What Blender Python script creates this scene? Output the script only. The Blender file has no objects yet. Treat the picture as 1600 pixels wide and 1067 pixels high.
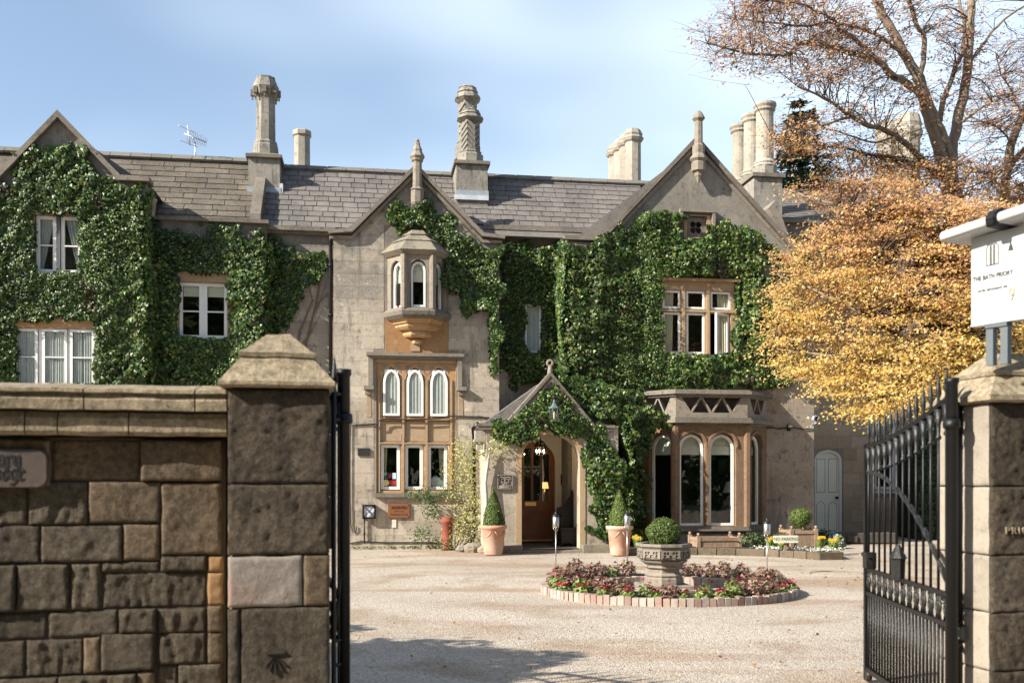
import bpy, bmesh, math, random
import numpy as np
from mathutils import Vector, Matrix, noise
from mathutils.geometry import tessellate_polygon

scene = bpy.context.scene
rng = random.Random(11)
nrng = np.random.default_rng(5)
R = math.radians

# ------------------------------------------------------------------ camera
F, CX, HY, EYE = 1555.6, 800.0, 750.0, 1.65      # focal length in photo pixels, principal column, horizon row, eye height
cam_d = bpy.data.cameras.new('camera')
cam = bpy.data.objects.new('camera', cam_d)
scene.collection.objects.link(cam)
cam.location = (0, 0, EYE)
cam.rotation_euler = (R(90), 0, 0)
cam_d.lens = 35.0
cam_d.sensor_width = 36.0
cam_d.shift_y = (HY - 533.5) / 1600.0
cam_d.clip_start = 0.05
cam_d.clip_end = 4000
cam_d.dof.use_dof = True
cam_d.dof.focus_distance = 23.0
cam_d.dof.aperture_fstop = 2.6
scene.camera = cam

# ------------------------------------------------------------------ sky and sun
SUN_EL, SUN_TH = 32.0, 28.0     # elevation; heading of the light, degrees from +X towards +Y
world = bpy.data.worlds.new('World')
scene.world = world
world.use_nodes = True
wn = world.node_tree
wn.nodes.clear()
w_out = wn.nodes.new('ShaderNodeOutputWorld')
w_bg = wn.nodes.new('ShaderNodeBackground')
w_sky = wn.nodes.new('ShaderNodeTexSky')
w_sky.sky_type = 'NISHITA'
w_sky.sun_disc = False
w_sky.sun_elevation = R(SUN_EL)
sun_dir = Vector((math.cos(R(SUN_TH)) * math.cos(R(SUN_EL)), math.sin(R(SUN_TH)) * math.cos(R(SUN_EL)), -math.sin(R(SUN_EL))))
w_sky.sun_rotation = math.atan2(-sun_dir.x, -sun_dir.y)
w_sky.air_density = 1.0
w_sky.dust_density = 1.0
w_sky.ozone_density = 1.1
w_bg.inputs['Strength'].default_value = 0.093
# thin drifting cloud over the whole sky
w_tc = wn.nodes.new('ShaderNodeTexCoord')
w_map = wn.nodes.new('ShaderNodeMapping')
w_map.inputs['Location'].default_value = (5.2, 1.4, 2.7)
w_map.inputs['Scale'].default_value = (1.3, 1.3, 3.0)
w_no = wn.nodes.new('ShaderNodeTexNoise')
w_no.inputs['Scale'].default_value = 1.0
w_no.inputs['Detail'].default_value = 3.0
w_no.inputs['Roughness'].default_value = 0.45
w_rmp = wn.nodes.new('ShaderNodeMapRange')
w_rmp.inputs['From Min'].default_value = 0.45
w_rmp.inputs['From Max'].default_value = 0.80
w_rmp.inputs['To Max'].default_value = 0.62
w_rmp.inputs['To Min'].default_value = 0.06
w_rmp.interpolation_type = 'SMOOTHSTEP'
w_mix = wn.nodes.new('ShaderNodeMixRGB')
w_mix.inputs['Color2'].default_value = (7.9, 8.9, 9.4, 1)
wn.links.new(w_tc.outputs['Generated'], w_map.inputs['Vector'])
wn.links.new(w_map.outputs['Vector'], w_no.inputs['Vector'])
wn.links.new(w_no.outputs['Fac'], w_rmp.inputs['Value'])
wn.links.new(w_rmp.outputs['Result'], w_mix.inputs['Fac'])
wn.links.new(w_sky.outputs['Color'], w_mix.inputs['Color1'])
wn.links.new(w_mix.outputs['Color'], w_bg.inputs['Color'])
wn.links.new(w_bg.outputs['Background'], w_out.inputs['Surface'])

sun_l = bpy.data.lights.new('sun', 'SUN')
sun_l.energy = 5.0
sun_l.angle = R(0.5)
sun_l.color = (1.0, 0.94, 0.84)
sun_o = bpy.data.objects.new('sun', sun_l)
scene.collection.objects.link(sun_o)
sun_o.rotation_euler = sun_dir.to_track_quat('-Z', 'Y').to_euler()

scene.view_settings.view_transform = 'Standard'
scene.view_settings.look = 'None'
scene.view_settings.exposure = 1.16
scene.view_settings.gamma = 1.0
scene.view_settings.use_curve_mapping = False
scene.render.engine = 'CYCLES'
scene.cycles.use_denoising = True
scene.cycles.max_bounces = 7
scene.cycles.transparent_max_bounces = 12

# ------------------------------------------------------------------ frames: photo pixel -> place on a real plane
class Frame:
    """A vertical-wall frame: s along the wall (to the right), n away from the viewer, z up."""
    def __init__(self, ox, oy, deg):
        self.ox, self.oy, self.a = ox, oy, R(deg)
        self.c, self.si = math.cos(self.a), math.sin(self.a)
    def s(self, px, n=0.0):
        u = (px - CX) / F
        return (self.ox - n * self.si - (self.oy + n * self.c) * u) / (self.si * u - self.c)
    def depth(self, s, n=0.0):
        return self.oy + s * self.si + n * self.c
    def z(self, px, py, n=0.0):
        return EYE + (HY - py) / F * self.depth(self.s(px, n), n)
    def sz(self, px, py, n=0.0):
        return (self.s(px, n), self.z(px, py, n))
    def pts(self, lst, n=0.0):
        return [self.sz(x, y, n) for x, y in lst]
    def world(self, s, n, z):
        return Vector((self.ox + s * self.c - n * self.si, self.oy + s * self.si + n * self.c, z))

def W(px, py, depth):
    return Vector(((px - CX) / F * depth, depth, EYE + (HY - py) / F * depth))
def G0(px, py):
    """ground point seen at a pixel"""
    d = EYE * F / (py - HY)
    return Vector(((px - CX) / F * d, d, 0.0))

HF = Frame(-2.334, 24.2, 8.5)       # the house
GF = Frame(-0.98, 5.4, 11.5)        # the gateway

# ------------------------------------------------------------------ object helpers
COL = scene.collection
def empty(name, loc=(0, 0, 0), rz=0.0, parent=None):
    o = bpy.data.objects.new(name, None)
    o.empty_display_size = 0.2
    COL.objects.link(o)
    o.location = loc
    o.rotation_euler = (0, 0, rz)
    if parent: o.parent = parent
    return o
def tag(o, label=None, cat=None, group=None, kind=None):
    if label: o['label'] = label
    if cat: o['category'] = cat
    if group: o['group'] = group
    if kind: o['kind'] = kind
    return o
def copy_tree(o, parent=None):
    c = o.copy(); COL.objects.link(c)
    c.parent = parent
    for ch in o.children: copy_tree(ch, c)
    return c

class MB:
    """collects geometry for ONE mesh object"""
    def __init__(self):
        self.v, self.f, self.sm = [], [], []
        self.M = None
    def at(self, M): self.M = M; return self
    def vert(self, x, y, z):
        p = Vector((x, y, z))
        if self.M is not None: p = self.M @ p
        self.v.append((p.x, p.y, p.z)); return len(self.v) - 1
    def face(self, idx, smooth=False):
        self.f.append(tuple(idx)); self.sm.append(smooth)
    def box(self, x0, x1, y0, y1, z0, z1):
        if x0 > x1: x0, x1 = x1, x0
        if y0 > y1: y0, y1 = y1, y0
        if z0 > z1: z0, z1 = z1, z0
        b = [self.vert(x, y, z) for z in (z0, z1) for y in (y0, y1) for x in (x0, x1)]
        for q in ((0, 2, 3, 1), (4, 5, 7, 6), (0, 1, 5, 4), (2, 6, 7, 3), (0, 4, 6, 2), (1, 3, 7, 5)):
            self.face([b[i] for i in q])
        return self
    def plate(self, outer, holes, n0, n1, back=True):
        """(s,z) polygon with holes, thick from n0 (front) to n1"""
        loops = [outer] + list(holes)
        tri = tessellate_polygon([[Vector((p[0], p[1], 0)) for p in l] for l in loops])
        flat = [p for l in loops for p in l]
        fr = [self.vert(p[0], n0, p[1]) for p in flat]
        bk = [self.vert(p[0], n1, p[1]) for p in flat]
        def area(t):
            a, b, c = (flat[i] for i in t)
            return (b[0]-a[0])*(c[1]-a[1]) - (c[0]-a[0])*(b[1]-a[1])
        for t in tri:
            t = tuple(t) if area(t) > 0 else (t[0], t[2], t[1])
            self.face([fr[i] for i in t])
            if back: self.face([bk[i] for i in reversed(t)])
        off = 0
        for k, l in enumerate(loops):
            m = len(l)
            ar = sum(l[i][0]*l[(i+1) % m][1] - l[(i+1) % m][0]*l[i][1] for i in range(m))
            ccw = ar > 0
            if k > 0: ccw = not ccw
            for i in range(m):
                a, b = off + i, off + (i + 1) % m
                q = [fr[a], bk[a], bk[b], fr[b]]
                self.face(q if ccw else q[::-1])
            off += m
        return self
    def slab(self, plan, z0, z1):
        """horizontal polygon (x,y) extruded in z"""
        m = len(plan)
        ar = sum(plan[i][0]*plan[(i+1) % m][1] - plan[(i+1) % m][0]*plan[i][1] for i in range(m))
        if ar < 0: plan = plan[::-1]
        lo = [self.vert(p[0], p[1], z0) for p in plan]
        hi = [self.vert(p[0], p[1], z1) for p in plan]
        self.face(hi); self.face(lo[::-1])
        for i in range(m):
            j = (i + 1) % m
            self.face([lo[i], lo[j], hi[j], hi[i]])
        return self
    def loft(self, rings, cap=True, smooth=False, closed=True):
        """rings: list of equal length point lists"""
        ids = [[self.vert(*p) for p in r] for r in rings]
        m = len(ids[0])
        for a, b in zip(ids[:-1], ids[1:]):
            for i in range(m if closed else m - 1):
                j = (i + 1) % m
                self.face([a[i], a[j], b[j], b[i]], smooth)
        if cap:
            self.face(ids[0][::-1]); self.face(ids[-1])
        return self
    def lathe(self, prof, cx=0, cy=0, seg=16, smooth=True, rot=0.0, sq=1.0, cap=True):
        """profile of (radius, z)"""
        rings = [[(cx + r*math.cos(rot + 2*math.pi*i/seg), cy + sq*r*math.sin(rot + 2*math.pi*i/seg), z) for i in range(seg)] for r, z in prof]
        return self.loft(rings, cap=cap, smooth=smooth)
    def tube(self, pts, r, seg=6, smooth=True, cap=True):
        pts = [Vector(p) for p in pts]
        if not isinstance(r, (list, tuple)): r = [r] * len(pts)
        rings = []
        prev = None
        for i, p in enumerate(pts):
            d = (pts[min(i+1, len(pts)-1)] - pts[max(i-1, 0)])
            if d.length < 1e-9: d = Vector((0, 0, 1))
            d.normalize()
            if prev is None:
                a = d.orthogonal().normalized()
            else:
                a = prev - d * prev.dot(d)
                if a.length < 1e-6: a = d.orthogonal()
                a.normalize()
            prev = a
            b = d.cross(a)
            rings.append([tuple(p + (a*math.cos(2*math.pi*k/seg) + b*math.sin(2*math.pi*k/seg))*r[i]) for k in range(seg)])
        return self.loft(rings, cap=cap, smooth=smooth)
    def grid(self, fn, nu, nv, smooth=True):
        ids = [[self.vert(*fn(i/nu, j/nv)) for i in range(nu+1)] for j in range(nv+1)]
        for j in range(nv):
            for i in range(nu):
                self.face([ids[j][i], ids[j][i+1], ids[j+1][i+1], ids[j+1][i]], smooth)
        return self
    def mesh(self, name, mat=None):
        me = bpy.data.meshes.new(name)
        me.from_pydata(self.v, [], self.f)
        me.polygons.foreach_set('use_smooth', self.sm)
        if mat: me.materials.append(mat)
        me.update()
        return me
    def build(self, name, mat, parent=None, loc=None, bevel=0.0):
        me = self.mesh(name, mat)
        if bevel > 0:
            bm = bmesh.new(); bm.from_mesh(me)
            es = [e for e in bm.edges if len(e.link_faces) == 2 and e.calc_face_angle(0) > 0.5]
            bmesh.ops.bevel(bm, geom=es, offset=bevel, segments=1, profile=0.5, affect='EDGES')
            bm.to_mesh(me); bm.free()
        o = bpy.data.objects.new(name, me)
        COL.objects.link(o)
        if parent: o.parent = parent
        if loc: o.location = loc
        return o

def link(name, me, parent=None, loc=(0, 0, 0), rot=(0, 0, 0), scale=(1, 1, 1)):
    o = bpy.data.objects.new(name, me); COL.objects.link(o)
    if parent: o.parent = parent
    o.location = loc; o.rotation_euler = rot; o.scale = scale
    return o

def face_matrix(a, b):
    """wall face running from plan point a to b: local x along it, y inward, z up"""
    d = Vector((b[0]-a[0], b[1]-a[1], 0)); L = d.length; d.normalize()
    M = Matrix(((d.x, -d.y, 0, a[0]), (d.y, d.x, 0, a[1]), (0, 0, 1, 0), (0, 0, 0, 1)))
    return M, L

def arch(s0, s1, zb, zt, ah, k=7):
    """outline of an opening with a four-centred arch, ah = rise of the arch"""
    zs = zt - ah; w = (s1 - s0) / 2; c = (s0 + s1) / 2
    pts = [(s0, zb), (s1, zb)]
    def h(x):
        q = min(x / 0.55, 1.0)
        return 0.70 * math.sqrt(max(0.0, 1 - (1 - q)**2)) + 0.30 * x
    xs = [0.0, .02, .07, .15, .26, .42, .62, .82, 1.0]
    for x in xs: pts.append((s1 - x*w, zs + ah*h(x)))
    for x in reversed(xs[:-1]): pts.append((s0 + x*w, zs + ah*h(x)))
    return pts
def rect(s0, s1, z0, z1):
    return [(s0, z0), (s1, z0), (s1, z1), (s0, z1)]
def ribbon(mb, line, t, n0, n1):
    """a coping that follows an open (s,z) polyline, thickness t above it"""
    L = [Vector((p[0], p[1])) for p in line]
    up = []
    for i, p in enumerate(L):
        a = (L[i] - L[i-1]).normalized() if i > 0 else (L[1] - L[0]).normalized()
        b = (L[i+1] - L[i]).normalized() if i < len(L)-1 else a
        na, nb = Vector((-a.y, a.x)), Vector((-b.y, b.x))
        m = (na + nb); m.normalize()
        up.append(p + m * (t / max(0.35, m.dot(na))))
    for i in range(len(L)-1):
        mb.plate([tuple(L[i]), tuple(L[i+1]), tuple(up[i+1]), tuple(up[i])], [], n0, n1)
    return mb

def pip(x, y, poly):
    """vectorised point in polygon"""
    x = np.asarray(x); y = np.asarray(y)
    ins = np.zeros(x.shape, bool)
    m = len(poly)
    for i in range(m):
        x0, y0 = poly[i]; x1, y1 = poly[(i+1) % m]
        c = ((y0 > y) != (y1 > y))
        with np.errstate(divide='ignore', invalid='ignore'):
            xi = (x1 - x0) * (y - y0) / ((y1 - y0) if y1 != y0 else 1e-12) + x0
        ins ^= c & (x < xi)
    return ins

# leaf templates: x across, y towards the tip, z out of the leaf
IVY_V = np.array([(0, -.42, 0), (.30, -.50, .02), (.52, -.12, -.06), (.24, .02, .05), (0, .58, -.10), (-.24, .02, .05), (-.52, -.12, -.06), (-.30, -.50, .02), (0, -.05, .07)])
IVY_T = [(8, 0, 1), (8, 1, 2), (8, 2, 3), (8, 3, 4), (8, 4, 5), (8, 5, 6), (8, 6, 7), (8, 7, 0)]
OVAL_V = np.array([(0, -.5, 0), (.30, -.05, .08), (0, .5, -.04), (-.30, -.05, .08)])
OVAL_T = [(0, 1, 2), (0, 2, 3)]
STAR_V = np.array([(0, -.35, 0), (.5, -.1, .06), (.16, .12, 0), (0, .6, -.08), (-.16, .12, 0), (-.5, -.1, .06)])
STAR_T = [(0, 1, 2), (0, 2, 3), (0, 3, 4), (0, 4, 5)]
BLADE_V = np.array([(-.06, 0, 0), (.06, 0, 0), (.05, .6, .06), (-.05, .6, .06), (0, 1.0, .22)])
BLADE_T = [(0, 1, 2), (0, 2, 3), (3, 2, 4)]

def leaves(name, pts, nrm, tip, size, col, mat, parent=None, tv=IVY_V, tt=IVY_T, me_only=False):
    pts = np.asarray(pts, float); nrm = np.asarray(nrm, float); tip = np.asarray(tip, float)
    N = len(pts)
    nrm = nrm / np.maximum(1e-9, np.linalg.norm(nrm, axis=1, keepdims=True))
    tip = tip - nrm * np.sum(tip * nrm, axis=1, keepdims=True)
    tip = tip / np.maximum(1e-9, np.linalg.norm(tip, axis=1, keepdims=True))
    sd = np.cross(tip, nrm)
    size = np.broadcast_to(np.asarray(size, float), (N,))
    k = len(tv)
    v = (pts[:, None, :] + size[:, None, None] * (tv[None, :, 0:1] * sd[:, None, :] + tv[None, :, 1:2] * tip[:, None, :] + tv[None, :, 2:3] * nrm[:, None, :])).reshape(-1, 3)
    t = np.asarray(tt)
    f = (t[None] + (np.arange(N) * k)[:, None, None]).reshape(-1)
    nt = N * len(tt)
    me = bpy.data.meshes.new(name)
    me.vertices.add(len(v)); me.vertices.foreach_set('co', v.astype(np.float32).ravel())
    me.loops.add(nt * 3); me.loops.foreach_set('vertex_index', f.astype(np.int32))
    me.polygons.add(nt)
    me.polygons.foreach_set('loop_start', np.arange(0, nt * 3, 3, dtype=np.int32))
    me.polygons.foreach_set('loop_total', np.full(nt, 3, dtype=np.int32))
    me.update(calc_edges=True)
    ca = me.color_attributes.new('leaf', 'FLOAT_COLOR', 'POINT')
    c4 = np.ones((N, 4)); c4[:, :3] = np.clip(col, 0, 1)
    ca.data.foreach_set('color', np.repeat(c4, k, axis=0).astype(np.float32).ravel())
    me.materials.append(mat)
    if me_only: return me
    o = bpy.data.objects.new(name, me); COL.objects.link(o)
    if parent: o.parent = parent
    return o

def text_mesh(body, size, name, mat, parent, loc, rot=(R(90), 0, 0), ext=0.002, align='CENTER', sx=1.0, space=1.0, bold=0.0):
    cu = bpy.data.curves.new(name, 'FONT')
    cu.body = body; cu.size = size; cu.extrude = ext; cu.align_x = align; cu.align_y = 'CENTER'; cu.space_character = space
    cu.resolution_u = 3; cu.offset = bold
    tmp = bpy.data.objects.new(name + '_c', cu)
    COL.objects.link(tmp)
    dg = bpy.context.evaluated_depsgraph_get()
    me = bpy.data.meshes.new_from_object(tmp.evaluated_get(dg))
    bpy.data.objects.remove(tmp)
    me.materials.clear(); me.materials.append(mat)
    o = bpy.data.objects.new(name, me); COL.objects.link(o)
    if parent: o.parent = parent
    o.location = loc; o.rotation_euler = rot; o.scale = (sx, 1, 1)
    return o

# ------------------------------------------------------------------ materials
def nodes(name):
    m = bpy.data.materials.new(name); m.use_nodes = True
    nt = m.node_tree
    return m, nt, nt.nodes['Principled BSDF']
def nd(nt, t, **kw):
    n = nt.nodes.new(t)
    for k, v in kw.items():
        if k in n.inputs: n.inputs[k].default_value = v
        else: setattr(n, k, v)
    return n
def mixc(nt, fac, a, b, mode='MIX'):
    n = nt.nodes.new('ShaderNodeMixRGB'); n.blend_type = mode
    for key, val in (('Fac', fac), ('Color1', a), ('Color2', b)):
        if hasattr(val, 'links') or hasattr(val, 'is_linked'): nt.links.new(val, n.inputs[key])
        elif isinstance(val, (int, float)): n.inputs[key].default_value = val if key == 'Fac' else (val, val, val, 1)
        else: n.inputs[key].default_value = (*val[:3], 1)
    return n.outputs['Color']
def ramp(nt, val, lo, hi, to0=0.0, to1=1.0, smooth=True):
    n = nt.nodes.new('ShaderNodeMapRange')
    n.inputs['From Min'].default_value = lo; n.inputs['From Max'].default_value = hi
    n.inputs['To Min'].default_value = to0; n.inputs['To Max'].default_value = to1
    if smooth: n.interpolation_type = 'SMOOTHSTEP'
    nt.links.new(val, n.inputs['Value'])
    return n.outputs['Result']
def mth(nt, op, a, b=None):
    n = nt.nodes.new('ShaderNodeMath'); n.operation = op
    for i, v in enumerate((a, b)):
        if v is None: continue
        if isinstance(v, (int, float)): n.inputs[i].default_value = v
        else: nt.links.new(v, n.inputs[i])
    return n.outputs[0]
def position(nt, scale=(1, 1, 1), rz=0.0, off=(0, 0, 0)):
    g = nt.nodes.new('ShaderNodeNewGeometry')
    mp = nt.nodes.new('ShaderNodeMapping')
    mp.inputs['Scale'].default_value = scale
    mp.inputs['Rotation'].default_value = (0, 0, rz)
    mp.inputs['Location'].default_value = off
    nt.links.new(g.outputs['Position'], mp.inputs['Vector'])
    return mp.outputs['Vector'], g
def noise_t(nt, vec, scale, detail=4.0, rough=0.55, dist=0.0):
    n = nt.nodes.new('ShaderNodeTexNoise')
    n.inputs['Scale'].default_value = scale; n.inputs['Detail'].default_value = detail
    n.inputs['Roughness'].default_value = rough; n.inputs['Distortion'].default_value = dist
    nt.links.new(vec, n.inputs['Vector'])
    return n.outputs['Fac']
def bump(nt, bsdf, hgt, strength, dist=0.02):
    b = nt.nodes.new('ShaderNodeBump')
    b.inputs['Strength'].default_value = strength; b.inputs['Distance'].default_value = dist
    nt.links.new(hgt, b.inputs['Height'])
    nt.links.new(b.outputs['Normal'], bsdf.inputs['Normal'])

def stone(name, c1, c2, dark=(.10, .09, .075), dark_amt=0.5, scale=1.0, bump_s=0.5, grey=None, rnd=0.12, streak=0.0, ochre=None, tool=0.0, crisp=0.0, bdist=0.02, off=(0, 0, 0), lichen=0.0, desat=0.94):
    """weathered limestone; grey=(z0,z1,colour) adds grey lichen that thickens with height, streak = vertical run-off stains"""
    def ds(c):      # the whole house is greyer than fresh limestone
        l = .3*c[0] + .6*c[1] + .1*c[2]
        return tuple(l + (x - l)*desat for x in c)
    c1, c2, dark = ds(c1), ds(c2), ds(dark)
    m, nt, b = nodes(name)
    vec, g = position(nt, off=off)
    big = noise_t(nt, vec, 0.55*scale, 5, 0.6)
    col = mixc(nt, ramp(nt, big, 0.35, 0.65), c1, c2)
    if ochre:
        oc = noise_t(nt, vec, 0.9*scale, 3, 0.5, 0.4)
        col = mixc(nt, ramp(nt, oc, 0.5, 0.72, 0, 0.85), col, ochre)
    mid = noise_t(nt, vec, 4.5*scale, 8, 0.68)
    if grey:
        sep = nt.nodes.new('ShaderNodeSeparateXYZ'); nt.links.new(g.outputs['Position'], sep.inputs[0])
        gz = ramp(nt, sep.outputs['Z'], grey[0], grey[1])
        gf = mth(nt, 'MULTIPLY', gz, ramp(nt, noise_t(nt, vec, 1.1*scale, 7, 0.65), 0.30, 0.62))
        col = mixc(nt, gf, col, grey[2])
    fac = ramp(nt, mid, 0.50, 0.78, 0, dark_amt)
    col = mixc(nt, fac, col, dark)
    spk = noise_t(nt, vec, 11*scale, 7, 0.75)
    col = mixc(nt, ramp(nt, spk, 0.55, 0.66, 0, .65*dark_amt), col, dark)
    vec2, _ = position(nt, off=(7.3, 2.1, 4.4))
    pls = noise_t(nt, vec2, 7*scale, 7, 0.72)
    col = mixc(nt, ramp(nt, pls, 0.57, 0.68, 0, .55), col, tuple(min(.7, x*1.45) for x in c2))
    if streak > 0:
        sv, _ = position(nt, (3.0, 3.0, 0.35))
        st = noise_t(nt, sv, 1.6*scale, 6, 0.6)
        col = mixc(nt, ramp(nt, st, 0.52, 0.75, 0, streak), col, dark)
    if lichen > 0:
        lf = noise_t(nt, vec, 3.2, 6, 0.7)
        col = mixc(nt, ramp(nt, lf, 0.58, 0.68, 0, lichen), col, (.26, .17, .035))
    if crisp > 0:
        grit = noise_t(nt, vec, 26, 6, 0.75)
        col = mixc(nt, .9, col, ramp_rgb(nt, grit, .32, .68, .45, 1.6), 'MULTIPLY')
    fine = noise_t(nt, vec, 38*scale, 4, 0.7)
    col = mixc(nt, 0.55, col, ramp_rgb(nt, fine, 0.3, 0.7, 0.72, 1.22), 'MULTIPLY')
    if rnd > 0:
        oi = nt.nodes.new('ShaderNodeObjectInfo')
        col = mixc(nt, 1.0, col, ramp_rgb(nt, oi.outputs['Random'], 0, 1, 1 - rnd, 1 + rnd), 'MULTIPLY')
    nt.links.new(col, b.inputs['Base Color'])
    b.inputs['Roughness'].default_value = 0.92
    b.inputs['Specular IOR Level'].default_value = 0.2
    h = mth(nt, 'ADD', mth(nt, 'MULTIPLY', mid, 0.7), mth(nt, 'MULTIPLY', fine, 0.35))
    if crisp > 0: h = mth(nt, 'ADD', h, mth(nt, 'MULTIPLY', spk, crisp))
    if tool > 0:
        tv, _ = position(nt, (26, 26, 2.4), off=off)
        tn = noise_t(nt, tv, 1.0, 3, 0.5, 0.3)
        h = mth(nt, 'ADD', h, mth(nt, 'MULTIPLY', tn, tool))
    bump(nt, b, h, bump_s, bdist)
    return m
def ramp_rgb(nt, val, lo, hi, a, b):
    r = ramp(nt, val, lo, hi, a, b, smooth=False)
    c = nt.nodes.new('ShaderNodeCombineXYZ')
    for i in range(3): nt.links.new(r, c.inputs[i])
    return c.outputs[0]

def plain(name, col, rough=0.6, metal=0.0, var=0.12, scale=8.0, bump_s=0.15, spec=0.4, coat=0.0, rnd=0.0):
    m, nt, b = nodes(name)
    vec, g = position(nt)
    n1 = noise_t(nt, vec, scale, 6, 0.65)
    c = mixc(nt, 1.0, col, ramp_rgb(nt, n1, 0.25, 0.75, 1 - var, 1 + var), 'MULTIPLY')
    if rnd > 0:
        oi = nt.nodes.new('ShaderNodeObjectInfo')
        c = mixc(nt, 1.0, c, ramp_rgb(nt, oi.outputs['Random'], 0, 1, 1 - rnd, 1 + rnd), 'MULTIPLY')
    nt.links.new(c, b.inputs['Base Color'])
    b.inputs['Roughness'].default_value = rough
    b.inputs['Metallic'].default_value = metal
    b.inputs['Specular IOR Level'].default_value = spec
    b.inputs['Coat Weight'].default_value = coat
    if bump_s > 0: bump(nt, b, noise_t(nt, vec, scale * 5, 5, 0.6), bump_s, 0.01)
    return m
def leafmat(name, rough=0.45, spec=0.5, trans=0.25, tint=(1, 1, 1)):
    m, nt, b = nodes(name)
    a = nt.nodes.new('ShaderNodeVertexColor'); a.layer_name = 'leaf'
    nt.links.new(a.outputs['Color'], b.inputs['Base Color'])
    b.inputs['Roughness'].default_value = rough
    b.inputs['Specular IOR Level'].default_value = spec
    tr = nt.nodes.new('ShaderNodeBsdfTranslucent')
    nt.links.new(mixc(nt, 1.0, a.outputs['Color'], tint, 'MULTIPLY'), tr.inputs['Color'])
    mx = nt.nodes.new('ShaderNodeMixShader'); mx.inputs[0].default_value = trans
    nt.links.new(b.outputs[0], mx.inputs[1]); nt.links.new(tr.outputs[0], mx.inputs[2])
    nt.links.new(mx.outputs[0], nt.nodes['Material Output'].inputs['Surface'])
    return m
def glassmat(name, tint=(.86, .90, .88), rough=0.015, wob=0.05):
    m, nt, b = nodes(name)
    nt.nodes.remove(b)
    t = nt.nodes.new('ShaderNodeBsdfTransparent'); t.inputs['Color'].default_value = (*tint, 1)
    gl = nt.nodes.new('ShaderNodeBsdfGlossy'); gl.inputs['Roughness'].default_value = rough
    vec, _ = position(nt)
    bp = nt.nodes.new('ShaderNodeBump'); bp.inputs['Strength'].default_value = wob; bp.inputs['Distance'].default_value = 0.05
    nt.links.new(noise_t(nt, vec, 2.5, 2, 0.5), bp.inputs['Height'])
    nt.links.new(bp.outputs[0], gl.inputs['Normal'])
    lw = nt.nodes.new('ShaderNodeLayerWeight'); lw.inputs['Blend'].default_value = 0.5
    fr = mth(nt, 'ADD', mth(nt, 'MULTIPLY', mth(nt, 'POWER', lw.outputs['Facing'], 4.0), .9), .085)
    mx = nt.nodes.new('ShaderNodeMixShader')
    nt.links.new(fr, mx.inputs[0]); nt.links.new(t.outputs[0], mx.inputs[1]); nt.links.new(gl.outputs[0], mx.inputs[2])
    nt.links.new(mx.outputs[0], nt.nodes['Material Output'].inputs['Surface'])
    return m
def glow(name, col, strength):
    m, nt, b = nodes(name)
    b.inputs['Base Color'].default_value = (*col, 1)
    b.inputs['Emission Color'].default_value = (*col, 1)
    b.inputs['Emission Strength'].default_value = strength
    return m

M = {}
M['wall'] = stone('ashlar_stone', (.38, .32, .245), (.48, .415, .33), dark=(.085, .074, .06), dark_amt=.85, grey=(3.6, 8.0, (.17, .158, .14)), streak=.65, bump_s=.5, rnd=.12, scale=1.2)
M['joint'] = stone('mortar_backing', (.24, .20, .155), (.30, .25, .195), dark=(.08, .07, .058), dark_amt=.7, grey=(3.6, 8.0, (.13, .12, .105)), bump_s=.4, rnd=0, scale=1.2)
M['gable'] = stone('grey_gable_stone', (.285, .255, .21), (.20, .183, .155), dark=(.055, .052, .045), dark_amt=.85, streak=.35, bump_s=.5, rnd=.05)
M['stainwall'] = stone('stained_ashlar', (.265, .215, .165), (.34, .285, .225), dark=(.085, .07, .055), dark_amt=.95, streak=.6, bump_s=.5, rnd=.08, scale=1.0, ochre=(.30, .22, .145))
M['wing'] = stone('wing_stone', (.42, .33, .225), (.48, .385, .265), dark=(.14, .11, .08), dark_amt=.4, bump_s=.35, rnd=.16)
M['ochre'] = stone('ochre_stone', (.42, .235, .105), (.42, .275, .15), dark=(.13, .08, .042), dark_amt=.6, bump_s=.3, rnd=.05, streak=.25)
M['ochre2'] = stone('pale_ochre_stone', (.36, .265, .17), (.37, .25, .14), dark=(.15, .105, .065), dark_amt=.6, bump_s=.3, rnd=.05)
M['stained'] = stone('iron_stained_stone', (.33, .165, .065), (.33, .20, .095), dark=(.11, .065, .035), dark_amt=.7, bump_s=.3, rnd=.0, streak=.3)
M['baystone'] = stone('bay_stone', (.225, .135, .072), (.19, .122, .078), dark=(.055, .038, .026), dark_amt=.75, bump_s=.35, rnd=.05, streak=.3)
M['cope'] = stone('coping_stone', (.145, .125, .10), (.21, .18, .145), dark=(.03, .028, .025), dark_amt=.85, bump_s=.5, rnd=.1, scale=1.6)
M['trim'] = stone('carved_trim_stone', (.26, .22, .17), (.21, .18, .145), dark=(.05, .046, .04), dark_amt=.85, bump_s=.5, rnd=.06, scale=1.6)
M['mossroof'] = stone('mossy_stone_roof', (.25, .215, .16), (.17, .15, .12), dark=(.04, .037, .03), dark_amt=.9, bump_s=.6, rnd=.06, scale=1.8, lichen=.9)
M['chim'] = stone('chimney_stone', (.29, .265, .22), (.20, .183, .155), dark=(.045, .042, .038), dark_amt=.95, bump_s=.7, rnd=.05, scale=2.0, streak=.75)
M['chimpale'] = stone('pale_chimney_stone', (.36, .32, .26), (.27, .24, .195), dark=(.09, .08, .066), dark_amt=.8, bump_s=.4, rnd=.05, streak=.45, scale=1.5)
M['slate'] = stone('roof_slate', (.135, .122, .113), (.175, .156, .14), dark=(.05, .047, .045), dark_amt=.75, bump_s=.4, rnd=.13, scale=1.6, streak=.3)
M['tile'] = stone('stone_roof_tile', (.115, .098, .078), (.165, .142, .112), dark=(.025, .022, .018), dark_amt=.9, bump_s=1.0, rnd=.14, scale=2.2, bdist=.04, lichen=.35)
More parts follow.
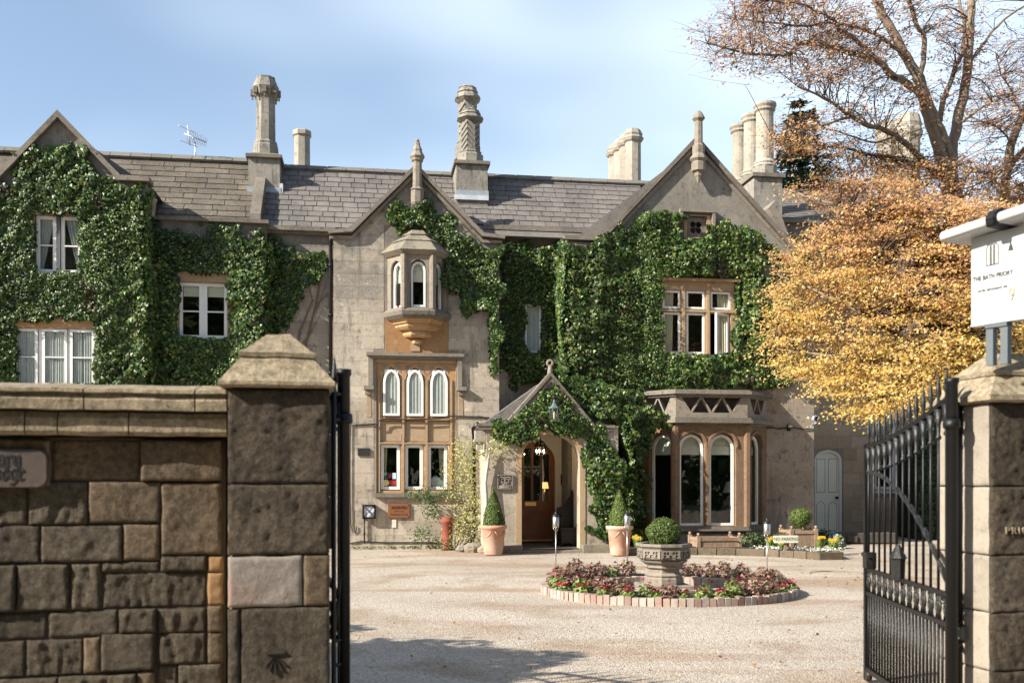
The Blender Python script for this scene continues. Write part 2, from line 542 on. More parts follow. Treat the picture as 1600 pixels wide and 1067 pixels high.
M['ridge'] = stone('ridge_tile', (.17, .155, .13), (.14, .13, .115), dark=(.05, .047, .042), dark_amt=.7, bump_s=.6, rnd=.1, lichen=.5)
M['lead'] = plain('lead_flashing', (.30, .33, .36), 0.5, 0.0, .25, 5, .2)
M['leadpale'] = plain('pale_lead_flashing', (.50, .52, .53), 0.5, 0.0, .2, 5, .2)
M['white'] = plain('white_window_paint', (.74, .74, .71), 0.45, 0, .05, 6, .05)
M['offwhite'] = plain('grey_white_door_paint', (.80, .79, .68), 0.5, 0, .05, 3, .05)
M['glass'] = glassmat('window_glass')
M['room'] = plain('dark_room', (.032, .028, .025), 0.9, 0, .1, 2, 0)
M['curtain'] = plain('pale_curtain_cloth', (.56, .56, .54), 0.9, 0, .08, 3, .1)
M['curtain_beige'] = plain('beige_curtain_cloth', (.62, .56, .42), 0.9, 0, .1, 3, .1)
M['blind'] = plain('cream_blind_cloth', (.66, .63, .53), 0.9, 0, .05, 3, .1)
M['black'] = plain('black_painted_iron', (.006, .006, .0065), 0.42, 0.0, .3, 12, .25, spec=.32)
M['ironworn'] = plain('worn_black_iron', (.014, .013, .012), 0.45, 0.0, .5, 9, .4, spec=.4)
M['cable'] = plain('black_cable_rubber', (.012, .012, .012), 0.55, 0, .2, 8, 0)
M['plaster'] = plain('cream_porch_plaster', (.74, .68, .56), 0.85, 0, .06, 2.5, .1)
M['oak'] = plain('brown_oak', (.235, .088, .032), 0.42, 0, .28, 5, .2, coat=.15)
M['darkwood'] = plain('dark_carved_wood', (.018, .011, .008), 0.4, 0, .3, 6, .3)
M['planterwood'] = plain('weathered_planter_wood', (.27, .185, .125), 0.8, 0, .25, 9, .3, rnd=.1)
M['brass'] = plain('polished_brass', (.75, .52, .20), 0.28, 1.0, .15, 8, .05)
M['terra'] = None
M['steel'] = plain('brushed_steel', (.42, .40, .38), 0.35, 0.9, .1, 10, .05)
M['galv'] = plain('galvanised_metal', (.55, .57, .60), 0.45, 0.7, .1, 10, .05)
M['ivy'] = leafmat('ivy_leaf', 0.44, 0.40, 0.14)
M['box'] = leafmat('box_leaf', 0.5, 0.35, 0.2)
M['maple'] = leafmat('maple_leaf', 0.6, 0.25, 0.55)
M['conifer'] = leafmat('conifer_needle', 0.6, 0.3, 0.1)
M['petal'] = leafmat('bedding_leaf', 0.5, 0.35, 0.25)
M['bark'] = stone('maple_bark', (.235, .185, .135), (.18, .145, .108), dark=(.05, .04, .03), dark_amt=.75, bump_s=.7, rnd=0, scale=2.0, lichen=.25)
M['twig'] = plain('thin_twig_bark', (.085, .055, .04), .85, 0, .3, 8, 0)
M['vine'] = plain('vine_wood', (.16, .11, .07), .85, 0, .3, 12, .3)
M['soil'] = plain('dark_soil', (.035, .024, .018), .95, 0, .4, 20, .8)
M['white_plastic'] = plain('white_sign_board', (.42, .42, .415), .4, 0, .03, 3, .03)
M['grey_ink'] = plain('grey_lettering', (.03, .03, .03), .6, 0, .05, 5, 0)
M['black_ink'] = plain('black_lettering', (.012, .011, .010), .6, 0, .05, 5, 0)
M['greypaint'] = plain('grey_painted_post', (.10, .115, .12), .5, 0, .1, 5, .1)
# ================================================================== ground
def gravel_material():
    m, nt, b = nodes('gravel')
    vec, g = position(nt)
    pat = noise_t(nt, vec, 0.35, 5, 0.6)
    col = mixc(nt, ramp(nt, pat, .35, .7), (.43, .375, .31), (.36, .31, .25))
    tv, _ = position(nt, (0.30, 1.1, 1), rz=0.25)
    trk = noise_t(nt, tv, 0.55, 4, 0.55, 0.3)
    col = mixc(nt, ramp(nt, trk, .50, .64, 0, .8), col, (.30, .215, .15))
    # wheel-worn bands circling the flower bed
    sub_ = nt.nodes.new('ShaderNodeVectorMath'); sub_.operation = 'DISTANCE'
    nt.links.new(vec, sub_.inputs[0]); sub_.inputs[1].default_value = (2.3, 14.8, 0)
    dist_ = mth(nt, 'ADD', sub_.outputs['Value'], mth(nt, 'MULTIPLY', noise_t(nt, vec, .5, 4, .6), 1.6))
    band = mth(nt, 'SINE', mth(nt, 'MULTIPLY', dist_, 3.6))
    brk = ramp(nt, noise_t(nt, vec, .8, 5, .6), .4, .65)
    col = mixc(nt, mth(nt, 'MULTIPLY', ramp(nt, band, .0, .9, 0, .8), brk), col, (.29, .215, .15))
    vo = nt.nodes.new('ShaderNodeTexVoronoi'); vo.inputs['Scale'].default_value = 64
    nt.links.new(vec, vo.inputs['Vector'])
    sep = nt.nodes.new('ShaderNodeSeparateColor'); nt.links.new(vo.outputs['Color'], sep.inputs[0])
    col = mixc(nt, .75, col, ramp_rgb(nt, sep.outputs[0], 0, 1, .62, 1.38), 'MULTIPLY')
    col = mixc(nt, ramp(nt, sep.outputs[1], .9, .97, 0, .7), col, (.14, .11, .09))
    fine = noise_t(nt, vec, 16, 5, .7)
    col = mixc(nt, .6, col, ramp_rgb(nt, fine, .3, .7, .75, 1.2), 'MULTIPLY')
    nt.links.new(col, b.inputs['Base Color'])
    b.inputs['Roughness'].default_value = .95
    b.inputs['Specular IOR Level'].default_value = .15
    h = mth(nt, 'SUBTRACT', mth(nt, 'MULTIPLY', fine, .5), mth(nt, 'MULTIPLY', vo.outputs['Distance'], 1.0))
    bump(nt, b, h, .7, .014)
    return m
M['gravel'] = gravel_material()
g_mb = MB()
def gfun(u, v):
    x, y = -45 + 90*u, -6 + 70*v
    return (x, y, 0.018 * noise.noise(Vector((x*.45, y*.45, 0))) - 0.012)
g_mb.grid(gfun, 150, 120)
# skirt of far ground out to the horizon
for q in (((-1500, -600), (1500, -600), (1500, -6), (-1500, -6)), ((-1500, 64), (1500, 64), (1500, 1800), (-1500, 1800)),
          ((-1500, -6), (-45, -6), (-45, 64), (-1500, 64)), ((45, -6), (1500, -6), (1500, 64), (45, 64))):
    g_mb.face([g_mb.vert(x, y, -0.03) for x, y in q])
tag(g_mb.build('ground', M['gravel']), 'pale crunchy gravel of the forecourt', None, kind='structure')

# ================================================================== the house
house = empty('house', (HF.ox, HF.oy, 0), HF.a)
tag(house, 'rambling Gothic stone house with ivy covered gables and tall chimneys', 'house')
hs, hz, hsz = HF.s, HF.z, HF.sz
NB, NR, NC, NG, NL, NW = 0.0, 0.30, 0.60, -0.30, -0.50, 4.0   # wall planes: middle gable, recess, porch recess, big gable, end gable, wing

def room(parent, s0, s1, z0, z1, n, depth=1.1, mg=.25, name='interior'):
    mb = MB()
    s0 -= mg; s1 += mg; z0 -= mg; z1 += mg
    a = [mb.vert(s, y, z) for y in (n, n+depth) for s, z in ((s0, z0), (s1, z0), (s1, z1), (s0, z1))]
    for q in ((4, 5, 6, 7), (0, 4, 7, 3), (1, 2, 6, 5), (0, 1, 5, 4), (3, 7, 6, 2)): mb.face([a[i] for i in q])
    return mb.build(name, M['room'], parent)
def curtain(parent, s0, s1, z0, z1, n, waves=6, mat='curtain', amp=.025, taper=0.0, name='curtain', M4=None):
    """hanging cloth; taper draws the lower end sideways (a tied back curtain)"""
    mb = MB().at(M4)
    ph = rng.random() * 6
    def fn(u, v):
        w = 1 - abs(taper) * (1 - v)**1.0
        uu = u * w if taper >= 0 else 1 - (1 - u) * w
        return (s0 + (s1-s0)*uu, n + amp*math.sin(u*waves*6.283 + ph) + amp*.4*math.sin(u*waves*13.1 + 2*ph), z0 + (z1-z0)*v)
    mb.grid(fn, waves*8, 4)
    return mb.build(name, M[mat], parent)
def casement(parent, s0, s1, z0, z1, n, ah=0.0, fw=.055, bars=(), M4=None, name='window', dpt=.06):
    """white painted light with its pane; bars = heights of glazing bars; returns the frame"""
    out = arch(s0, s1, z0, z1, ah) if ah else rect(s0, s1, z0, z1)
    zs = [z0 + fw] + [b for b in bars] + [z1 - fw]
    holes = []
    for i in range(len(zs)-1):
        a = zs[i] + (.014 if i > 0 else 0); b = zs[i+1] - (.014 if i < len(zs)-2 else 0)
        if ah and i == len(zs)-2: holes.append(arch(s0+fw, s1-fw, a, z1-fw, ah - fw*.25))
        else: holes.append(rect(s0+fw, s1-fw, a, b))
    mb = MB().at(M4); mb.plate(out, holes, n, n+dpt)
    fr = mb.build(name, M['white'], parent)
    g = MB().at(M4)
    for h in holes:
        g2 = MB().at(M4)
        e = [(p[0], p[1]) for p in h]
        tri = tessellate_polygon([[Vector((p[0], p[1], 0)) for p in e]])
        ids = [g2.vert(p[0], n+dpt*.55, p[1]) for p in e]
        for t in tri:
            a, b, c = (e[i] for i in t)
            ok = (b[0]-a[0])*(c[1]-a[1]) - (c[0]-a[0])*(b[1]-a[1]) > 0
            g2.face([ids[i] for i in (t if ok else (t[0], t[2], t[1]))])
        g2.build('pane', M['glass'], fr)
    return fr

BLOCK = MB().box(-.5, .5, -.5, .5, -.5, .5).mesh('block', M['wall'])
BLOCKS = {'wall': BLOCK}
def block_mesh(mk):
    if mk not in BLOCKS:
        BLOCKS[mk] = MB().box(-.5, .5, -.5, .5, -.5, .5).mesh('block', M[mk])
    return BLOCKS[mk]
def poly_span(poly, z):
    """leftmost/rightmost s of a polygon at height z"""
    xs = []
    m = len(poly)
    for i in range(m):
        (x0, z0), (x1, z1) = poly[i], poly[(i+1) % m]
        if (z0 <= z) != (z1 <= z): xs.append(x0 + (x1-x0)*(z-z0)/(z1-z0))
    return (min(xs), max(xs)) if xs else None
def ashlar(parent, poly, excl, n, mk='wall', ch=.30, bl=(.55, .95), joint=.005, proud=.004, z0=None, z1=None):
    zmin = min(p[1] for p in poly) if z0 is None else z0
    zmax = max(p[1] for p in poly) if z1 is None else z1
    z = zmin; k = 0
    while z + ch <= zmax + 1e-6:
        a, b = poly_span(poly, z + .01), poly_span(poly, z + ch - .01)
        if a and b:
            l, r = max(a[0], b[0]), min(a[1], b[1])
            spans = [(l, r)]
            for (e0, e1, f0, f1) in excl:
                if f0 < z + ch - .01 and f1 > z + .01:
                    ns = []
                    for (p, q) in spans:
                        if e1 <= p or e0 >= q: ns.append((p, q)); continue
                        if e0 > p: ns.append((p, e0))
                        if e1 < q: ns.append((e1, q))
                    spans = ns
            for (p, q) in spans:
                x = p
                first = True
                while q - x > .06:
                    w = rng.uniform(*bl) * (.6 if first and k % 2 else 1)
                    first = False
                    if q - x - w < .28: w = q - x
                    pr = proud + rng.uniform(-.0015, .002)
                    link('block', block_mesh(mk), parent, (x + w/2, n - pr + .03, z + ch/2), (0, 0, 0), (w - joint, .06, ch - joint))
                    x += w
        z += ch; k += 1

# ---------------------------------------------------------------- middle gable
sL, sR = hs(521), hs(780)
zk = hz(536, 363)
ap = hsz(650, 266)
zkR = hz(768, 370)
mid_poly = [(sL, -.1), (sR, -.1), (sR, zkR), hsz(754, 370), ap, hsz(550, 363), (sL, zk)]
# the two-storey window group
g0, g1 = hs(588), hs(712)
gz0, gz1 = hz(650, 770), hz(650, 562)
or0, or1 = hs(612), hs(692)
orz0, orz1 = hz(652, 482), hz(652, 397)
w_mid = MB().plate(mid_poly, [rect(g0, g1, gz0, gz1), rect(or0, or1, orz0, orz1)], NB, NB+.35).build('wall', M['joint'], house)
ashlar(w_mid, mid_poly, [(g0-.06, g1+.06, gz0-.08, gz1+.06), (hs(600), hs(701), hz(650, 553), hz(650, 362))], NB, z0=0.02)
# plinth band along the foot
MB().box(sL-.02, hs(757), -.05, .02, -.1, hz(600, 846)).build('plinth', M['wall'], house)

# ochre mullioned frame with six lights
lights_u = [(597, 626), (634, 663), (671, 701)]
lights_l = [(594, 626), (632, 662), (668, 700)]
zu0, zu1 = hz(650, 651), hz(650, 574)
zl0, zl1 = hz(650, 766), hz(650, 693)
hl = []
for a, b in lights_u: hl.append(arch(hs(a)-.0, hs(b), zu0, zu1, .36))
for a, b in lights_l: hl.append(rect(hs(a), hs(b), zl0, zl1))
zp0, zp1 = hz(650, 690), hz(650, 657)
panels = [rect(hs(a), hs(b), zp0, zp1) for a, b in ((593, 628), (631, 665), (668, 703))]
fr_mid = MB().plate(rect(g0, g1, gz0, gz1), hl + panels, .05, .24).build('mullioned_frame', M['ochre'], house)
tag(fr_mid, 'ochre stone frame of the six-light window')
# splayed inner edge and mullion fillets
mb = MB()
for px in (592, 630, 666.5, 705):
    x = hs(px); mb.box(x-.028, x+.028, .022, .06, gz0+.02, zu1-.28)
mb.box(g0+.02, g1-.02, .02, .05, zp0-.055, zp0-.02)
mb.box(g0+.02, g1-.02, .018, .05, zp1+.02, zp1+.05)
mb.box(g0-.0, g1+.0, .0, .05, gz1-.07, gz1-.005)
mb.build('mullion', M['ochre2'], house)
for a, b in ((593, 628), (631, 665), (668, 703)):
    MB().box(hs(a)+.01, hs(b)-.01, .075, .12, zp0+.01, zp1-.01).build('panel', M['ochre2'], house)
# spandrel hollows over the arched heads
for (a, b) in lights_u:
    c = (hs(a)+hs(b))/2
    mb = MB()
    for sg in (-1, 1):
        x0 = c + sg*(hs(b)-hs(a))/2*1.02
        mb.plate([(x0, zu1+.05), (x0-sg*.16, zu1+.055), (x0-sg*.05, zu1-.06), (x0, zu1-.14)][::1 if sg < 0 else -1], [], .043, .049)
    mb.build('spandrel', M['trim'], house)
# hood mould
hm0, hm1 = hs(579), hs(718)
zht = hz(650, 554); zhd = hz(650, 604)
mb = MB()
mb.box(hm0-.1, hm1+.1, -.13, .0, zht-.05, zht+.03)
mb.box(hm0-.06, hm1+.06, -.08, .0, zht-.10, zht-.05)
for x in (hm0, hm1): mb.box(x-.055, x+.055, -.075, 0, zhd, zht-.10)
mb.box(hm0-.16, hm0+.07, -.15, 0, zhd-.09, zhd); mb.box(hm1-.07, hm1+.16, -.15, 0, zhd-.09, zhd)
mb.box(hm0-.13, hm0+.03, -.09, 0, zhd-.2, zhd-.09); mb.box(hm1-.03, hm1+.13, -.09, 0, zhd-.2, zhd-.09)
mb.build('hood_mould', M['trim'], house)
MB().box(hs(588)-.03, hs(706)+.03, -.10, .06, gz0-.10, gz0-.005).build('sill', M['cope'], house)
# rust-stained stone either side below the label stops
MB().box(hm0-.09, hm0+.02, -.0125, .0, zhd-.75, zhd-.2).box(hm1-.02, hm1+.09, -.0125, .0, zhd-.7, zhd-.2).build('stained_stone', M['ochre2'], house)

for i, (a, b) in enumerate(lights_u):
    f = casement(house, hs(a)+.02, hs(b)-.02, zu0+.02, zu1-.05, .018 if i else .010, ah=.34, fw=.06, dpt=.024)
    curtain(f, hs(a)+.06, hs(b)-.06, zu0+.06, zu1-.05, .047, 4, 'curtain', amp=.006)
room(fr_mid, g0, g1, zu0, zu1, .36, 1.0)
for i, (a, b) in enumerate(lights_l):
    f = casement(house, hs(a)+.015, hs(b)-.015, zl0+.02, zl1-.02, .10, fw=.075)
    if i == 0: curtain(f, hs(594)+.08, hs(604)+.03, zl0+.3, zl1-.05, .26, 2, 'curtain_beige', taper=.4)
    if i == 2: curtain(f, hs(686), hs(697), zl0+.1, zl1-.05, .26, 3, 'curtain_beige', taper=-.4)
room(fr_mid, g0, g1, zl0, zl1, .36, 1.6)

# ---------------------------------------------------------------- oriel on the middle gable
oc = hs(652); ow, of_, od = .72, .34, .50
def octo(k, c=oc, n=0.0): return [(c-ow*k, n), (c-of_*k, n-od*k), (c+of_*k, n-od*k), (c+ow*k, n)]
oz = lambda y: HF.z(655, y, -.5)
oz_s1, oz_t = oz(482), oz(398)
oriel_roof_mb = MB()
apx = (oc, 0.0)
def ring(k, z, extra=0.0):
    return [(p[0], p[1], z) for p in octo(k)]
zr = [oz(398), oz(391), oz(375), oz(374), oz(364), oz(362), oz(355)]
kr = [1.05, 1.24, .86, .90, .52, .56, .40]
oriel_roof_mb.loft([ring(k, z) for k, z in zip(kr, zr)], smooth=False)
oriel = oriel_roof_mb.build('oriel', M['mossroof'], house)
tag(oriel, 'moss grown stone roof of the oriel')
P = octo(1.0)
for i in range(3):
    Mx, L = face_matrix(P[i], P[i+1])
    mg = .13 if i != 1 else .14
    hole = arch(mg, L-mg, oz_s1+.04, oz_t-.10, .26)
    MB().at(Mx).plate(rect(0, L, oz_s1, oz_t), [hole], 0, .14).build('oriel_wall', M['trim'], oriel)
    f = casement(oriel, mg+.025, L-mg-.025, oz_s1+.05, oz_t-.14, .07, ah=.24, fw=.05, M4=Mx, name='casement')
    mb = MB().at(Mx); mb.box(mg, L-mg, .16, .19, oz_t-.62, oz_t-.12); mb.build('blind', M['blind'], oriel)
for p in P[1:3]:
    mb = MB(); mb.lathe([(.085, oz_s1), (.085, oz_t), (.10, oz_t+.01)], p[0], p[1]+.02, 8, smooth=False); mb.build('shaft', M['trim'], oriel)
zc = [oz(492), oz(486), oz(481)]
MB().loft([ring(1.0, oz(497)), ring(1.14, zc[0]), ring(1.17, zc[1]), ring(1.05, zc[2])]).build('sill', M['cope'], oriel)
MB().loft([ring(.62, oz(505)), ring(.82, oz(503)), ring(.86, oz(499)), ring(.95, oz(497)+.01)]).build('corbel', M['ochre'], oriel)
MB().loft([ring(.46, oz(514)), ring(.66, oz(512)), ring(.76, oz(508)), ring(.74, oz(504))]).build('corbel', M['ochre'], oriel)
MB().loft([ring(.28, oz(524)), ring(.44, oz(523)), ring(.50, oz(520)), ring(.47, oz(514)), ring(.42, oz(513))]).build('corbel', M['ochre'], oriel)
MB().loft([ring(.12, oz(534)), ring(.20, oz(533)), ring(.21, oz(528)), ring(.18, oz(526))]).build('corbel', M['ochre'], oriel)
room(oriel, or0, or1, orz0, orz1, .34, 1.0, .1)
# red window seat seen through the glass
MB().box(oc-.5, oc+.5, -.25, .3, oz_s1-.02, oz_s1+.1).build('seat_cushion', plain('red_cushion', (.28, .02, .025), .8), oriel)
# ochre panel under the oriel with its little square tablet
pz0, pz1 = hz(650, 552), hz(650, 490)
MB().plate([(hs(603), pz0), (hs(699), pz0), (hs(702), pz1), (hs(600), pz1)], [], -.012, .02).build('stained_panel', M['stained'], house)
MB().box(hs(642), hs(656), -.035, -.012, hz(650, 549), hz(650, 534)).build('tablet', M['ochre2'], house)

# copings and pinnacle of the middle gable
mb = MB(); ribbon(mb, [(sL-.12, zk-.07), hsz(551, 364), ap, hsz(753, 371), (sR+.12, zkR-.07)], .085, -.16, .3)
mb.build('coping', M['cope'], house)
mb = MB(); ribbon(mb, [(sL-.06, zk-.17), (hs(551), zk-.17), (ap[0], ap[1]-.13), (hs(753), zkR-.17), (sR+.06, zkR-.17)], .07, -.08, .05)
mb.build('moulding', M['trim'], house)
fz = lambda y: HF.z(652, y, -.12)
fs = hs(652, -.12)
mb = MB()
mb.lathe([(.05, fz(326)), (.14, fz(321)), (.165, fz(318)), (.165, fz(299)), (.19, fz(298)), (.12, fz(293)), (.115, fz(254)), (.15, fz(252)), (.155, fz(249)), (.19, fz(246)), (.12, fz(238)), (.125, fz(235)), (.07, fz(228)), (.075, fz(225)), (.045, fz(223)), (.06, fz(221)), (.03, fz(218))], fs, -.13, 8, smooth=False, rot=R(22.5))
mb.build('pinnacle', M['trim'], house)

# gable roof behind
def gable_roof(poly3, n0, n1, name='roof'):
    (a, b, c) = poly3
    mb = MB(); mb.plate([a, c, b], [], n0, n1); return mb.build(name, M['slate'], house)
gable_roof(((sL, zk-.1), (ap[0], ap[1]-.03), (sR, zkR-.1)), .28, 4.2)

# ---------------------------------------------------------------- recessed bays and the end wall
def zroof_mid(n): return RE[1] + (n - RE[0]) * RP
RE = (NR, HF.z(470, 356, NR))
ridge_n = 2.2
ridge_z = HF.z(560, 268, ridge_n)
RP = (ridge_z - RE[1]) / (ridge_n - NR)
lr0, lr1 = hs(400, NR), hs(521, NR) + .05
lr_poly = rect(lr0, lr1, -.1, RE[1]-.02)
w_lr = MB().plate(lr_poly, [], NR, NR+.3).build('wall', M['joint'], house)
ashlar(w_lr, rect(hs(425, NR), hs(519, NR), 1.6, RE[1]-.4), [], NR)
# gutter and cornice of the recess
MB().box(lr0, lr1, NR-.16, NR, RE[1]-.10, RE[1]).box(lr0, lr1, NR-.09, NR, RE[1]-.17, RE[1]-.10).build('cornice', M['cope'], house)

rc0, rc1 = hs(780, NC) - .4, hs(895, NC) + .5
zrc = zroof_mid(NC) - .04
slz0, slz1 = HF.z(833, 552, NC), HF.z(833, 475, NC)
ss0, ss1 = HF.s(820, NC), HF.s(846, NC)
dz1 = HF.z(840, 690, NC)
d0, d1 = HF.s(797, NC), HF.s(867, NC)
door_arch = arch(d0, d1, -.1, dz1, .5)
w_rc = MB().plate(rect(rc0, rc1, -.1, zrc), [rect(ss0, ss1, slz0, slz1), door_arch], NC, NC+.3).build('wall', M['joint'], house)
ashlar(w_rc, rect(rc0+.35, HF.s(812, NC), HF.z(800, 665, NC), HF.z(800, 560, NC)), [], NC)
MB().box(rc0, rc1, NC-.16, NC, zrc-.10, zrc+.02).box(rc0, rc1, NC-.09, NC, zrc-.18, zrc-.10).build('cornice', M['cope'], house)
f = casement(house, ss0+.01, ss1-.01, slz0+.02, slz1-.0, NC+.02, fw=.05, dpt=.03)
curtain(f, ss0+.05, ss1-.05, slz0+.05, slz1-.2, NC+.07, 3, 'curtain', amp=.01)
MB().box(ss0+.04, ss1-.04, NC+.085, NC+.09, slz1-.28, slz1-.05).build('blind', M['blind'], f)
room(f, ss0, ss1, slz0, slz1, NC+.31, .8)
# side return of the middle block
MB().box(sR-.3, sR-.002, .34, NC+.1, -.1, zkR-.1).build('wall', M['wall'], house)

# ---------------------------------------------------------------- main roof: slates one by one
def slate_rest(name, mesh, parent, loc, rot, sc):
    Mx = Matrix.Translation(loc) @ Matrix.Rotation(rot[0], 4, 'X')
    SLATE_REST.at(Mx).box(-sc[0]/2, sc[0]/2, -sc[1]/2, sc[1]/2, -sc[2]/2, sc[2]/2)
N_SLATE = [0]
SLATE_REST = MB()
def slate_roof(parent, s0, s1, n0, z0, n1, z1, gauge, width, mesh, name, thick=.02, jig=.005, s_at=None, start=0.0):
    """courses of slates from the eave (n0,z0) up to the ridge (n1,z1)"""
    L = math.hypot(n1-n0, z1-z0); pit = math.atan2(z1-z0, n1-n0)
    k = 0; d = start
    while d < L - .02:
        x = s0 + (0 if k % 2 else -width*.5)
        while x < s1:
            w = width * rng.uniform(.86, 1.14)
            a, b = max(x, s0), min(x + w, s1)
            if b - a > .05:
                dd = d + gauge/2 + rng.uniform(-jig, jig)
                cn, cz = n0 + dd*math.cos(pit), z0 + dd*math.sin(pit)
                off = .016 + rng.uniform(0, jig)
                N_SLATE[0] += name == 'slate'
                (slate_rest if name == 'slate' and N_SLATE[0] > 295 else link)(name, mesh, parent, ((a+b)/2, cn - off*math.sin(pit), cz + off*math.cos(pit)), (pit - .07 + rng.uniform(-.008, .008), rng.uniform(-.004, .004), rng.uniform(-.006, .006)), ((b-a) - .016, gauge*1.12, thick))
            x += w
        d += gauge; k += 1
SLATE = MB().box(-.5, .5, -.5, .5, -.5, .5).mesh('slate', M['slate'])
TILE = MB().box(-.5, .5, -.5, .5, -.5, .5).mesh('stone_tile', M['tile'])
mr0, mr1 = hs(408, NR), hs(1110, 1.5)
mb = MB()
mb.plate([(NR, RE[1]-.01), (ridge_n, ridge_z-.01), (ridge_n*2-NR, RE[1]-.01)], [], -mr0, -mr1)   # solid roof body, swung round below
me_pts = [(-y, x, z) for (x, y, z) in mb.v]
mb.v = me_pts
roof_mid = mb.build('roof', M['slate'], house)
n_lo = NR + .02
def slates_between(parent, pxa, pxb, gauge, width):
    slate_roof(parent, hs(pxa, 1.5), hs(pxb, 1.5), n_lo, zroof_mid(n_lo), ridge_n, ridge_z, gauge, width, SLATE, 'slate')
slates_between(roof_mid, 412, 640, .235, .33)
slate_roof(roof_mid, hs(672, 1.5), hs(1010, 1.5), NC, zroof_mid(NC), ridge_n, ridge_z, .235, .34, SLATE, 'slate')
if SLATE_REST.v: tag(SLATE_REST.build('slate_courses', M['slate'], roof_mid), kind='stuff')
# ridge tiles
x = mr0
mb_r = MB(); mb_r.plate([(-.16, -.13), (0, .0), (.16, -.13), (.13, -.17), (0, -.05), (-.13, -.17)], [], 0, .5)
RID = MB(); RID.v = [(y, x, z) for (x, y, z) in mb_r.v]; RID.f = mb_r.f; RID.sm = mb_r.sm
RID_ME = RID.mesh('ridge_tile', M['ridge'])
while x < mr1:
    link('ridge_tile', RID_ME, roof_mid, (x, ridge_n, ridge_z + .10), (0, rng.uniform(-.01, .01), 0), (.97, 1, 1)); x += .5

# left range: stone tiles behind a parapet
lw0, lw1 = hs(-60, 0), hs(416, 0)
lzp = HF.z(325, 347, 0)
LE = (.35, lzp - .05)
lrz = HF.z(300, 250, ridge_n)
mb = MB(); mb.plate([(LE[0], LE[1]-.02), (ridge_n, lrz-.02), (ridge_n*2-LE[0], LE[1]-.02)], [], -(hs(-90, 1.5)), -hs(404, 1.5))
mb.v = [(-y, x, z) for (x, y, z) in mb.v]
roof_left = mb.build('roof', M['tile'], house)
slate_roof(roof_left, hs(150, 1.5), hs(398, 1.5), LE[0], LE[1], ridge_n, lrz, .225, .70, TILE, 'stone_tile', thick=.035, jig=.006)
x = hs(-70, 3)
while x < hs(384, 2.2):
    link('ridge_tile', RID_ME, roof_left, (x, ridge_n, lrz + .12), (0, rng.uniform(-.012, .012), 0), (.97, 1.15, 1.15)); x += .5
# upstand between the two roofs
a, b = hs(398, 1.2), hs(414, 1.2)
mb = MB(); mb.plate([(-.02, RE[1]-.3), (.2, RE[1]-.3), (ridge_n, ridge_z-.3), (ridge_n, ridge_z+.32), (.6, RE[1]+.75), (.1, RE[1]+.25)], [], -a, -b)
mb.v = [(-y, x, z) for (x, y, z) in mb.v]
mb.build('upstand', M['cope'], house)

# left range wall with parapet, windows in ivy
win_c = (276, 358, 440, 530)      # two-light casement
win_b = (20, 150, 512, 604)       # three-light window
win_a = (54, 128, 335, 427)       # gable window
lwp = rect(lw0, lw1, -.1, lzp)
wc = (hs(win_c[0]), hs(win_c[1]), hz(317, win_c[3]), hz(317, win_c[2]))
w_lw = MB().plate(lwp, [rect(*wc)], 0.0, .35).build('wall', M['joint'], house)
ashlar(w_lw, rect(hs(236), lw1, hz(330, 385), lzp-.1), [], 0, ch=.26)
ribbon_mb = MB(); ribbon_mb.box(hs(228), lw1+.06, -.10, .40, lzp, lzp+.08); ribbon_mb.build('coping', M['cope'], house)
sur = MB().plate(rect(wc[0]-.02, wc[1]+.02, wc[2]-.02, wc[3]+.22), [rect(wc[0]+.05, wc[1]-.04, wc[2]+.02, wc[3]-.02)], -.03, .1).build('window_surround', M['ochre2'], house)
mid = (wc[0]+wc[1])/2
for k, (a, b) in enumerate(((wc[0]+.06, mid-.02), (mid+.02, wc[1]-.05))):
    f = casement(house, a, b, wc[2]+.03, wc[3]-.03, .03+.01*k, fw=.07, bars=((wc[2]+wc[3])/2 - .02,))
    MB().box(a+.08, b-.08, .11, .12, wc[3]-.34, wc[3]-.10).build('blind', M['blind'], f)
MB().box(mid-.025, mid+.025, .04, .12, wc[2], wc[3]).build('mullion', M['white'], house)
room(sur, wc[0], wc[1], wc[2], wc[3], .36, 1.2)

# left gable block
HN = NL
gp = [(hs(-46, HN), -.1), (hs(228, HN), -.1), HF.sz(228, 282, HN), HF.sz(187, 280, HN), HF.sz(93, 187, HN), HF.sz(-1, 280, HN), HF.sz(-46, 282, HN)]
wa = (hs(win_a[0], HN), hs(win_a[1], HN), HF.z(90, win_a[3], HN), HF.z(90, win_a[2], HN))
wb = (hs(win_b[0], HN), hs(win_b[1], HN), HF.z(85, win_b[3], HN), HF.z(85, win_b[2], HN))
MB().plate(gp, [rect(*wa), rect(*wb)], HN, HN+.35).build('wall', M['gable'], house)
MB().box(gp[1][0]-.3, gp[1][0]-.002, HN+.352, .5, -.1, gp[2][1]-.15).build('wall', M['gable'], house)
mb = MB(); ribbon(mb, [(gp[6][0]-.1, gp[6][1]-.06), (gp[5][0], gp[5][1]-.06), gp[4], (gp[3][0], gp[3][1]-.06), (gp[2][0]+.1, gp[2][1]-.06)], .11, HN-.17, HN+.35)
mb.build('coping', M['cope'], house)
gable_roof(((gp[6][0], gp[6][1]-.12), (gp[4][0], gp[4][1]-.06), (gp[2][0]+.12, gp[2][1]-.12)), HN+.34, 4.4)
# the kneeler's little lead hopper
mb = MB(); mb.lathe([(.05, gp[2][1]-.75), (.09, gp[2][1]-.42), (.11, gp[2][1]-.40), (.11, gp[2][1]-.34)], gp[2][0]+.08, HN+.3, 8); mb.build('rainwater_hopper', M['chimpale'], house)
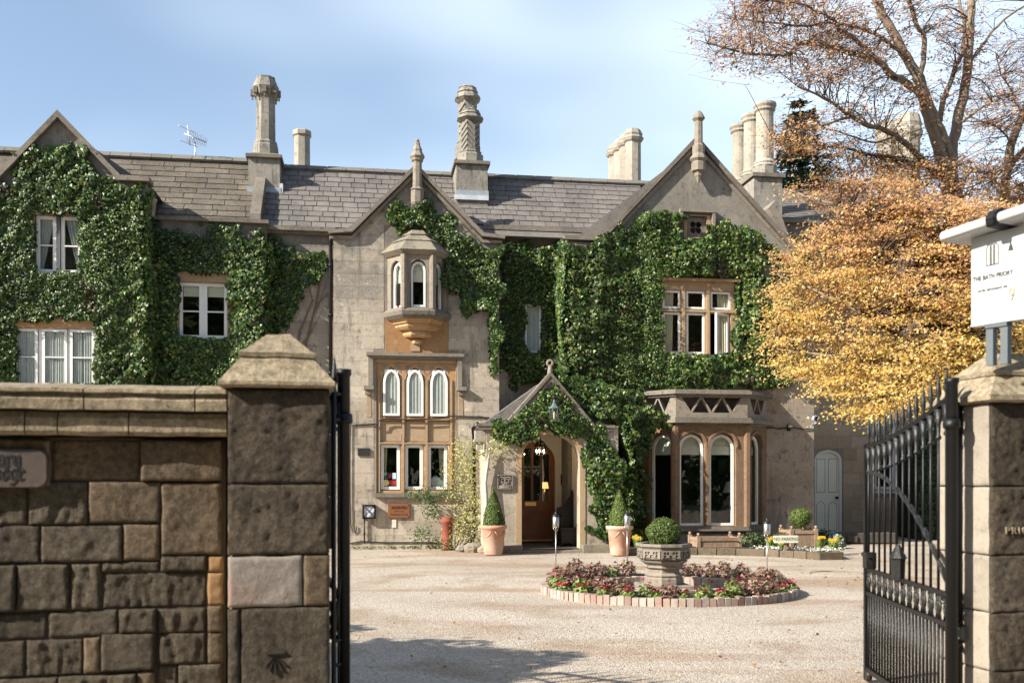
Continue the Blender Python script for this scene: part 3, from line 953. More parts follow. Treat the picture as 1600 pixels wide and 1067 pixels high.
# gable window: two open casements with tied back curtains
mid = (wa[0]+wa[1])/2
for k, (a, b) in enumerate(((wa[0]+.02, mid-.06), (mid+.04, wa[1]-.02))):
    f = casement(house, a, b, wa[2]+.02, wa[3]-.03, HN+.06, fw=.075, bars=((wa[2]+wa[3])/2 - .03,))
    curtain(f, a+.07, b-.05, wa[2]+.06, wa[3]-.06, HN+.14, 4, 'curtain', taper=.85 if k == 0 else -.85)
MB().box(mid-.045, mid+.03, HN+.03, HN+.16, wa[2], wa[3]).build('mullion', plain('shadowy_mullion_paint', (.10, .10, .10), .7), house)  # shade between the casements put into the mullion's dark colour
sg = MB().plate(rect(wa[0]-.02, wa[1]+.02, wa[2]-.03, wa[3]+.12), [rect(wa[0]+.005, wa[1]-.005, wa[2]+.005, wa[3]-.02)], HN-.02, HN+.04).build('window_surround', M['ochre2'], house)
room(sg, wa[0], wa[1], wa[2], wa[3], HN+.36, .45)
# three-light window below
sg = MB().plate(rect(wb[0]-.02, wb[1]+.02, wb[2]-.03, wb[3]+.28), [rect(wb[0]+.01, wb[1]-.01, wb[2]+.01, wb[3]-.02)], HN-.03, HN+.05).build('window_surround', M['ochre'], house)
ww = (wb[1]-wb[0])/3
for k in range(3):
    a, b = wb[0]+k*ww+.03, wb[0]+(k+1)*ww-.03
    if k == 0: b -= .04
    f = casement(house, a, b, wb[2]+.02, wb[3]-.03, HN-.005+(.01 if k == 0 else 0), fw=.06, dpt=.024, bars=((wb[2]+wb[3])/2,))
    curtain(f, a+.06, (a+b)/2-.01, wb[2]+.06, wb[3]-.06, HN+.04, 4, 'curtain', amp=.008)
    curtain(f, (a+b)/2+.0, b-.06, wb[2]+.06, wb[3]-.06, HN+.04, 4, 'curtain', amp=.008)
MB().box(wb[0]+ww-.06, wb[0]+ww+.02, HN+.04, HN+.2, wb[2], wb[3]).box(wb[0]+2*ww-.03, wb[0]+2*ww+.03, HN+.04, HN+.2, wb[2], wb[3]).build('mullion', M['white'], house)
room(sg, wb[0], wb[1], wb[2], wb[3], HN+.36, .45)
# ---------------------------------------------------------------- big right-hand gable
n = NG
rg0, rg1 = hs(888, n), hs(1272, n)
apR = HF.sz(1087, 223, n)
kL, kR = HF.sz(940, 373, n), HF.sz(1234, 383, n)
rg_poly = [(rg0, -.1), (rg1, -.1), (rg1, kR[1]), kR, apR, kL, (rg0, kL[1])]
wr = (hs(1034, n), hs(1143, n), HF.z(1090, 555, n), HF.z(1090, 454, n))
q0 = (hs(1073, n), hs(1104, n), HF.z(1088, 371, n), HF.z(1088, 338, n))
bay_hole = (hs(1022, n), hs(1178, n), HF.z(1100, 828, n), HF.z(1100, 680, n))
w_rg = MB().plate(rg_poly, [rect(*wr), rect(*q0), rect(*bay_hole)], n, n+.35).build('wall', M['gable'], house)
ashlar(w_rg, rect(hs(1190, n), rg1-.002, .02, HF.z(1240, 590, n)), [], n, mk='stainwall', ch=.37, bl=(.6, .9))
# the corner return and recess towards the wing
MB().box(rg1-.35, rg1-.001, n+.352, NW+.1, -.1, kR[1]-.05).build('wall', M['wall'], house)
MB().box(rg0+.001, rg0+.35, n+.352, NC+.1, -.1, kL[1]-.05).build('wall', M['gable'], house)
mb = MB(); ribbon(mb, [(rg0-.12, kL[1]-.07), (kL[0], kL[1]-.07), apR, (kR[0], kR[1]-.07), (rg1+.1, kR[1]-.07)], .10, n-.11, n+.35)
mb.build('coping', M['cope'], house)
mb = MB(); ribbon(mb, [(rg0-.06, kL[1]-.20), (kL[0]+.02, kL[1]-.20), (apR[0], apR[1]-.16), (kR[0]-.02, kR[1]-.20), (rg1+.05, kR[1]-.20)], .08, n-.05, n+.05)
mb.build('moulding', M['trim'], house)
gable_roof(((rg0, kL[1]-.12), (apR[0], apR[1]-.06), (rg1, kR[1]-.12)), n+.34, 5.2)
pz = lambda y: HF.z(1091, y, n-.12)
ps = hs(1091, n-.12)
mb = MB()
mb.lathe([(.02, pz(287)), (.075, pz(277)), (.09, pz(276)), (.10, pz(270)), (.17, pz(268)), (.18, pz(256)), (.16, pz(254)), (.22, pz(250)), (.20, pz(246)), (.15, pz(242)), (.16, pz(229)), (.105, pz(226)), (.10, pz(191)), (.16, pz(187)), (.15, pz(184)), (.075, pz(176)), (.03, pz(174))], ps, n-.14, 8, smooth=False, rot=R(22.5))
mb.build('pinnacle', M['trim'], house)

# six-light stone window
wz0, wz1 = wr[2], wr[3]
cols = [(1034, 1064), (1071, 1102), (1109, 1142)]
ztr = HF.z(1090, 486, n)
holes = []
for a, b in cols:
    holes.append(rect(hs(a, n)+.01, hs(b, n)-.01, ztr+.03, wz1-.01)); holes.append(rect(hs(a, n)+.01, hs(b, n)-.01, wz0+.02, ztr-.04))
sixf = MB().plate(rect(wr[0]-.04, wr[1]+.16, wz0-.03, HF.z(1090, 439, n)), holes, n-.03, n+.2).build('mullioned_frame', M['ochre2'], house)
tag(sixf, 'pale ochre stone frame of the upper six-light window')
mb = MB()
for px in (1067.5, 1105.5):
    x = hs(px, n); mb.box(x-.035, x+.035, n-.06, n-.03, wz0, wz1+.18)
mb.box(wr[0]-.02, wr[1]+.12, n-.055, n-.03, ztr-.035, ztr+.02)
mb.build('mullion', M['ochre2'], house)
MB().box(wr[0]-.05, wr[1]+.2, n-.10, n-.03, HF.z(1090, 440, n), HF.z(1090, 436, n)).build('hood_mould', M['ochre'], house)
MB().box(wr[0]-.03, wr[1]+.05, n-.09, n-.01, wz0-.10, wz0-.03).build('sill', M['trim'], house)
for i, (a, b) in enumerate(cols):
    s0, s1 = hs(a, n)+.02, hs(b, n)-.02
    casement(house, s0, s1, ztr+.05, wz1-.02, n+.0, fw=.05, dpt=.03)
    if i < 2:
        f = casement(house, s0, s1, wz0+.03, ztr-.05, n+.0, fw=.055, dpt=.03)
    else:   # the open casement
        Mx, L = face_matrix((s1, n+.06), (s1 - (s1-s0)*.62, n-.28))
        Mx, L = face_matrix((s1 - (s1-s0)*.80, n-.16), (s1, n+.05))
        f = casement(house, 0, L, wz0+.03, ztr-.05, 0, fw=.055, M4=Mx)
    if i == 0: curtain(f, s0+.04, s0+(s1-s0)*.66, wz0+.05, wz1-.05, n+.06, 4, 'curtain_beige', taper=.12, amp=.014)
    if i == 2: curtain(f, s0+(s1-s0)*.40, s1-.02, wz0+.05, wz1-.05, n+.09, 4, 'curtain_beige', taper=-.12, amp=.014)
room(sixf, wr[0], wr[1], wz0, wz1, n+.36, 1.3)
# table lamp behind the left light
lx = hs(1058, n+.6)
# quatrefoil vent
qc = ((q0[0]+q0[1])/2, (q0[2]+q0[3])/2); qr = (q0[1]-q0[0])/2
lobes = []
for k in range(4):
    a = math.pi/2*k + math.pi/4
    cx, cz = qc[0] + math.cos(a)*qr*.40, qc[1] + math.sin(a)*qr*.40
    lobes.append([(cx + .30*qr*math.cos(t), cz + .30*qr*math.sin(t)) for t in [2*math.pi*i/12 for i in range(12)]])
lobes.append([(qc[0] + .13*qr*math.cos(t), qc[1] + .13*qr*math.sin(t)) for t in [2*math.pi*i/8 for i in range(8)]])
qf = MB().plate(rect(*q0), lobes, n+.06, n+.14).build('quatrefoil_vent', M['trim'], house)
room(qf, *q0, n+.36, .5, .1)
MB().plate(rect(q0[0]-.08, q0[1]+.1, q0[2]-.03, q0[3]+.03), [rect(*q0)], n-.02, n+.06).build('window_surround', M['ochre2'], house)
mb = MB(); mb.box(q0[0]-.20, q0[1]+.20, n-.11, n, q0[3]+.08, q0[3]+.16)
mb.box(q0[0]-.20, q0[0]-.12, n-.10, n, q0[3]-.16, q0[3]+.08); mb.box(q0[1]+.12, q0[1]+.20, n-.10, n, q0[3]-.40, q0[3]+.08); mb.box(q0[1]+.12, q0[1]+.40, n-.10, n, q0[3]-.45, q0[3]-.40)
mb.build('hood_mould', M['trim'], house)

# ---------------------------------------------------------------- bay window
bn = n - .82
bx = [hs(1000, n), hs(1056, bn), hs(1168, bn), hs(1198, n)]
def bayp(o=0.0): return [(bx[0]-o*1.2, n), (bx[1]-o*.45, bn-o), (bx[2]+o*.45, bn-o), (bx[3]+o*1.2, n)]
bz = lambda y: HF.z(1110, y, bn)
bay = MB()
bay.slab(bayp(.02), -.1, bz(834)); bay.slab(bayp(-.02), bz(834), bz(829))
bay = bay.build('bay_window', M['trim'], house)
tag(bay, 'stone bay with a pierced parapet and tall arched lights')
MB().slab(bayp(.10), bz(829), bz(826)).slab(bayp(.05), bz(826), bz(823)).build('sill', M['cope'], bay)
BP = bayp(0.0)
zw0, zw1 = bz(823), bz(664)
lights = {0: [(.22, None)], 1: None, 2: [(.12, None)]}
for i in range(3):
    Mx, L = face_matrix(BP[i], BP[i+1])
    if i == 1:
        a0, a1 = HF.s(1061, bn)-BP[1][0], HF.s(1102, bn)-BP[1][0]
        b0, b1 = HF.s(1108, bn)-BP[1][0], HF.s(1150, bn)-BP[1][0]
        ops = [(a0, a1), (b0, b1)]
    elif i == 0: ops = [(L*.26, L*.90)]
    else: ops = [(L*.10, L*.74)]
    hol = [arch(a, b, zw0+.02, bz(676), .36) for a, b in ops]
    MB().at(Mx).plate(rect(0, L, zw0, zw1), hol, 0, .2).build('mullioned_frame', M['baystone'], bay)
    for a, b in ops:
        f = casement(bay, a+.02, b-.02, zw0+.03, bz(678), .09, ah=.36, fw=.06, M4=Mx, name='casement')
        mb = MB().at(Mx); mb.box(a+.03, b-.03, .22, .24, bz(710), bz(696)); mb.build('blind', M['blind'], bay)
        mb = MB().at(Mx); mb.box(a+.03, b-.03, .25, .26, bz(697), bz(676)); mb.build('blind', M['blind'], bay)
        # raised moulding round each arch head
        o1 = arch(a-.045, b+.045, bz(700), bz(671), .40); o2 = arch(a-.01, b+.01, bz(700)-.01, bz(675), .37)
        MB().at(Mx).plate(o1[2:] + o2[2:][::-1], [], -.035, .0).build('arch_moulding', M['baystone'], bay)
    # shafts at the angles
for p in BP[1:3]:
    mb = MB(); mb.lathe([(.11, zw0), (.11, zw1)], p[0], p[1]+.05, 8, smooth=False, rot=R(22.5)); mb.build('shaft', M['baystone'], bay)
x = HF.s(1105, bn); MB().box(x-.035, x+.035, bn-.03, bn+.01, zw0, bz(690)).build('mullion', M['baystone'], bay)
MB().slab(bayp(.03), zw1, bz(661)).slab(bayp(.17), bz(661), bz(656)).slab(bayp(.12), bz(656), bz(652.5)).build('cornice', M['cope'], bay)
MB().slab(bayp(-.1), bz(652.4), bz(651)).build('flat_roof', M['lead'], bay)
zq0, zq1 = bz(652.3), bz(619.5)
for i in range(3):
    Mx, L = face_matrix(BP[i], BP[i+1])
    hol = []
    za, zb_ = bz(644.5), bz(620.8)
    k = {0: 3, 1: 5, 2: 3}[i]
    m0 = .12; wdt = (L - 2*m0) / (k + 1) * 2
    g = .021
    for j in range(k):
        x0 = m0 + j * wdt / 2
        if j % 2 == 0: t = [(x0+g*1.6, zb_), (x0+wdt/2, za+g*.9), (x0+wdt-g*1.6, zb_)]
        else: t = [(x0+g*1.6, za), (x0+wdt-g*1.6, za), (x0+wdt/2, zb_-g*.9)]
        hol.append(t)
    MB().at(Mx).plate(rect(0, L, zq0, zq1), hol, .0, .13).build('pierced_parapet', M['trim'], bay)
par = MB()
par.slab(bayp(.06), zq1, bz(616)).slab(bayp(.13), bz(616), bz(611)).slab(bayp(.08), bz(611), bz(609))
par.build('parapet_coping', M['cope'], bay)
room(bay, bay_hole[0], bay_hole[1], bay_hole[2], bay_hole[3], n+.36, 2.2, .25)
# lamp and table inside the bay room
mb = MB(); lp = (hs(1142, n+.3), n+.3); zl = HF.z(1142, 768, n+.3)
mb.lathe([(.22, zl-.02), (.12, zl+.26)], lp[0], lp[1], 14, cap=False); mb.lathe([(.03, zl-.5), (.05, zl-.3), (.02, zl)], lp[0], lp[1], 8)
bl = mb.build('table_lamp', M['blind']); bl.parent = None
bl.matrix_world = Matrix.Translation(Vector((HF.ox, HF.oy, 0))) @ Matrix.Rotation(HF.a, 4, 'Z')
tag(bl, 'unlit pale table lamp behind the bay window glass', 'lamp')

# ---------------------------------------------------------------- chimneys
def octa(k=8): return dict(seg=k, smooth=False, rot=R(22.5))
def put(part, name, prof, s, nn, mk='chim', seg=8, smooth=False, parent=None):
    mb = MB(); mb.lathe(prof, s, nn, seg, smooth=smooth, rot=R(22.5)); return mb.build(name, M[mk], parent)
# tall single stack beside the stone tiled roof
cn = 1.35
cz = lambda y: HF.z(413, y, cn)
c0, c1 = hs(388, cn), hs(437, cn)
ch = MB().box(c0, c1, cn-.0, cn+1.3, RE[1]-.2, cz(247)).build('chimney', M['chim'], house)
tag(ch, 'tallest plain octagonal chimney')
MB().box(c0-.06, c1+.06, cn-.08, cn+1.38, cz(247), cz(242)).build('cap_slab', M['cope'], ch)
cs, cnn = (c0+c1)/2, cn+.45
MB().loft([[(c0-.04, cn-.04, cz(242)), (c1+.04, cn-.04, cz(242)), (c1+.04, cn+1.3, cz(242)), (c0-.04, cn+1.3, cz(242))], [(c0+.12, cn+.1, cz(237)), (c1-.12, cn+.1, cz(237)), (c1-.12, cn+1.1, cz(237)), (c0+.12, cn+1.1, cz(237))]]).build('weathering', M['cope'], ch)
put(ch, 'stack', [(.33, cz(240)), (.33, cz(222)), (.30, cz(219)), (.31, cz(216)), (.255, cz(212)), (.245, cz(150)), (.255, cz(144)), (.31, cz(141)), (.33, cz(134)), (.36, cz(129)), (.33, cz(126)), (.28, cz(119)), (.245, cz(115)), (.25, cz(112)), (.18, cz(111))], cs, cnn, parent=ch)
for k in range(8):
    a = R(45*k); x, y = cs+.33*math.cos(a), cnn+.33*math.sin(a)
    MB().box(x-.045, x+.045, y-.045, y+.045, cz(141), cz(131)).box(x-.02, x+.02, y-.02, y+.02, cz(147), cz(141)).build('crenel', M['cope'], ch)
MB().box(c0-.03, c1+.03, cn-.03, cn+.02, cz(309), cz(293)).build('flashing', M['lead'], ch)
MB().box(c1, c1+.08, cn-.02, cn+.9, cz(305), cz(286)).build('flashing', M['leadpale'], ch)
# pale shaft behind the ridge
bz2 = lambda y: HF.z(472, y, 6.0)
b2 = put(None, 'chimney', [(.255, bz2(330)), (.245, bz2(215)), (.29, bz2(213)), (.29, bz2(207)), (.25, bz2(205))], hs(472, 6.0), 6.0, 'chimpale', parent=house)
tag(b2, 'short pale octagonal chimney behind the ridge')
# pair of zigzag stacks
cn = 1.15
cz = lambda y: HF.z(736, y, cn)
c0, c1 = hs(713, cn), hs(762, cn)
ch = MB().box(c0, c1, cn, cn+1.5, RE[1]+.4, cz(257)).build('chimney', M['chim'], house)
tag(ch, 'twin chimney carved with zigzags')
MB().box(c0-.06, c1+.06, cn-.08, cn+1.58, cz(257), cz(252)).build('cap_slab', M['cope'], ch)
MB().box(c0-.02, c1+.02, cn-.03, cn, cz(306), cz(298)).build('flashing', M['lead'], ch)
MB().box(c0-.05, c1+.02, cn-.05, cn, cz(313), cz(306)).build('flashing', M['leadpale'], ch)
def zig_stack(s, nn, zt, zb, r=.235):
    H = zt - zb
    z = lambda t: zb + H*t
    o = put(ch, 'stack', [(r+.12, z(0)), (r+.12, z(.17)), (r+.06, z(.20)), (r+.08, z(.23)), (r, z(.26)), (r-.01, z(.76)), (r+.04, z(.78)), (r+.13, z(.82)), (r+.11, z(.85)), (r+.03, z(.90)), (r+.06, z(.91)), (r+.0, z(.965)), (r+.02, z(.97)), (r-.05, z(1))], s, nn, parent=ch)
    mb = MB()
    nb = 5
    for k in range(nb):
        zc = z(.31) + k * (z(.71)-z(.31)) / (nb-1)
        dz = .10; tk = .075
        inn, out = [], []
        pts = []
        for i in range(8):
            a = R(45*i + 22.5); rr = r+.03
            zz = zc + (dz if i % 2 else -dz)
            pts.append((s + rr*math.cos(a), nn + rr*math.sin(a), zz, s + (r-.03)*math.cos(a), nn + (r-.03)*math.sin(a)))
        rings = [[(p[3], p[4], p[2]-tk) for p in pts], [(p[0], p[1], p[2]-tk*.6) for p in pts], [(p[0], p[1], p[2]+tk*.6) for p in pts], [(p[3], p[4], p[2]+tk) for p in pts]]
        mb.loft(rings, cap=False)
    mb.build('zigzag', M['chim'], ch)
zig_stack(hs(734.5, cn+.42), cn+.42, cz(163), cz(252))
nn2 = cn + 1.15
zig_stack(hs(730.5, nn2), nn2, HF.z(730, 136, nn2), HF.z(730, 251, nn2))
# cluster behind the ridge
def cluster(px, nn, ytop, ybot, mk, r, cnt, step_s, step_n, label, prof=None):
    zt, zb = HF.z(px, ytop, nn), HF.z(px, ybot, nn)
    root = None
    for k in range(cnt):
        s, m = hs(px, nn) + k*step_s, nn + k*step_n
        H = zt - zb
        prof_ = [(r, zb-2.0), (r-.01, zb + H*.74), (r+.05, zb+H*.77), (r+.09, zb+H*.82), (r+.03, zb+H*.86), (r+.05, zb+H*.9), (r-.03, zt-.02), (r-.08, zt)]
        o = put(None, 'chimney' if k == 0 else 'stack', prof_, s, m, mk, parent=house if k == 0 else root)
        if k == 0: root = o; tag(o, label)
    return root
cluster(989, 7.0, 203, 285, 'chimpale', .265, 4, -.06, .5, 'cluster of four pale octagonal chimneys')
# big round stacks right of the large gable
cn = 2.4
cz = lambda y: HF.z(1195, y, cn)
c0, c1 = hs(1178, cn), hs(1222, cn)
ch = MB().box(c0, c1, cn, cn+2.6, kR[1]-.5, cz(277)).build('chimney', M['chim'], house)
tag(ch, 'row of three big round chimneys')
MB().box(c0-.07, c1+.07, cn-.08, cn+2.7, cz(277), cz(271)).build('cap_slab', M['cope'], ch)
for k in range(3):
    mm = cn + .42 + k*.88
    s = hs(1195, cn+.42) - .02*k
    zb = cz(271)
    put(ch, 'stack', [(.34, zb), (.34, zb+.3)], s, mm, 'chim', parent=ch)
    put(ch, 'stack', [(.34, zb+.3), (.31, zb+.36), (.33, zb+.40), (.255, zb+.5), (.245, cz(175)), (.25, cz(168)), (.30, cz(165)), (.29, cz(162)), (.33, cz(158)), (.32, cz(154)), (.22, cz(152.5))], s, mm, 'chimpale', seg=20, smooth=False, parent=ch)
# sloping stone buttress against it
mb = MB(); mb.plate([(hs(1201, 1.6), HF.z(1205, 325, 1.6)), (hs(1224, 1.6), HF.z(1224, 372, 1.6)), (hs(1234, 1.6), HF.z(1234, 372, 1.6)), (hs(1212, 1.6), HF.z(1212, 312, 1.6))], [], 1.6, 2.39); mb.build('upstand', M['trim'], house)
# far chimney behind the copper tree
cluster(1419, 7.5, 180, 330, 'chimpale', .40, 2, -.25, .8, 'far pale chimney seen through the copper tree')

# ---------------------------------------------------------------- wing behind on the right
n = NW
wx0, wx1 = rg1 - .2, hs(1446, n)
wzt = HF.z(1300, 374, n)
wdoor = (hs(1273, n), hs(1316, n), 0.0, HF.z(1295, 702, n))
wwin = (hs(1366, n), hs(1434, n), HF.z(1400, 766, n), HF.z(1400, 640, n))
w_wing = MB().plate(rect(wx0, wx1, -.1, wzt), [arch(wdoor[0], wdoor[1], -.1, wdoor[3], .32), rect(*wwin)], n, n+.3).build('wall', M['joint'], house)
ashlar(w_wing, rect(wx0+.1, wx1, .02, HF.z(1300, 560, n)), [(wdoor[0]-.05, wdoor[1]+.03, 0, wdoor[3]+.02), (wwin[0]-.05, wwin[1]+.05, wwin[2]-.1, wwin[3]+.1)], n, mk='wing', ch=.37, bl=(.42, .62), joint=.012)
MB().box(wx0, wx1, n-.12, n+.3, wzt, wzt+.09).box(wx0, wx1, n-.05, n+.3, wzt+.09, wzt+.42).box(wx0, wx1, n-.14, n+.3, wzt+.42, wzt+.52).build('parapet', M['cope'], house)
MB().box(wx1-.3, wx1-.001, n+.302, n+6, -.1, wzt+.4).build('wall', M['wing'], house)
wr_mb = MB(); wr_mb.plate([(n+.1, wzt+.45), (n+3.2, HF.z(1250, 297, n+3.2)), (n+6.3, wzt+.45)], [], -(wx0-3), -wx1)
wr_mb.v = [(-y, x, z) for (x, y, z) in wr_mb.v]
wroof = wr_mb.build('roof', M['slate'], house)
slate_mass = MB()
L0, L1 = (n+.1, wzt+.45), (n+3.2, HF.z(1250, 297, n+3.2))
pit = math.atan2(L1[1]-L0[1], L1[0]-L0[0]); LL = math.hypot(L1[0]-L0[0], L1[1]-L0[1])
d = 0; k = 0
while d < LL - .05:
    x = wx0 - (0 if k % 2 else .2)
    while x < wx1:
        Mx = Matrix.Translation((x+.2, L0[0]+(d+.12)*math.cos(pit)-.02*math.sin(pit), L0[1]+(d+.12)*math.sin(pit)+.02*math.cos(pit))) @ Matrix.Rotation(pit-.05, 4, 'X')
        slate_mass.at(Mx).box(-.194, .194, -.135, .135, -.006, .006)
        x += .4
    d += .245; k += 1
tag(slate_mass.build('slate_courses', M['slate'], wroof), kind='stuff')
# white plank door
dr = MB().plate(arch(wdoor[0]+.05, wdoor[1]-.08, .02, wdoor[3]-.07, .28), [], n+.08, n+.13).build('door', M['offwhite'], house)
tag(dr, 'pale grey-green pointed side door')
MB().plate(arch(wdoor[0], wdoor[1], 0, wdoor[3], .32), [arch(wdoor[0]+.05, wdoor[1]-.08, .004, wdoor[3]-.07, .28)], n+.02, n+.14).build('door_frame', M['white'], dr)
dm = (wdoor[0]+wdoor[1])/2 - .02
groove_shade = plain('panel_groove_shade', (.16, .18, .17), .7)  # groove shade drawn as a dark flat ring round each panel
for x0, x1 in ((wdoor[0]+.09, dm-.05), (dm+.05, wdoor[1]-.13)):
    for (za, zb_, poi) in ((1.28, 2.30, False), (.12, 1.02, True)):
        out = rect(x0, x1, za, zb_) if not poi else [(x0, za), (x1, za), (x1, zb_-.1), ((x0+x1)/2, zb_), (x0, zb_-.1)]
        c = ((x0+x1)/2, (za+zb_)/2)
        inn = [(c[0]+(p[0]-c[0])*.93, c[1]+(p[1]-c[1])*.972) for p in out]
        MB().plate(out, [inn], n+.0745, n+.08).build('moulding', groove_shade, dr)
        MB().plate([(c[0]+(p[0]-c[0])*.86, c[1]+(p[1]-c[1])*.945) for p in out], [], n+.068, n+.08).build('panel', M['offwhite'], dr)
mb = MB(); kx = wdoor[1]-.16; mb.tube([(kx, n+.08, 1.12), (kx, n+.03, 1.12)], .018, 8); mb.lathe([(.02, 1.08), (.045, 1.10), (.045, 1.14), (.02, 1.16)], kx, n+.02, 10); mb.build('door_knob', M['black'], dr)
# wing window seen through the gate
a, b = wwin[0], wwin[1]
m3 = (b-a)/2
for k in range(2):
    f = casement(house, a+k*m3+.01, a+(k+1)*m3-.01, wwin[2]+.02, wwin[3]-.02, n+.06, fw=.10, bars=(wwin[2]+.75,))
MB().box(a-.05, b+.05, n-.08, n+.05, wwin[2]-.09, wwin[2]-.005).build('sill', M['white'], house)
room(f, a, b, wwin[2], wwin[3], n+.31, .8)

# ---------------------------------------------------------------- porch
n = -1.75
p0, p1 = hs(760, n), hs(966, n)
pk = HF.z(800, 664, n)
pap = HF.sz(860, 588, n)
por_poly = [(p0, -.1), (p1, -.1), (p1, pk), HF.sz(926, 666, n), pap, HF.sz(792, 664, n), (p0, pk)]
o0, o1 = hs(815, n), hs(906, n)
ozt = HF.z(860, 677, n)
porch = MB().plate(por_poly, [arch(o0, o1, -.1, ozt, .62)], n, n+.32).build('porch', M['wall'], house)
tag(porch, 'gabled entrance porch with an arched opening')
# chamfered arch moulding in warm stone
mo = arch(o0-.13, o1+.13, .0, ozt+.12, .70); mi = arch(o0, o1, -.09, ozt, .62)
MB().plate(mo, [arch(o0+.0, o1-.0, .001, ozt, .62)], n-.015, n).build('arch_moulding', M['ochre2'], porch)
# side walls, back lining, ceiling and floor of the porch
MB().box(p0+.002, p0+.30, n+.321, NC, -.1, pk-.02).build('side_wall', M['wall'], porch)
MB().box(p1-.30, p1-.002, n+.321, NC, -.1, pk-.02).build('side_wall', M['wall'], porch)
pi0, pi1 = hs(806, n), hs(914, n)
MB().box(pi0-.25, pi0, n+.33, NC-.002, -.05, ozt+.3).build('lining', M['plaster'], porch)
MB().box(pi1, pi1+.12, n+.33, NC-.002, -.05, ozt+.3).build('lining', M['plaster'], porch)
MB().plate(rect(pi0, pi1, -.05, ozt+.3), [arch(d0+.0, d1, -.06+.011, dz1, .5)], NC-.05, NC-.003).build('lining', M['plaster'], porch)
MB().box(pi0, pi1, n+.33, NC-.052, ozt+.16, ozt+.3).build('ceiling', M['plaster'], porch)
MB().box(pi0-.1, pi1+.1, n+.02, NC-.06, -.05, .075).build('floor', plain('dark_flagstone', (.10, .085, .07), .6, 0, .3, 3, .2), porch)
MB().box(o0-.05, o1+.05, n-.22, n+.015, -.05, .045).build('threshold', M['trim'], porch)
MB().box(hs(768, n), o0-.02, n-.30, n, -.05, .17).build('step', M['mossroof'], porch)
MB().box(o1+.02, hs(958, n), n-.30, n, -.05, .17).build('step', M['mossroof'], porch)
# roof of the porch
mb = MB(); mb.plate([(p0-.1, pk-.05), (p1+.1, pk-.05), (pap[0], pap[1]-.04)], [], n+.3, NC)
pr = mb.build('porch_roof', M['slate'], house)
pitp = math.atan2(pap[1]-pk, pap[0]-p0)
for k in range(7):
    for j in range(6):
        t = (k + .5) / 7
        x = p0 - .1 + (pap[0]-p0+.1)*t; z = pk - .05 + (pap[1]-pk)*t
        y = n + .36 + j*.36 + (.18 if k % 2 else 0)
        if y + .17 > NC: continue
        link('slate', SLATE, pr, (x-.02*math.sin(pitp), y+.17, z+.02*math.cos(pitp)), (0, -(pitp-.06), 0), (.25, .35, .012))
mb = MB(); ribbon(mb, [(hs(744, n), pk-.03), (hs(791, n), pk-.03), pap, (hs(927, n), pk-.05), (hs(960, n), pk-.05)], .065, n-.07, n+.33)
mb.build('coping', M['cope'], porch)
mb = MB(); ribbon(mb, [(hs(748, n), pk-.11), (hs(792, n), pk-.11), (pap[0], pap[1]-.12), (hs(926, n), pk-.13), (hs(957, n), pk-.13)], .07, n-.05, n+.02)
mb.build('moulding', M['cope'], porch)
# ring finial
rc = (pap[0], n+.05, HF.z(860, 567, n)); rr = .062
mb = MB()
mb.tube([(rc[0]+rr*math.cos(2*math.pi*i/16), rc[1], rc[2]+rr*math.sin(2*math.pi*i/16)) for i in range(17)], .032, 6, cap=False)
mb.lathe([(.07, pap[1]+.02), (.06, pap[1]+.13), (.04, rc[2]-rr)], rc[0], rc[1], 8)
mb.build('ring_finial', M['trim'], porch)
# rainwater hopper and pipes at the porch corner
hx = hs(750, n+.3)
mb = MB(); mb.box(hx-.13, hx+.10, n+.1, n+.32, HF.z(750, 692, n), HF.z(750, 672, n)); mb.box(hx-.16, hx+.13, n+.08, n+.34, HF.z(750, 690, n)+.0, HF.z(750, 686, n))
mb.box(hx-.09, hx+.06, n+.12, n+.3, HF.z(750, 702, n), HF.z(750, 692, n)); mb.build('rainwater_hopper', M['chimpale'], house)
pp = hs(741, -.15)
mb = MB(); mb.tube([(hx-.05, n+.2, HF.z(750, 660, n)), (hx-.16, n+.3, HF.z(745, 668, n)), (pp, -.12, HF.z(742, 690, -.12)), (pp, -.12, .28), (pp-.08, -.2, .12)], .042, 8)
for z in (.5, 1.5, 2.4): mb.lathe([(.055, z), (.055, z+.06)], pp, -.12, 8)
mb.build('downpipe', M['black'], house)
# main downpipe in the angle
dp = hs(516.5, .1)
mb = MB(); mb.tube([(dp+.02, .05, zk-.05), (dp, .12, zk-.2), (dp, .16, zk-.45), (dp, .16, .0)], .045, 8)
for z in (1.2, 2.7, 4.2, 5.6, 6.8): mb.lathe([(.06, z), (.06, z+.07)], dp, .16, 8)
mb.build('downpipe', M['black'], house)

# oak front door
fd = MB()
lo, hi = .12, dz1-.05
dw0, dw1 = d0+.06, d1-.06
pan = []
ns_ = 4; sw = (dw1-dw0-.10)/ns_
zmid = HF.z(845, 782, NC)
zbr = HF.z(845, 797, NC)
for k in range(ns_):
    a = dw0+.05+k*sw+.03; b = a+sw-.06
    zt_ = hi-.10-(.16 if k in (0, ns_-1) else .02)
    pan.append(rect(a, b, zmid, zt_))
fd.plate(arch(dw0, dw1, lo, hi, .46), pan, NC+.06, NC+.12)
door = fd.build('front_door', M['oak'], house)
tag(door, 'brown oak front door with tall glazed lights')
for p in pan:
    MB().box(p[0][0], p[1][0], NC+.085, NC+.09, p[0][1], p[2][1]).build('pane', M['glass'], door)
    a, b = p[0][0], p[1][0]
    MB().plate([(a, .30), (b, .30), (b, zbr-.28), ((a+b)/2, zbr-.10), (a, zbr-.28)], [], NC+.045, NC+.06).build('panel', M['oak'], door)
MB().plate(arch(d0, d1, .0, dz1, .5), [arch(dw0, dw1, .001, hi, .46)], NC+.0, NC+.14).build('door_frame', M['oak'], door)
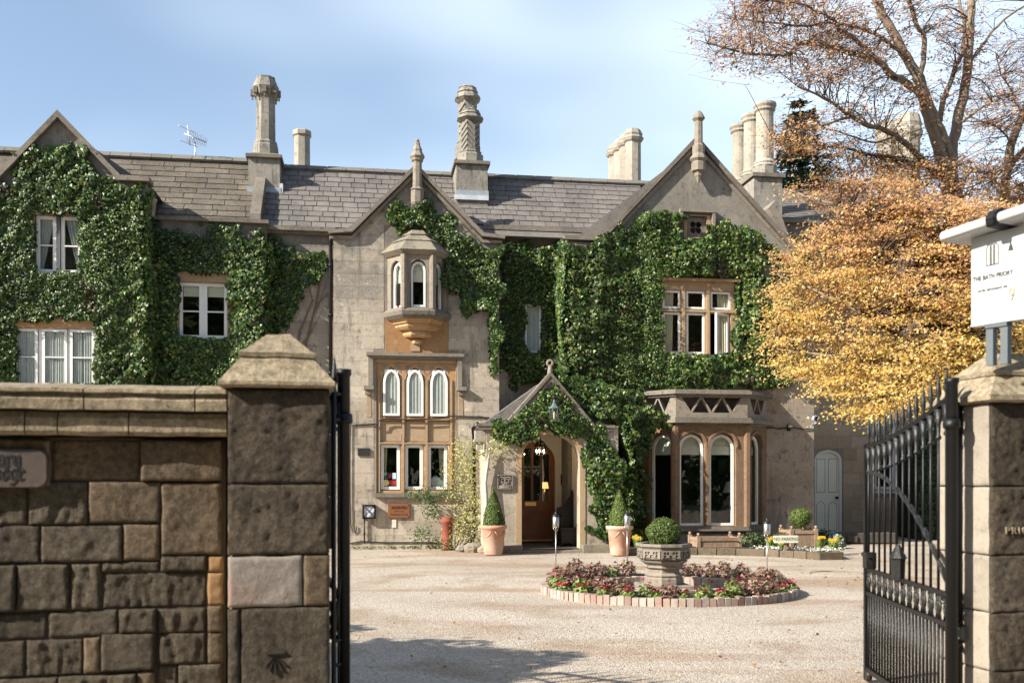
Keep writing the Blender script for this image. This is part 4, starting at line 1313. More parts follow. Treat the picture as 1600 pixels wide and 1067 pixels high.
lx0, lx1 = HF.s(821, NC), HF.s(838, NC)
MB().box(lx0, lx1, NC+.042, NC+.06, HF.z(829, 790, NC), HF.z(829, 784, NC)).box(lx0+.05, lx1-.05, NC+.036, NC+.042, HF.z(829, 788.4, NC), HF.z(829, 785.6, NC)).build('letter_plate', M['brass'], door)
MB().box(dw0, dw1, NC+.03, NC+.06, .10, .145).build('threshold_bar', M['brass'], door)
room(door, d0, d1, .0, dz1, NC+.301, 2.5, .15)
# ================================================================== ivy
def vnoise(P, k, seed):
    """cheap smooth 2-D noise in -1..1 for arrays"""
    r = np.random.default_rng(seed); out = 0; amp = 1.0; tot = 0
    for o in range(3):
        for j in range(3):
            a = r.uniform(0, 6.28); f = k * (2**o) * r.uniform(.7, 1.3)
            out = out + amp * np.sin((P[:, 0]*math.cos(a) + P[:, 1]*math.sin(a))*f + r.uniform(0, 6.28)); tot += amp
        amp *= .55
    return out / tot * 1.8

IVY_COLS = np.array([(.015, .040, .008), (.028, .066, .011), (.050, .100, .017), (.100, .150, .028), (.190, .225, .060), (.060, .068, .024), (.088, .060, .030)])  # yellow-green leaves; the palest also puts sun glints into the colour
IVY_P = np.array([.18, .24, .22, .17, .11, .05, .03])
def ivy_patch(poly_px, n, dens=1550, thick=(.05, .36), excl=(), size=(.05, .108), seed=1, edge=.19, frame=HF, bright=1.0):
    """points of one ivy patch on a wall plane; poly in photo pixels projected onto that plane"""
    poly = [frame.sz(x, y, n) for x, y in poly_px]
    xs, zs = [p[0] for p in poly], [p[1] for p in poly]
    r = np.random.default_rng(seed)
    A = (max(xs)-min(xs)) * (max(zs)-min(zs))
    N = int(A * dens)
    P = np.stack([r.uniform(min(xs)-.1, max(xs)+.1, N), r.uniform(min(zs)-.1, max(zs)+.1, N)], 1)
    wob = np.stack([vnoise(P, 7, seed+3), vnoise(P + 7.7, 7, seed+4)], 1) * edge
    ok = pip(P[:, 0]+wob[:, 0], P[:, 1]+wob[:, 1], poly)
    for e in excl:
        ep = [frame.sz(x, y, n) for x, y in e]
        ok &= ~pip(P[:, 0]+wob[:, 0]*.35, P[:, 1]+wob[:, 1]*.35, ep)
    # small gaps where the mat is thin
    gap = vnoise(P + 3.1, 4.2, seed+9)
    ok &= (gap > -1.6) | (r.random(N) < .6)
    P = P[ok]; N = len(P)
    lump = (vnoise(P, 3.0, seed+5) * .6 + vnoise(P + 2.2, 9.0, seed+6) * .4)
    th = thick[0] + (thick[1]-thick[0]) * np.clip(.5 + .6*lump, 0, 1)
    e = .02
    gx = (vnoise(P + [e, 0], 3.0, seed+5)*.6 + vnoise(P + [e+2.2, 2.2], 9.0, seed+6)*.4 - lump) / e * .6 * (thick[1]-thick[0])
    gz = (vnoise(P + [0, e], 3.0, seed+5)*.6 + vnoise(P + [2.2, e+2.2], 9.0, seed+6)*.4 - lump) / e * .6 * (thick[1]-thick[0])
    dpt = th * (r.random(N) ** .55)
    pts = np.stack([P[:, 0], n - .02 - dpt, P[:, 1]], 1)
    nrm = np.stack([-gx*.6, -np.ones(N), -gz*.6 + .28], 1) + r.normal(0, .45, (N, 3))
    tip = np.stack([r.normal(0, .5, N), -np.full(N, .25), -np.ones(N)], 1)
    sz = r.uniform(size[0], size[1], N) * (.8 + .35*vnoise(P + 9, 1.4, seed+8).clip(-.6, 1))
    ci = r.choice(len(IVY_COLS), N, p=IVY_P)
    col = IVY_COLS[ci] * r.uniform(.75, 1.25, (N, 1)) * bright
    patch = vnoise(P + 5.5, 1.1, seed+11)
    col *= (1 + .22*patch)[:, None]
    # drier, browner pockets
    dry = (vnoise(P + 1.5, 2.4, seed+12) > .95) & (r.random(N) < .55)
    col[dry] = np.array((.075, .048, .026)) * r.uniform(.6, 1.3, (dry.sum(), 1))
    # older, larger leaves close to the wall fill the mat
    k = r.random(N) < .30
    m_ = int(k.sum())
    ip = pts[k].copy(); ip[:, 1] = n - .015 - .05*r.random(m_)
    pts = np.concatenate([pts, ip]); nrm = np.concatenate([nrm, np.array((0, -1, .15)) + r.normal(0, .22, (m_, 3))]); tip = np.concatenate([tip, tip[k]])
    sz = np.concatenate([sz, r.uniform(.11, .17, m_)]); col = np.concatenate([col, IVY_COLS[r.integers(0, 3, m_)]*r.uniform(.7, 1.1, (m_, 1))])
    return pts, nrm, tip, sz, col
def ivy_thing(patches, label, stems=()):
    root = empty('ivy', (HF.ox, HF.oy, 0), HF.a)
    tag(root, label, 'ivy')
    cat_ = [np.concatenate([p[i] for p in patches]) for i in range(5)]
    o = leaves('leaves', *cat_, M['ivy'], root)
    tag(o, kind='stuff')
    for st in stems:
        MB().tube(st[0], [st[1]*(1-.7*i/max(1, len(st[0])-1)) for i in range(len(st[0]))], 5).build('stem', M['vine'], root)
    return root
def quad(x0, x1, y0, y1): return [(x0, y0), (x1, y0), (x1, y1), (x0, y1)]
def hstem(px, n, off=.03): return [(HF.s(x, n), n-off, HF.z(x, y, n)) for x, y in px]

def side_patch(s, n0, n1, z0, z1, seed, dens=1700, sg=-1):
    r = np.random.default_rng(seed); N = int((n1-n0)*(z1-z0)*dens)
    y = r.uniform(n0, n1, N); z = r.uniform(z0, z1, N)
    P = np.stack([y, z], 1); th = .06 + .22*np.clip(.5+.6*vnoise(P, 3, seed), 0, 1)
    pts = np.stack([s + sg*th*r.random(N)**.5, y, z], 1)
    nrm = np.stack([sg*np.ones(N), -np.full(N, .35), np.full(N, .3)], 1) + r.normal(0, .45, (N, 3))
    tip = np.stack([sg*np.full(N, .2), r.normal(0, .5, N), -np.ones(N)], 1)
    col = IVY_COLS[r.choice(len(IVY_COLS), N, p=IVY_P)] * r.uniform(.75, 1.25, (N, 1))
    return pts, nrm, tip, r.uniform(.05, .11, N), col
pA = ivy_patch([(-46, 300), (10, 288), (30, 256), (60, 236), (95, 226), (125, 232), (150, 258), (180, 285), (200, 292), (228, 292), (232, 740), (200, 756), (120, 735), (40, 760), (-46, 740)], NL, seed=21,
               excl=[quad(56, 126, 333, 428), quad(24, 148, 502, 604)], thick=(.05, .34))
pB = ivy_patch([(222, 300), (238, 350), (262, 358), (300, 364), (340, 358), (385, 362), (412, 372), (417, 730), (380, 750), (300, 728), (222, 745)], 0.0, seed=22, excl=[quad(279, 357, 426, 530)], thick=(.05, .32))
pB2 = ivy_patch([(404, 362), (428, 372), (440, 384), (468, 402), (500, 398), (517, 392), (516, 418), (498, 425), (480, 440), (470, 470), (462, 490), (448, 505), (425, 530), (415, 620), (400, 620)], NR, seed=23, thick=(.05, .24), dens=1200)
pA2 = side_patch(gp[1][0], NL-.2, .02, 2.0, gp[2][1]-.25, 24, sg=1)
pB3 = side_patch(lw1, -.2, NR, 2.0, lzp-.5, 25, sg=1)
ivy_thing([pA, pB, pB2, pA2, pB3], 'ivy cloaking the left wing and its gable round three windows',
          [(hstem([(470, 640), (478, 540), (492, 480), (500, 440), (508, 410)], NR), .03), (hstem([(455, 640), (468, 520), (488, 470), (478, 430)], NR), .028),
           (hstem([(492, 480), (514, 455), (516, 440)], NR), .014), (hstem([(485, 505), (500, 470), (513, 430)], NR), .012), (hstem([(470, 540), (486, 520), (508, 478)], NR), .012)])

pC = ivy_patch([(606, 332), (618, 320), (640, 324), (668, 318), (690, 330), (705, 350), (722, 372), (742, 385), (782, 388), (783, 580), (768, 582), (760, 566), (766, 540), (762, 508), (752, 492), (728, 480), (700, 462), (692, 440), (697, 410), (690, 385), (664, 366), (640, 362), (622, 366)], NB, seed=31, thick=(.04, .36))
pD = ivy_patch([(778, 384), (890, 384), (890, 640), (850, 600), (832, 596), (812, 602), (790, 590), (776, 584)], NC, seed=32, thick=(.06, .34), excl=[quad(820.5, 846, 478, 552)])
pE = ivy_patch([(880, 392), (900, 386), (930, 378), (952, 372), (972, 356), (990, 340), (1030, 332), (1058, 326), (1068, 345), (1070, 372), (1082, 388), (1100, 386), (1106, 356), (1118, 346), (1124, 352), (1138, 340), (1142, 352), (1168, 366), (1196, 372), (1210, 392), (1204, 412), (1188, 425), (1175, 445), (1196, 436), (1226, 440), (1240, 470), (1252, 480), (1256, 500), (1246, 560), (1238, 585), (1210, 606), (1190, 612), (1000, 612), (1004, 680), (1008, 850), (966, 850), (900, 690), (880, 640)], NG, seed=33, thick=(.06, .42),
               excl=[quad(1034.5, 1146, 434, 554), [(1150, 470), (1152, 440), (1158, 440), (1156, 500), (1146, 500)]])
pE2 = ivy_patch([(1225, 400), (1262, 384), (1268, 430), (1262, 470), (1240, 490), (1228, 450), (1212, 420)], NG, seed=34, thick=(.04, .2), dens=720)
# a rounded bolster of ivy over the left corner of the big gable, growing out from its side wall
pF = side_patch(rg0, NG-.25, NC, HF.z(890, 640, NG), HF.z(890, 388, NG), 35)
ivy_thing([pC, pD, pE, pE2, pF], 'ivy spreading over the middle and large gables down to the porch',
          [(hstem([(985, 855), (980, 760), (975, 690), (960, 640)], NG, .12), .05), (hstem([(955, 862), (965, 800), (968, 720)], NG, .2), .04),
           (hstem([(1236, 590), (1238, 500), (1234, 440), (1222, 410)], NG, .05), .02)])
pn = -1.75
pG = ivy_patch([(856, 598), (866, 600), (893, 634), (922, 664), (955, 668), (964, 690), (968, 780), (962, 850), (952, 856), (938, 830), (924, 806), (920, 740), (914, 712), (900, 690), (880, 677), (858, 671), (840, 671), (824, 678), (812, 690), (800, 684), (784, 690), (770, 684), (760, 674), (770, 664), (796, 668), (820, 640), (842, 612)], pn, seed=41, thick=(.05, .26), dens=1400)
pG2 = side_patch(hs(966, pn)+.35, pn-.1, NG, .3, pk+.1, 42)
pH = ivy_patch([(984, 660), (980, 640), (1000, 634), (1012, 650), (1010, 680), (1004, 720), (1004, 800), (990, 850), (966, 850), (964, 690)], NG-.32, seed=43, thick=(.04, .3), dens=1400)
pH2 = ivy_patch([(984, 668), (990, 640), (1004, 630), (1020, 640), (1036, 652), (1052, 658), (1048, 667), (1028, 670), (1014, 682), (1006, 720), (996, 720)], NG-.72, seed=45, thick=(.04, .26), dens=1400, edge=.12)
pI = ivy_patch([(868, 584), (884, 590), (910, 596), (962, 600), (990, 640), (990, 690), (962, 690), (958, 662), (928, 656), (900, 622)], -1.45, seed=44, thick=(.08, .5), dens=1500)
ivy_thing([pG, pG2, pH, pH2, pI], 'ivy over the porch gable and down its right side to the bay',
          [(hstem([(957, 862), (955, 800), (950, 740), (940, 700)], pn, .02), .035)])

# ================================================================== climber, pots, topiary by the door
def blob_leaves(name, centre, rad, N, size, cols, mat, parent, seed, shell=.25, tv=OVAL_V, tt=OVAL_T, shape=None, droop=.0):
    r = np.random.default_rng(seed)
    d = r.normal(0, 1, (N, 3)); d /= np.linalg.norm(d, axis=1, keepdims=True)
    k = 1 - shell * r.random(N)**1.5
    k *= 1 + .05*np.sin(d[:, 0]*4.1 + seed)*np.sin(d[:, 2]*5.3 + seed*2) + .03*np.sin(d[:, 1]*7.7 + seed)
    k += (r.random(N) < .03) * r.uniform(.02, .09, N)      # stray shoots
    p = d * k[:, None] * np.array(rad)
    if shape is not None: p, d = shape(r, N)
    nrm = d + r.normal(0, .5, (N, 3))
    tip = r.normal(0, 1, (N, 3)) + np.array((0, 0, .6 - droop))
    col = np.array(cols)[r.integers(0, len(cols), N)] * r.uniform(.7, 1.3, (N, 1))
    return leaves(name, p + np.array(centre), nrm, tip, r.uniform(size*.7, size*1.3, N), col, mat, parent, tv, tt)
BOXC = [(.07, .12, .02), (.10, .155, .025), (.14, .19, .035), (.045, .085, .018), (.18, .21, .05)]

def terracotta():
    m, nt, b = nodes('terracotta')
    vec, g = position(nt)
    n1 = noise_t(nt, vec, 2.2, 5, .6); n2 = noise_t(nt, vec, 5, 6, .65)
    col = mixc(nt, ramp(nt, n1, .4, .62), (.46, .23, .145), (.50, .34, .255))
    col = mixc(nt, ramp(nt, n2, .55, .7, 0, .6), col, (.58, .48, .40))
    nt.links.new(col, b.inputs['Base Color']); b.inputs['Roughness'].default_value = .9
    bump(nt, b, n2, .25, .01)
    return m
M['terra'] = terracotta()
def cone_pot(px, py, wpx, top_y, label, seed, bright):
    base = G0(px, py); d = base.y; k = d / F
    root = empty('potted_topiary', base, rng.uniform(-.3, .3))
    tag(root, label, 'topiary', 'clipped box cones flanking the porch')
    r1 = wpx * k / 2
    h = 46 * k
    mb = MB(); mb.lathe([(r1*.70, 0), (r1*.72, .02), (r1*.92, h*.86), (r1*1.05, h*.89), (r1*1.08, h*.93), (r1*1.05, h), (r1*.92, h), (r1*.88, h*.90), (r1*.6, h*.88)], 0, 0, 28)
    mb.build('pot', M['terra'], root)
    # raised rope swag
    for a0 in (-2.2, -.9, .4, 1.7):
        pts = []
        for i in range(7):
            a = a0 + 1.0*i/6 - .5; z = h*(.80 - .18*math.sin(math.pi*i/6)); rr = r1*(.70 + .22*z/h/.86) + .004
            pts.append((rr*math.cos(a), rr*math.sin(a), z))
        MB().tube(pts, .012, 5).build('swag', M['terra'], root)
    MB().lathe([(.001, h*.905), (r1*.9, h*.91)], 0, 0, 20, cap=False).build('soil', M['soil'], root)
    H = (HY - top_y) * k + EYE - h*.9
    rb = r1 * .90
    def prof(t): return rb * (1 - t**1.35) * (0.80 + .2*math.sin(min(1, t*5)*1.57)) + .012
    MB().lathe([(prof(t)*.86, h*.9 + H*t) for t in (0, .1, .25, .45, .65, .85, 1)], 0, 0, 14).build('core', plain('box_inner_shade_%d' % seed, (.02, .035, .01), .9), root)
    def shp(r, N):
        t = 1 - np.sqrt(r.random(N)); t = np.clip(t*1.02, 0, 1)
        a = r.uniform(0, 2*np.pi, N); rad = np.array([prof(x) for x in t]) * r.uniform(.86, 1.03, N) * (1 + .05*np.sin(a*3 + seed)*np.sin(t*7 + seed) + .04*np.sin(a*5 + t*11)) + (r.random(N) < .025)*r.uniform(.0, .035, N)
        p = np.stack([rad*np.cos(a), rad*np.sin(a), h*.9 + H*t], 1)
        d = np.stack([np.cos(a), np.sin(a), np.full(N, .35)], 1)
        return p, d
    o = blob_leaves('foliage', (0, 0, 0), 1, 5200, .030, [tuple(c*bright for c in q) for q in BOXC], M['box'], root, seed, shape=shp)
    tag(o, kind='stuff')
    return root
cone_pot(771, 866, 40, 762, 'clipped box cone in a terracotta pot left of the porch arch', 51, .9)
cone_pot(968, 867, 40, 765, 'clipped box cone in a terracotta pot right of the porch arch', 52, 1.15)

# red clay chimney pot stood against the wall
b = G0(699, 858)
mb = MB(); mb.lathe([(.15, 0), (.15, .04), (.13, .06), (.125, .62), (.15, .64), (.155, .70), (.13, .72), (.135, .76), (.11, .78), (.10, .76), (.10, .3)], 0, 0, 20)
tag(mb.build('clay_chimney_pot', plain('red_clay', (.22, .058, .032), .8, 0, .15, 4, .15), loc=b), 'tall red clay chimney pot standing under the six-light window', 'pot')

# climbing shrub trained up the porch corner
cl = empty('climbing_shrub', (HF.ox, HF.oy, 0), HF.a)
tag(cl, 'straggly climbing rose with fresh yellow-green leaves beside the porch', 'shrub')
r = np.random.default_rng(61)
stems_px = [[(713, 860), (708, 835), (720, 800), (712, 770), (705, 740), (720, 712), (716, 690)], [(714, 860), (730, 830), (745, 800), (740, 770), (730, 740), (745, 712), (740, 690), (752, 672)],
            [(715, 860), (738, 838), (752, 812), (748, 790)], [(712, 860), (722, 820), (736, 786), (722, 752), (712, 728)], [(712, 860), (692, 850), (662, 828), (648, 838)],
            [(745, 712), (760, 704), (778, 698), (790, 700)], [(722, 770), (700, 764), (678, 778), (664, 770), (640, 772)], [(664, 772), (676, 790), (672, 806)], [(740, 760), (728, 748), (735, 725), (725, 705)]]
lp_, ln_, lt_, ls_, lc_ = [], [], [], [], []
for si, st in enumerate(stems_px):
    nn = -.25 if si not in (5,) else -1.9
    nlist = np.linspace(-.75 if si < 5 else nn, nn, len(st)) if si < 5 else [nn]*len(st)
    pts = [(HF.s(x, q), q, HF.z(x, y, q)) for (x, y), q in zip(st, nlist)]
    fine = []
    for a, b2_ in zip(pts[:-1], pts[1:]):
        for t in (0, .33, .66): fine.append(tuple(a[i] + (b2_[i]-a[i])*t + r.normal(0, .015) for i in range(3)))
    fine.append(pts[-1])
    rr = .022 if si < 4 else .012
    MB().tube(fine, [rr*(1-.75*i/len(fine)) for i in range(len(fine))], 5).build('stem', M['vine'], cl)
    dark = si in (4, 6, 7)
    for fp in fine[2 if not dark else 1:]:
        for _ in range(26 if not dark else 34):
            lp_.append(np.array(fp) + r.normal(0, .14 if not dark else .10, 3) + np.array((0, -.06, 0)))
            ln_.append((r.normal(0, .6), -.7, .5 + r.normal(0, .4))); lt_.append(r.normal(0, 1, 3))
            ls_.append(r.uniform(.035, .075))
            c = [(.36, .36, .09), (.28, .30, .07), (.16, .20, .05), (.44, .41, .15)] if not dark else [(.05, .10, .025), (.08, .14, .03), (.035, .07, .02)]
            lc_.append(np.array(c[r.integers(0, len(c))]) * r.uniform(.75, 1.2))
tag(leaves('leaves', lp_, ln_, lt_, np.array(ls_), np.array(lc_), M['petal'], cl, OVAL_V, OVAL_T), kind='stuff')
# whitish gnarled trunk at the porch corner
pts = [(HF.s(x, -1.85), -1.85, HF.z(x, y, -1.85)) for x, y in ((758, 862), (757, 820), (760, 790), (758, 755), (762, 725), (765, 700))]
MB().tube(pts, [.07, .06, .055, .045, .035, .02], 7).build('trunk', plain('pale_flaking_bark', (.50, .46, .38), .9, 0, .35, 14, .6), cl)
# loose stones at its foot
for i, (px, py, sz_) in enumerate(((722, 861, .16), (738, 862, .22), (748, 858, .2), (730, 856, .18), (757, 864, .18))):
    p = G0(px, py); mb = MB()
    rs = random.Random(i)
    rings = []
    for q, z in ((.75, -.03), (1, .05), (.9, .13), (.45, .19)):
        rings.append([(sz_*q*math.cos(a)*rs.uniform(.8, 1.1), sz_*q*.8*math.sin(a)*rs.uniform(.8, 1.1), z*sz_/.2) for a in [2*math.pi*k/9 for k in range(9)]])
    mb.loft(rings)
    tag(mb.build('rock', M['trim'], loc=p), ['grey stone in front of the climbing rose stem, leftmost of the pile', 'grey stone in the middle of the pile by the downpipe', 'grey stone against the porch step behind the pot', 'grey stone at the back of the pile by the wall', 'grey stone tucked beside the left terracotta pot'][i], 'stone', 'stones at the foot of the climber')

# ================================================================== fittings on the walls
def hframe(name, label, cat, group=None):
    o = empty(name, (HF.ox, HF.oy, 0), HF.a); tag(o, label, cat, group); return o
# wall plaque
s0, s1 = hs(559), hs(578); z0, z1 = hz(568, 712), hz(568, 700)
o = MB().box(s0, s1, -.035, -.012, z0, z1).build('wall_plaque', plain('dark_grey_slate', (.02, .02, .021), .6, 0, .3, 20, .3)); o.location = (HF.ox, HF.oy, 0); o.rotation_euler = (0, 0, HF.a)
tag(o, 'small dark slate tablet fixed beside the six-light window', 'plaque')
# bulkhead light with crossed guard
t = hframe('bulkhead_light', 'square black bulkhead light with a crossed guard low on the wall', 'light')
s0, s1 = hs(566), hs(587); z0, z1 = hz(576, 810), hz(576, 788)
MB().plate(rect(s0, s1, z0, z1), [rect(s0+.04, s1-.04, z0+.04, z1-.04)], -.14, -.01).build('frame', M['black'], t, bevel=.008)
MB().box(s0+.04, s1-.04, -.11, -.02, z0+.04, z1-.04).build('diffuser', plain('frosted_diffuser', (.62, .66, .72), .4), t)
mb = MB(); mb.tube([(s0+.03, -.145, z0+.03), (s1-.03, -.145, z1-.03)], .011, 5); mb.tube([(s0+.03, -.145, z1-.03), (s1-.03, -.145, z0+.03)], .011, 5); mb.build('guard', M['black'], t)
xp = (s0 + .05)
mb = MB(); mb.tube([(xp, -.05, z0), (xp, -.05, .14)], .017, 6); mb.lathe([(.026, .34), (.026, .39)], xp, -.05, 8); mb.build('conduit', M['black'], t)
# reserved sign
t = hframe('reserved_sign', 'wooden board reading RESERVED screwed to the wall', 'sign')
s0, s1 = hs(606), hs(640); z0, z1 = hz(623, 809), hz(623, 786.5)
MB().box(s0, s1, -.045, -.012, z0, z1).build('board', plain('orange_brown_sign_wood', (.21, .082, .034), .55, 0, .2, 8, .2), t, bevel=.006)
c = (s0+s1)/2
text_mesh('RESERVED', .098, 'lettering', M['black_ink'], t, (c+.01, -.0475, z1-.10), ext=.002, sx=.86)
mb = MB(); rs = random.Random(3)      # two lines too worn to read
for zz, x0_, x1_, hh in ((z1-.19, c-.10, c+.10, .022), (z1-.265, c-.20, c+.20, .032)):
    x = x0_
    while x < x1_:
        w_ = rs.uniform(.012, .024)
        mb.box(x, x+w_*.45, -.0475, -.0455, zz-hh/2, zz+hh/2)
        if rs.random() < .6: mb.box(x+w_*.45, x+w_, -.0475, -.0455, zz+rs.choice((-.4, 0, .3))*hh, zz+rs.choice((.35, .5))*hh)
        x += w_ + .008
mb.build('worn_lettering', M['black_ink'], t)
mb = MB()
for x in (s0+.03, s1-.03):
    for z in (z0+.03, z1-.03): mb.tube([(x, -.05, z), (x, -.04, z)], .010, 6)
mb.build('screw', M['black'], t)
o = MB().box(hs(612.5), hs(619), -.020, -.012, hz(616, 824), hz(616, 811)).build('paper_notice', plain('cream_paper', (.62, .58, .48), .9)); o.location = (HF.ox, HF.oy, 0); o.rotation_euler = (0, 0, HF.a)
tag(o, 'blank cream notice stuck under the wooden board', 'notice')
# window stickers
stk = [('green_sticker', 'small green sticker in the lower left window', (598.5, 605, 742.5, 737.5), (.10, .36, .28)), ('red_sticker', 'dark red square sticker in the lower left window', (606.5, 613, 746, 739), (.25, .02, .05)),
       ('blue_sticker', 'pale blue sticker in the lower left window', (613.5, 619, 748, 738.5), (.45, .62, .72)), ('round_sticker', 'round cream and yellow sticker in the lower left window', (598, 608, 759.5, 749), (.62, .58, .25)),
       ('long_sticker', 'wide red sticker at the bottom of the lower left window', (608.5, 620, 758, 750), (.30, .03, .02))]
for nm, lab, (a, b, y0, y1), c in stk:
    mb = MB()
    if 'round' in nm:
        x, z = (hs(a)+hs(b))/2, (hz(603, y0)+hz(603, y1))/2
        mb.plate([(x+.078*math.cos(2*math.pi*i/20), z+.078*math.sin(2*math.pi*i/20)) for i in range(20)], [], .128, .132)
    else: mb.box(hs(a), hs(b), .128, .132, hz(605, y0), hz(605, y1))
    o = mb.build(nm, plain(nm, c, .5, 0, .05)); o.location = (HF.ox, HF.oy, 0); o.rotation_euler = (0, 0, HF.a)
    tag(o, lab, 'sticker', 'stickers in the window')
for i, (px, py, rad) in enumerate(((680.5, 754, .17), (695, 756, .13))):
    mb = MB(); x, z = hs(px, .2), HF.z(px, py, .2)
    mb.lathe([(.02, z-rad), (rad*.8, z-rad*.6), (rad, z), (rad*.8, z+rad*.6), (.02, z+rad)], x, .22, 16, sq=.3)
    o = mb.build('decorative_plate', plain('pale_grey_china', (.50, .54, .50), .35, 0, .3, 9)); o.location = (HF.ox, HF.oy, 0); o.rotation_euler = (0, 0, HF.a)
    tag(o, ['larger pale china plate on the inner sill of the lower right window', 'smaller pale china plate on the inner sill by the window edge'][i], 'plate', 'china in the window')
# cables
def hcable(pts, label, r_=.016, n=-.03):
    P_ = [(HF.s(x, n), n, HF.z(x, y, n)) for x, y in pts]
    o = MB().tube(P_, r_, 5).build('cable', M['cable']); o.location = (HF.ox, HF.oy, 0); o.rotation_euler = (0, 0, HF.a)
    tag(o, label, 'cable'); return o
hcable([(548, 664), (560, 663.5), (575, 663), (590, 662), (592.5, 656), (600, 654), (640, 655.5), (660, 655), (690, 653.5), (700, 650), (720, 650.5), (750, 651), (772, 654), (780, 653)], 'black cable sagging across the middle gable under the arched lights')
hcable([(548, 664), (547, 700), (547, 780), (548, 820), (552, 832), (557, 829), (557, 822)], 'black cable dropping beside the iron gate and hooking up at its end', .012)
hcable([(546, 848), (565, 845.5), (600, 847), (660, 847), (700, 848)], 'black cable running low along the foot of the wall', .013, -.07)
n = NG
P_ = [(HF.s(x, n), n-.03, HF.z(x, y, n)) for x, y in ((1196, 668.5), (1206, 668), (1215, 670), (1228, 668), (1240, 668), (1255, 670.5), (1266, 670), (1268, 664))]
o = MB().tube(P_, .014, 5).build('cable', M['cable']); o.location = (HF.ox, HF.oy, 0); o.rotation_euler = (0, 0, HF.a)
tag(o, 'black cable running to the floodlight beside the bay window', 'cable')
t = hframe('floodlight', 'small black floodlight on the wall right of the bay window', 'light')
c = HF.sz(1231, 667, n)
MB().box(c[0]-.075, c[0]+.075, n-.16, n-.10, c[1]-.045, c[1]+.06).build('housing', M['black'], t, bevel=.008)
MB().box(c[0]-.055, c[0]+.055, n-.165, n-.160, c[1]-.02, c[1]+.045).build('lens', plain('floodlight_lens', (.45, .42, .30), .2), t)
MB().box(c[0]-.03, c[0]+.03, n-.10, n-.008, c[1]-.10, c[1]-.0).build('bracket', M['black'], t)
t = hframe('security_camera', 'round white security camera on the corner of the large gable', 'camera')
c = HF.sz(1269, 655, n)
mb = MB(); mb.at(Matrix.Translation((c[0], n-.2, c[1])) @ Matrix.Rotation(R(90), 4, 'X')).lathe([(.02, -.10), (.085, -.08), (.09, .02), (.07, .05), (.065, .04)], 0, 0, 16); mb.build('housing', M['galv'], t)
mb = MB(); mb.at(Matrix.Translation((c[0], n-.25, c[1])) @ Matrix.Rotation(R(90), 4, 'X')).lathe([(.06, 0), (.055, .012), (.03, .02)], 0, 0, 14); mb.build('lens', M['black'], t)
MB().tube([(c[0], n-.14, c[1]-.05), (c[0]-.02, n-.02, c[1]-.16)], .02, 6).box(c[0]-.05, c[0]+.02, n-.05, n-.008, c[1]-.24, c[1]-.14).build('bracket', M['galv'], t)
# carved relief plaque on the porch
n = -1.75
t = hframe('relief_plaque', 'grey carved relief plaque on the porch wall above the clipped cone', 'plaque')
s0, s1 = hs(776.5, n), hs(801, n); z0, z1 = HF.z(790, 764, n), HF.z(790, 741, n)
MB().plate(rect(s0, s1, z0, z1), [rect(s0+.025, s1-.025, z0+.025, z1-.025)], n-.06, n-.01).build('border', M['cope'], t)
MB().box(s0+.02, s1-.02, n-.03, n-.01, z0+.02, z1-.02).build('back', M['cope'], t)
mb = MB(); cx, cz_ = (s0+s1)/2, (z0+z1)/2
def curl(pts, rr=.012): mb.tube([(cx+a*.16, n-.04, cz_+b*.16) for a, b in pts], rr, 5)
for sg in (-1, 1):
    curl([(sg*.05, .15), (sg*.25, .65), (sg*.7, .7), (sg*.8, .35), (sg*.5, .2), (sg*.4, .42)])
    curl([(0, -.1), (sg*.35, -.2), (sg*.55, .05)]); curl([(0, -.2), (sg*.25, -.45), (sg*.15, -.6)])
curl([(0, .85), (0, .5), (0, .1), (0, -.6)], .014); curl([(-.95, -.65), (-.3, -.6), (.3, -.6), (.95, -.65)], .016); curl([(-.9, -.85), (0, -.82), (.9, -.85)], .016)
for k in range(6): curl([(-.75+.3*k, -.66), (-.7+.3*k, -.84)], .012)
mb.build('carving', M['chimpale'], t)
# porch lantern
t = hframe('porch_lantern', 'hexagonal hanging lantern in front of the porch gable', 'lantern')
nn = n - .42
c = hs(866, nn); lz = lambda y: HF.z(866, y, nn)
MB().tube([(c, n-.05, lz(612)), (c, nn+.05, lz(616)), (c, nn, lz(626))], .014, 6).tube([(c, nn, lz(634)), (c, nn, lz(622))], .012, 6).build('bracket', M['black'], t)
mb = MB(); mb.lathe([(.13, lz(638)), (.125, lz(637)), (.06, lz(633)), (.035, lz(630)), (.03, lz(627)), (.012, lz(624))], c, nn, 6, smooth=False); mb.build('canopy', plain('verdigris_lantern_top', (.13, .16, .18), .5, .3), t)
mb = MB()
for k in range(6):
    a = 2*math.pi*k/6
    mb.tube([(c+.082*math.cos(a), nn+.082*math.sin(a), lz(657)), (c+.115*math.cos(a), nn+.115*math.sin(a), lz(638))], .008, 4)
mb.lathe([(.085, lz(658)), (.088, lz(656.5))], c, nn, 6, smooth=False); mb.build('frame', M['greypaint'], t)
mb = MB(); mb.lathe([(.076, lz(657)), (.108, lz(638))], c, nn, 6, smooth=False, cap=False); mb.build('glass', glassmat('lantern_glass', (.8, .8, .72), .25, 0), t)
mb = MB(); mb.lathe([(.016, lz(656)), (.022, lz(652)), (.02, lz(645)), (.004, lz(642))], c, nn, 8); mb.build('bulb', plain('lantern_bulb', (.75, .66, .48), .4), t)
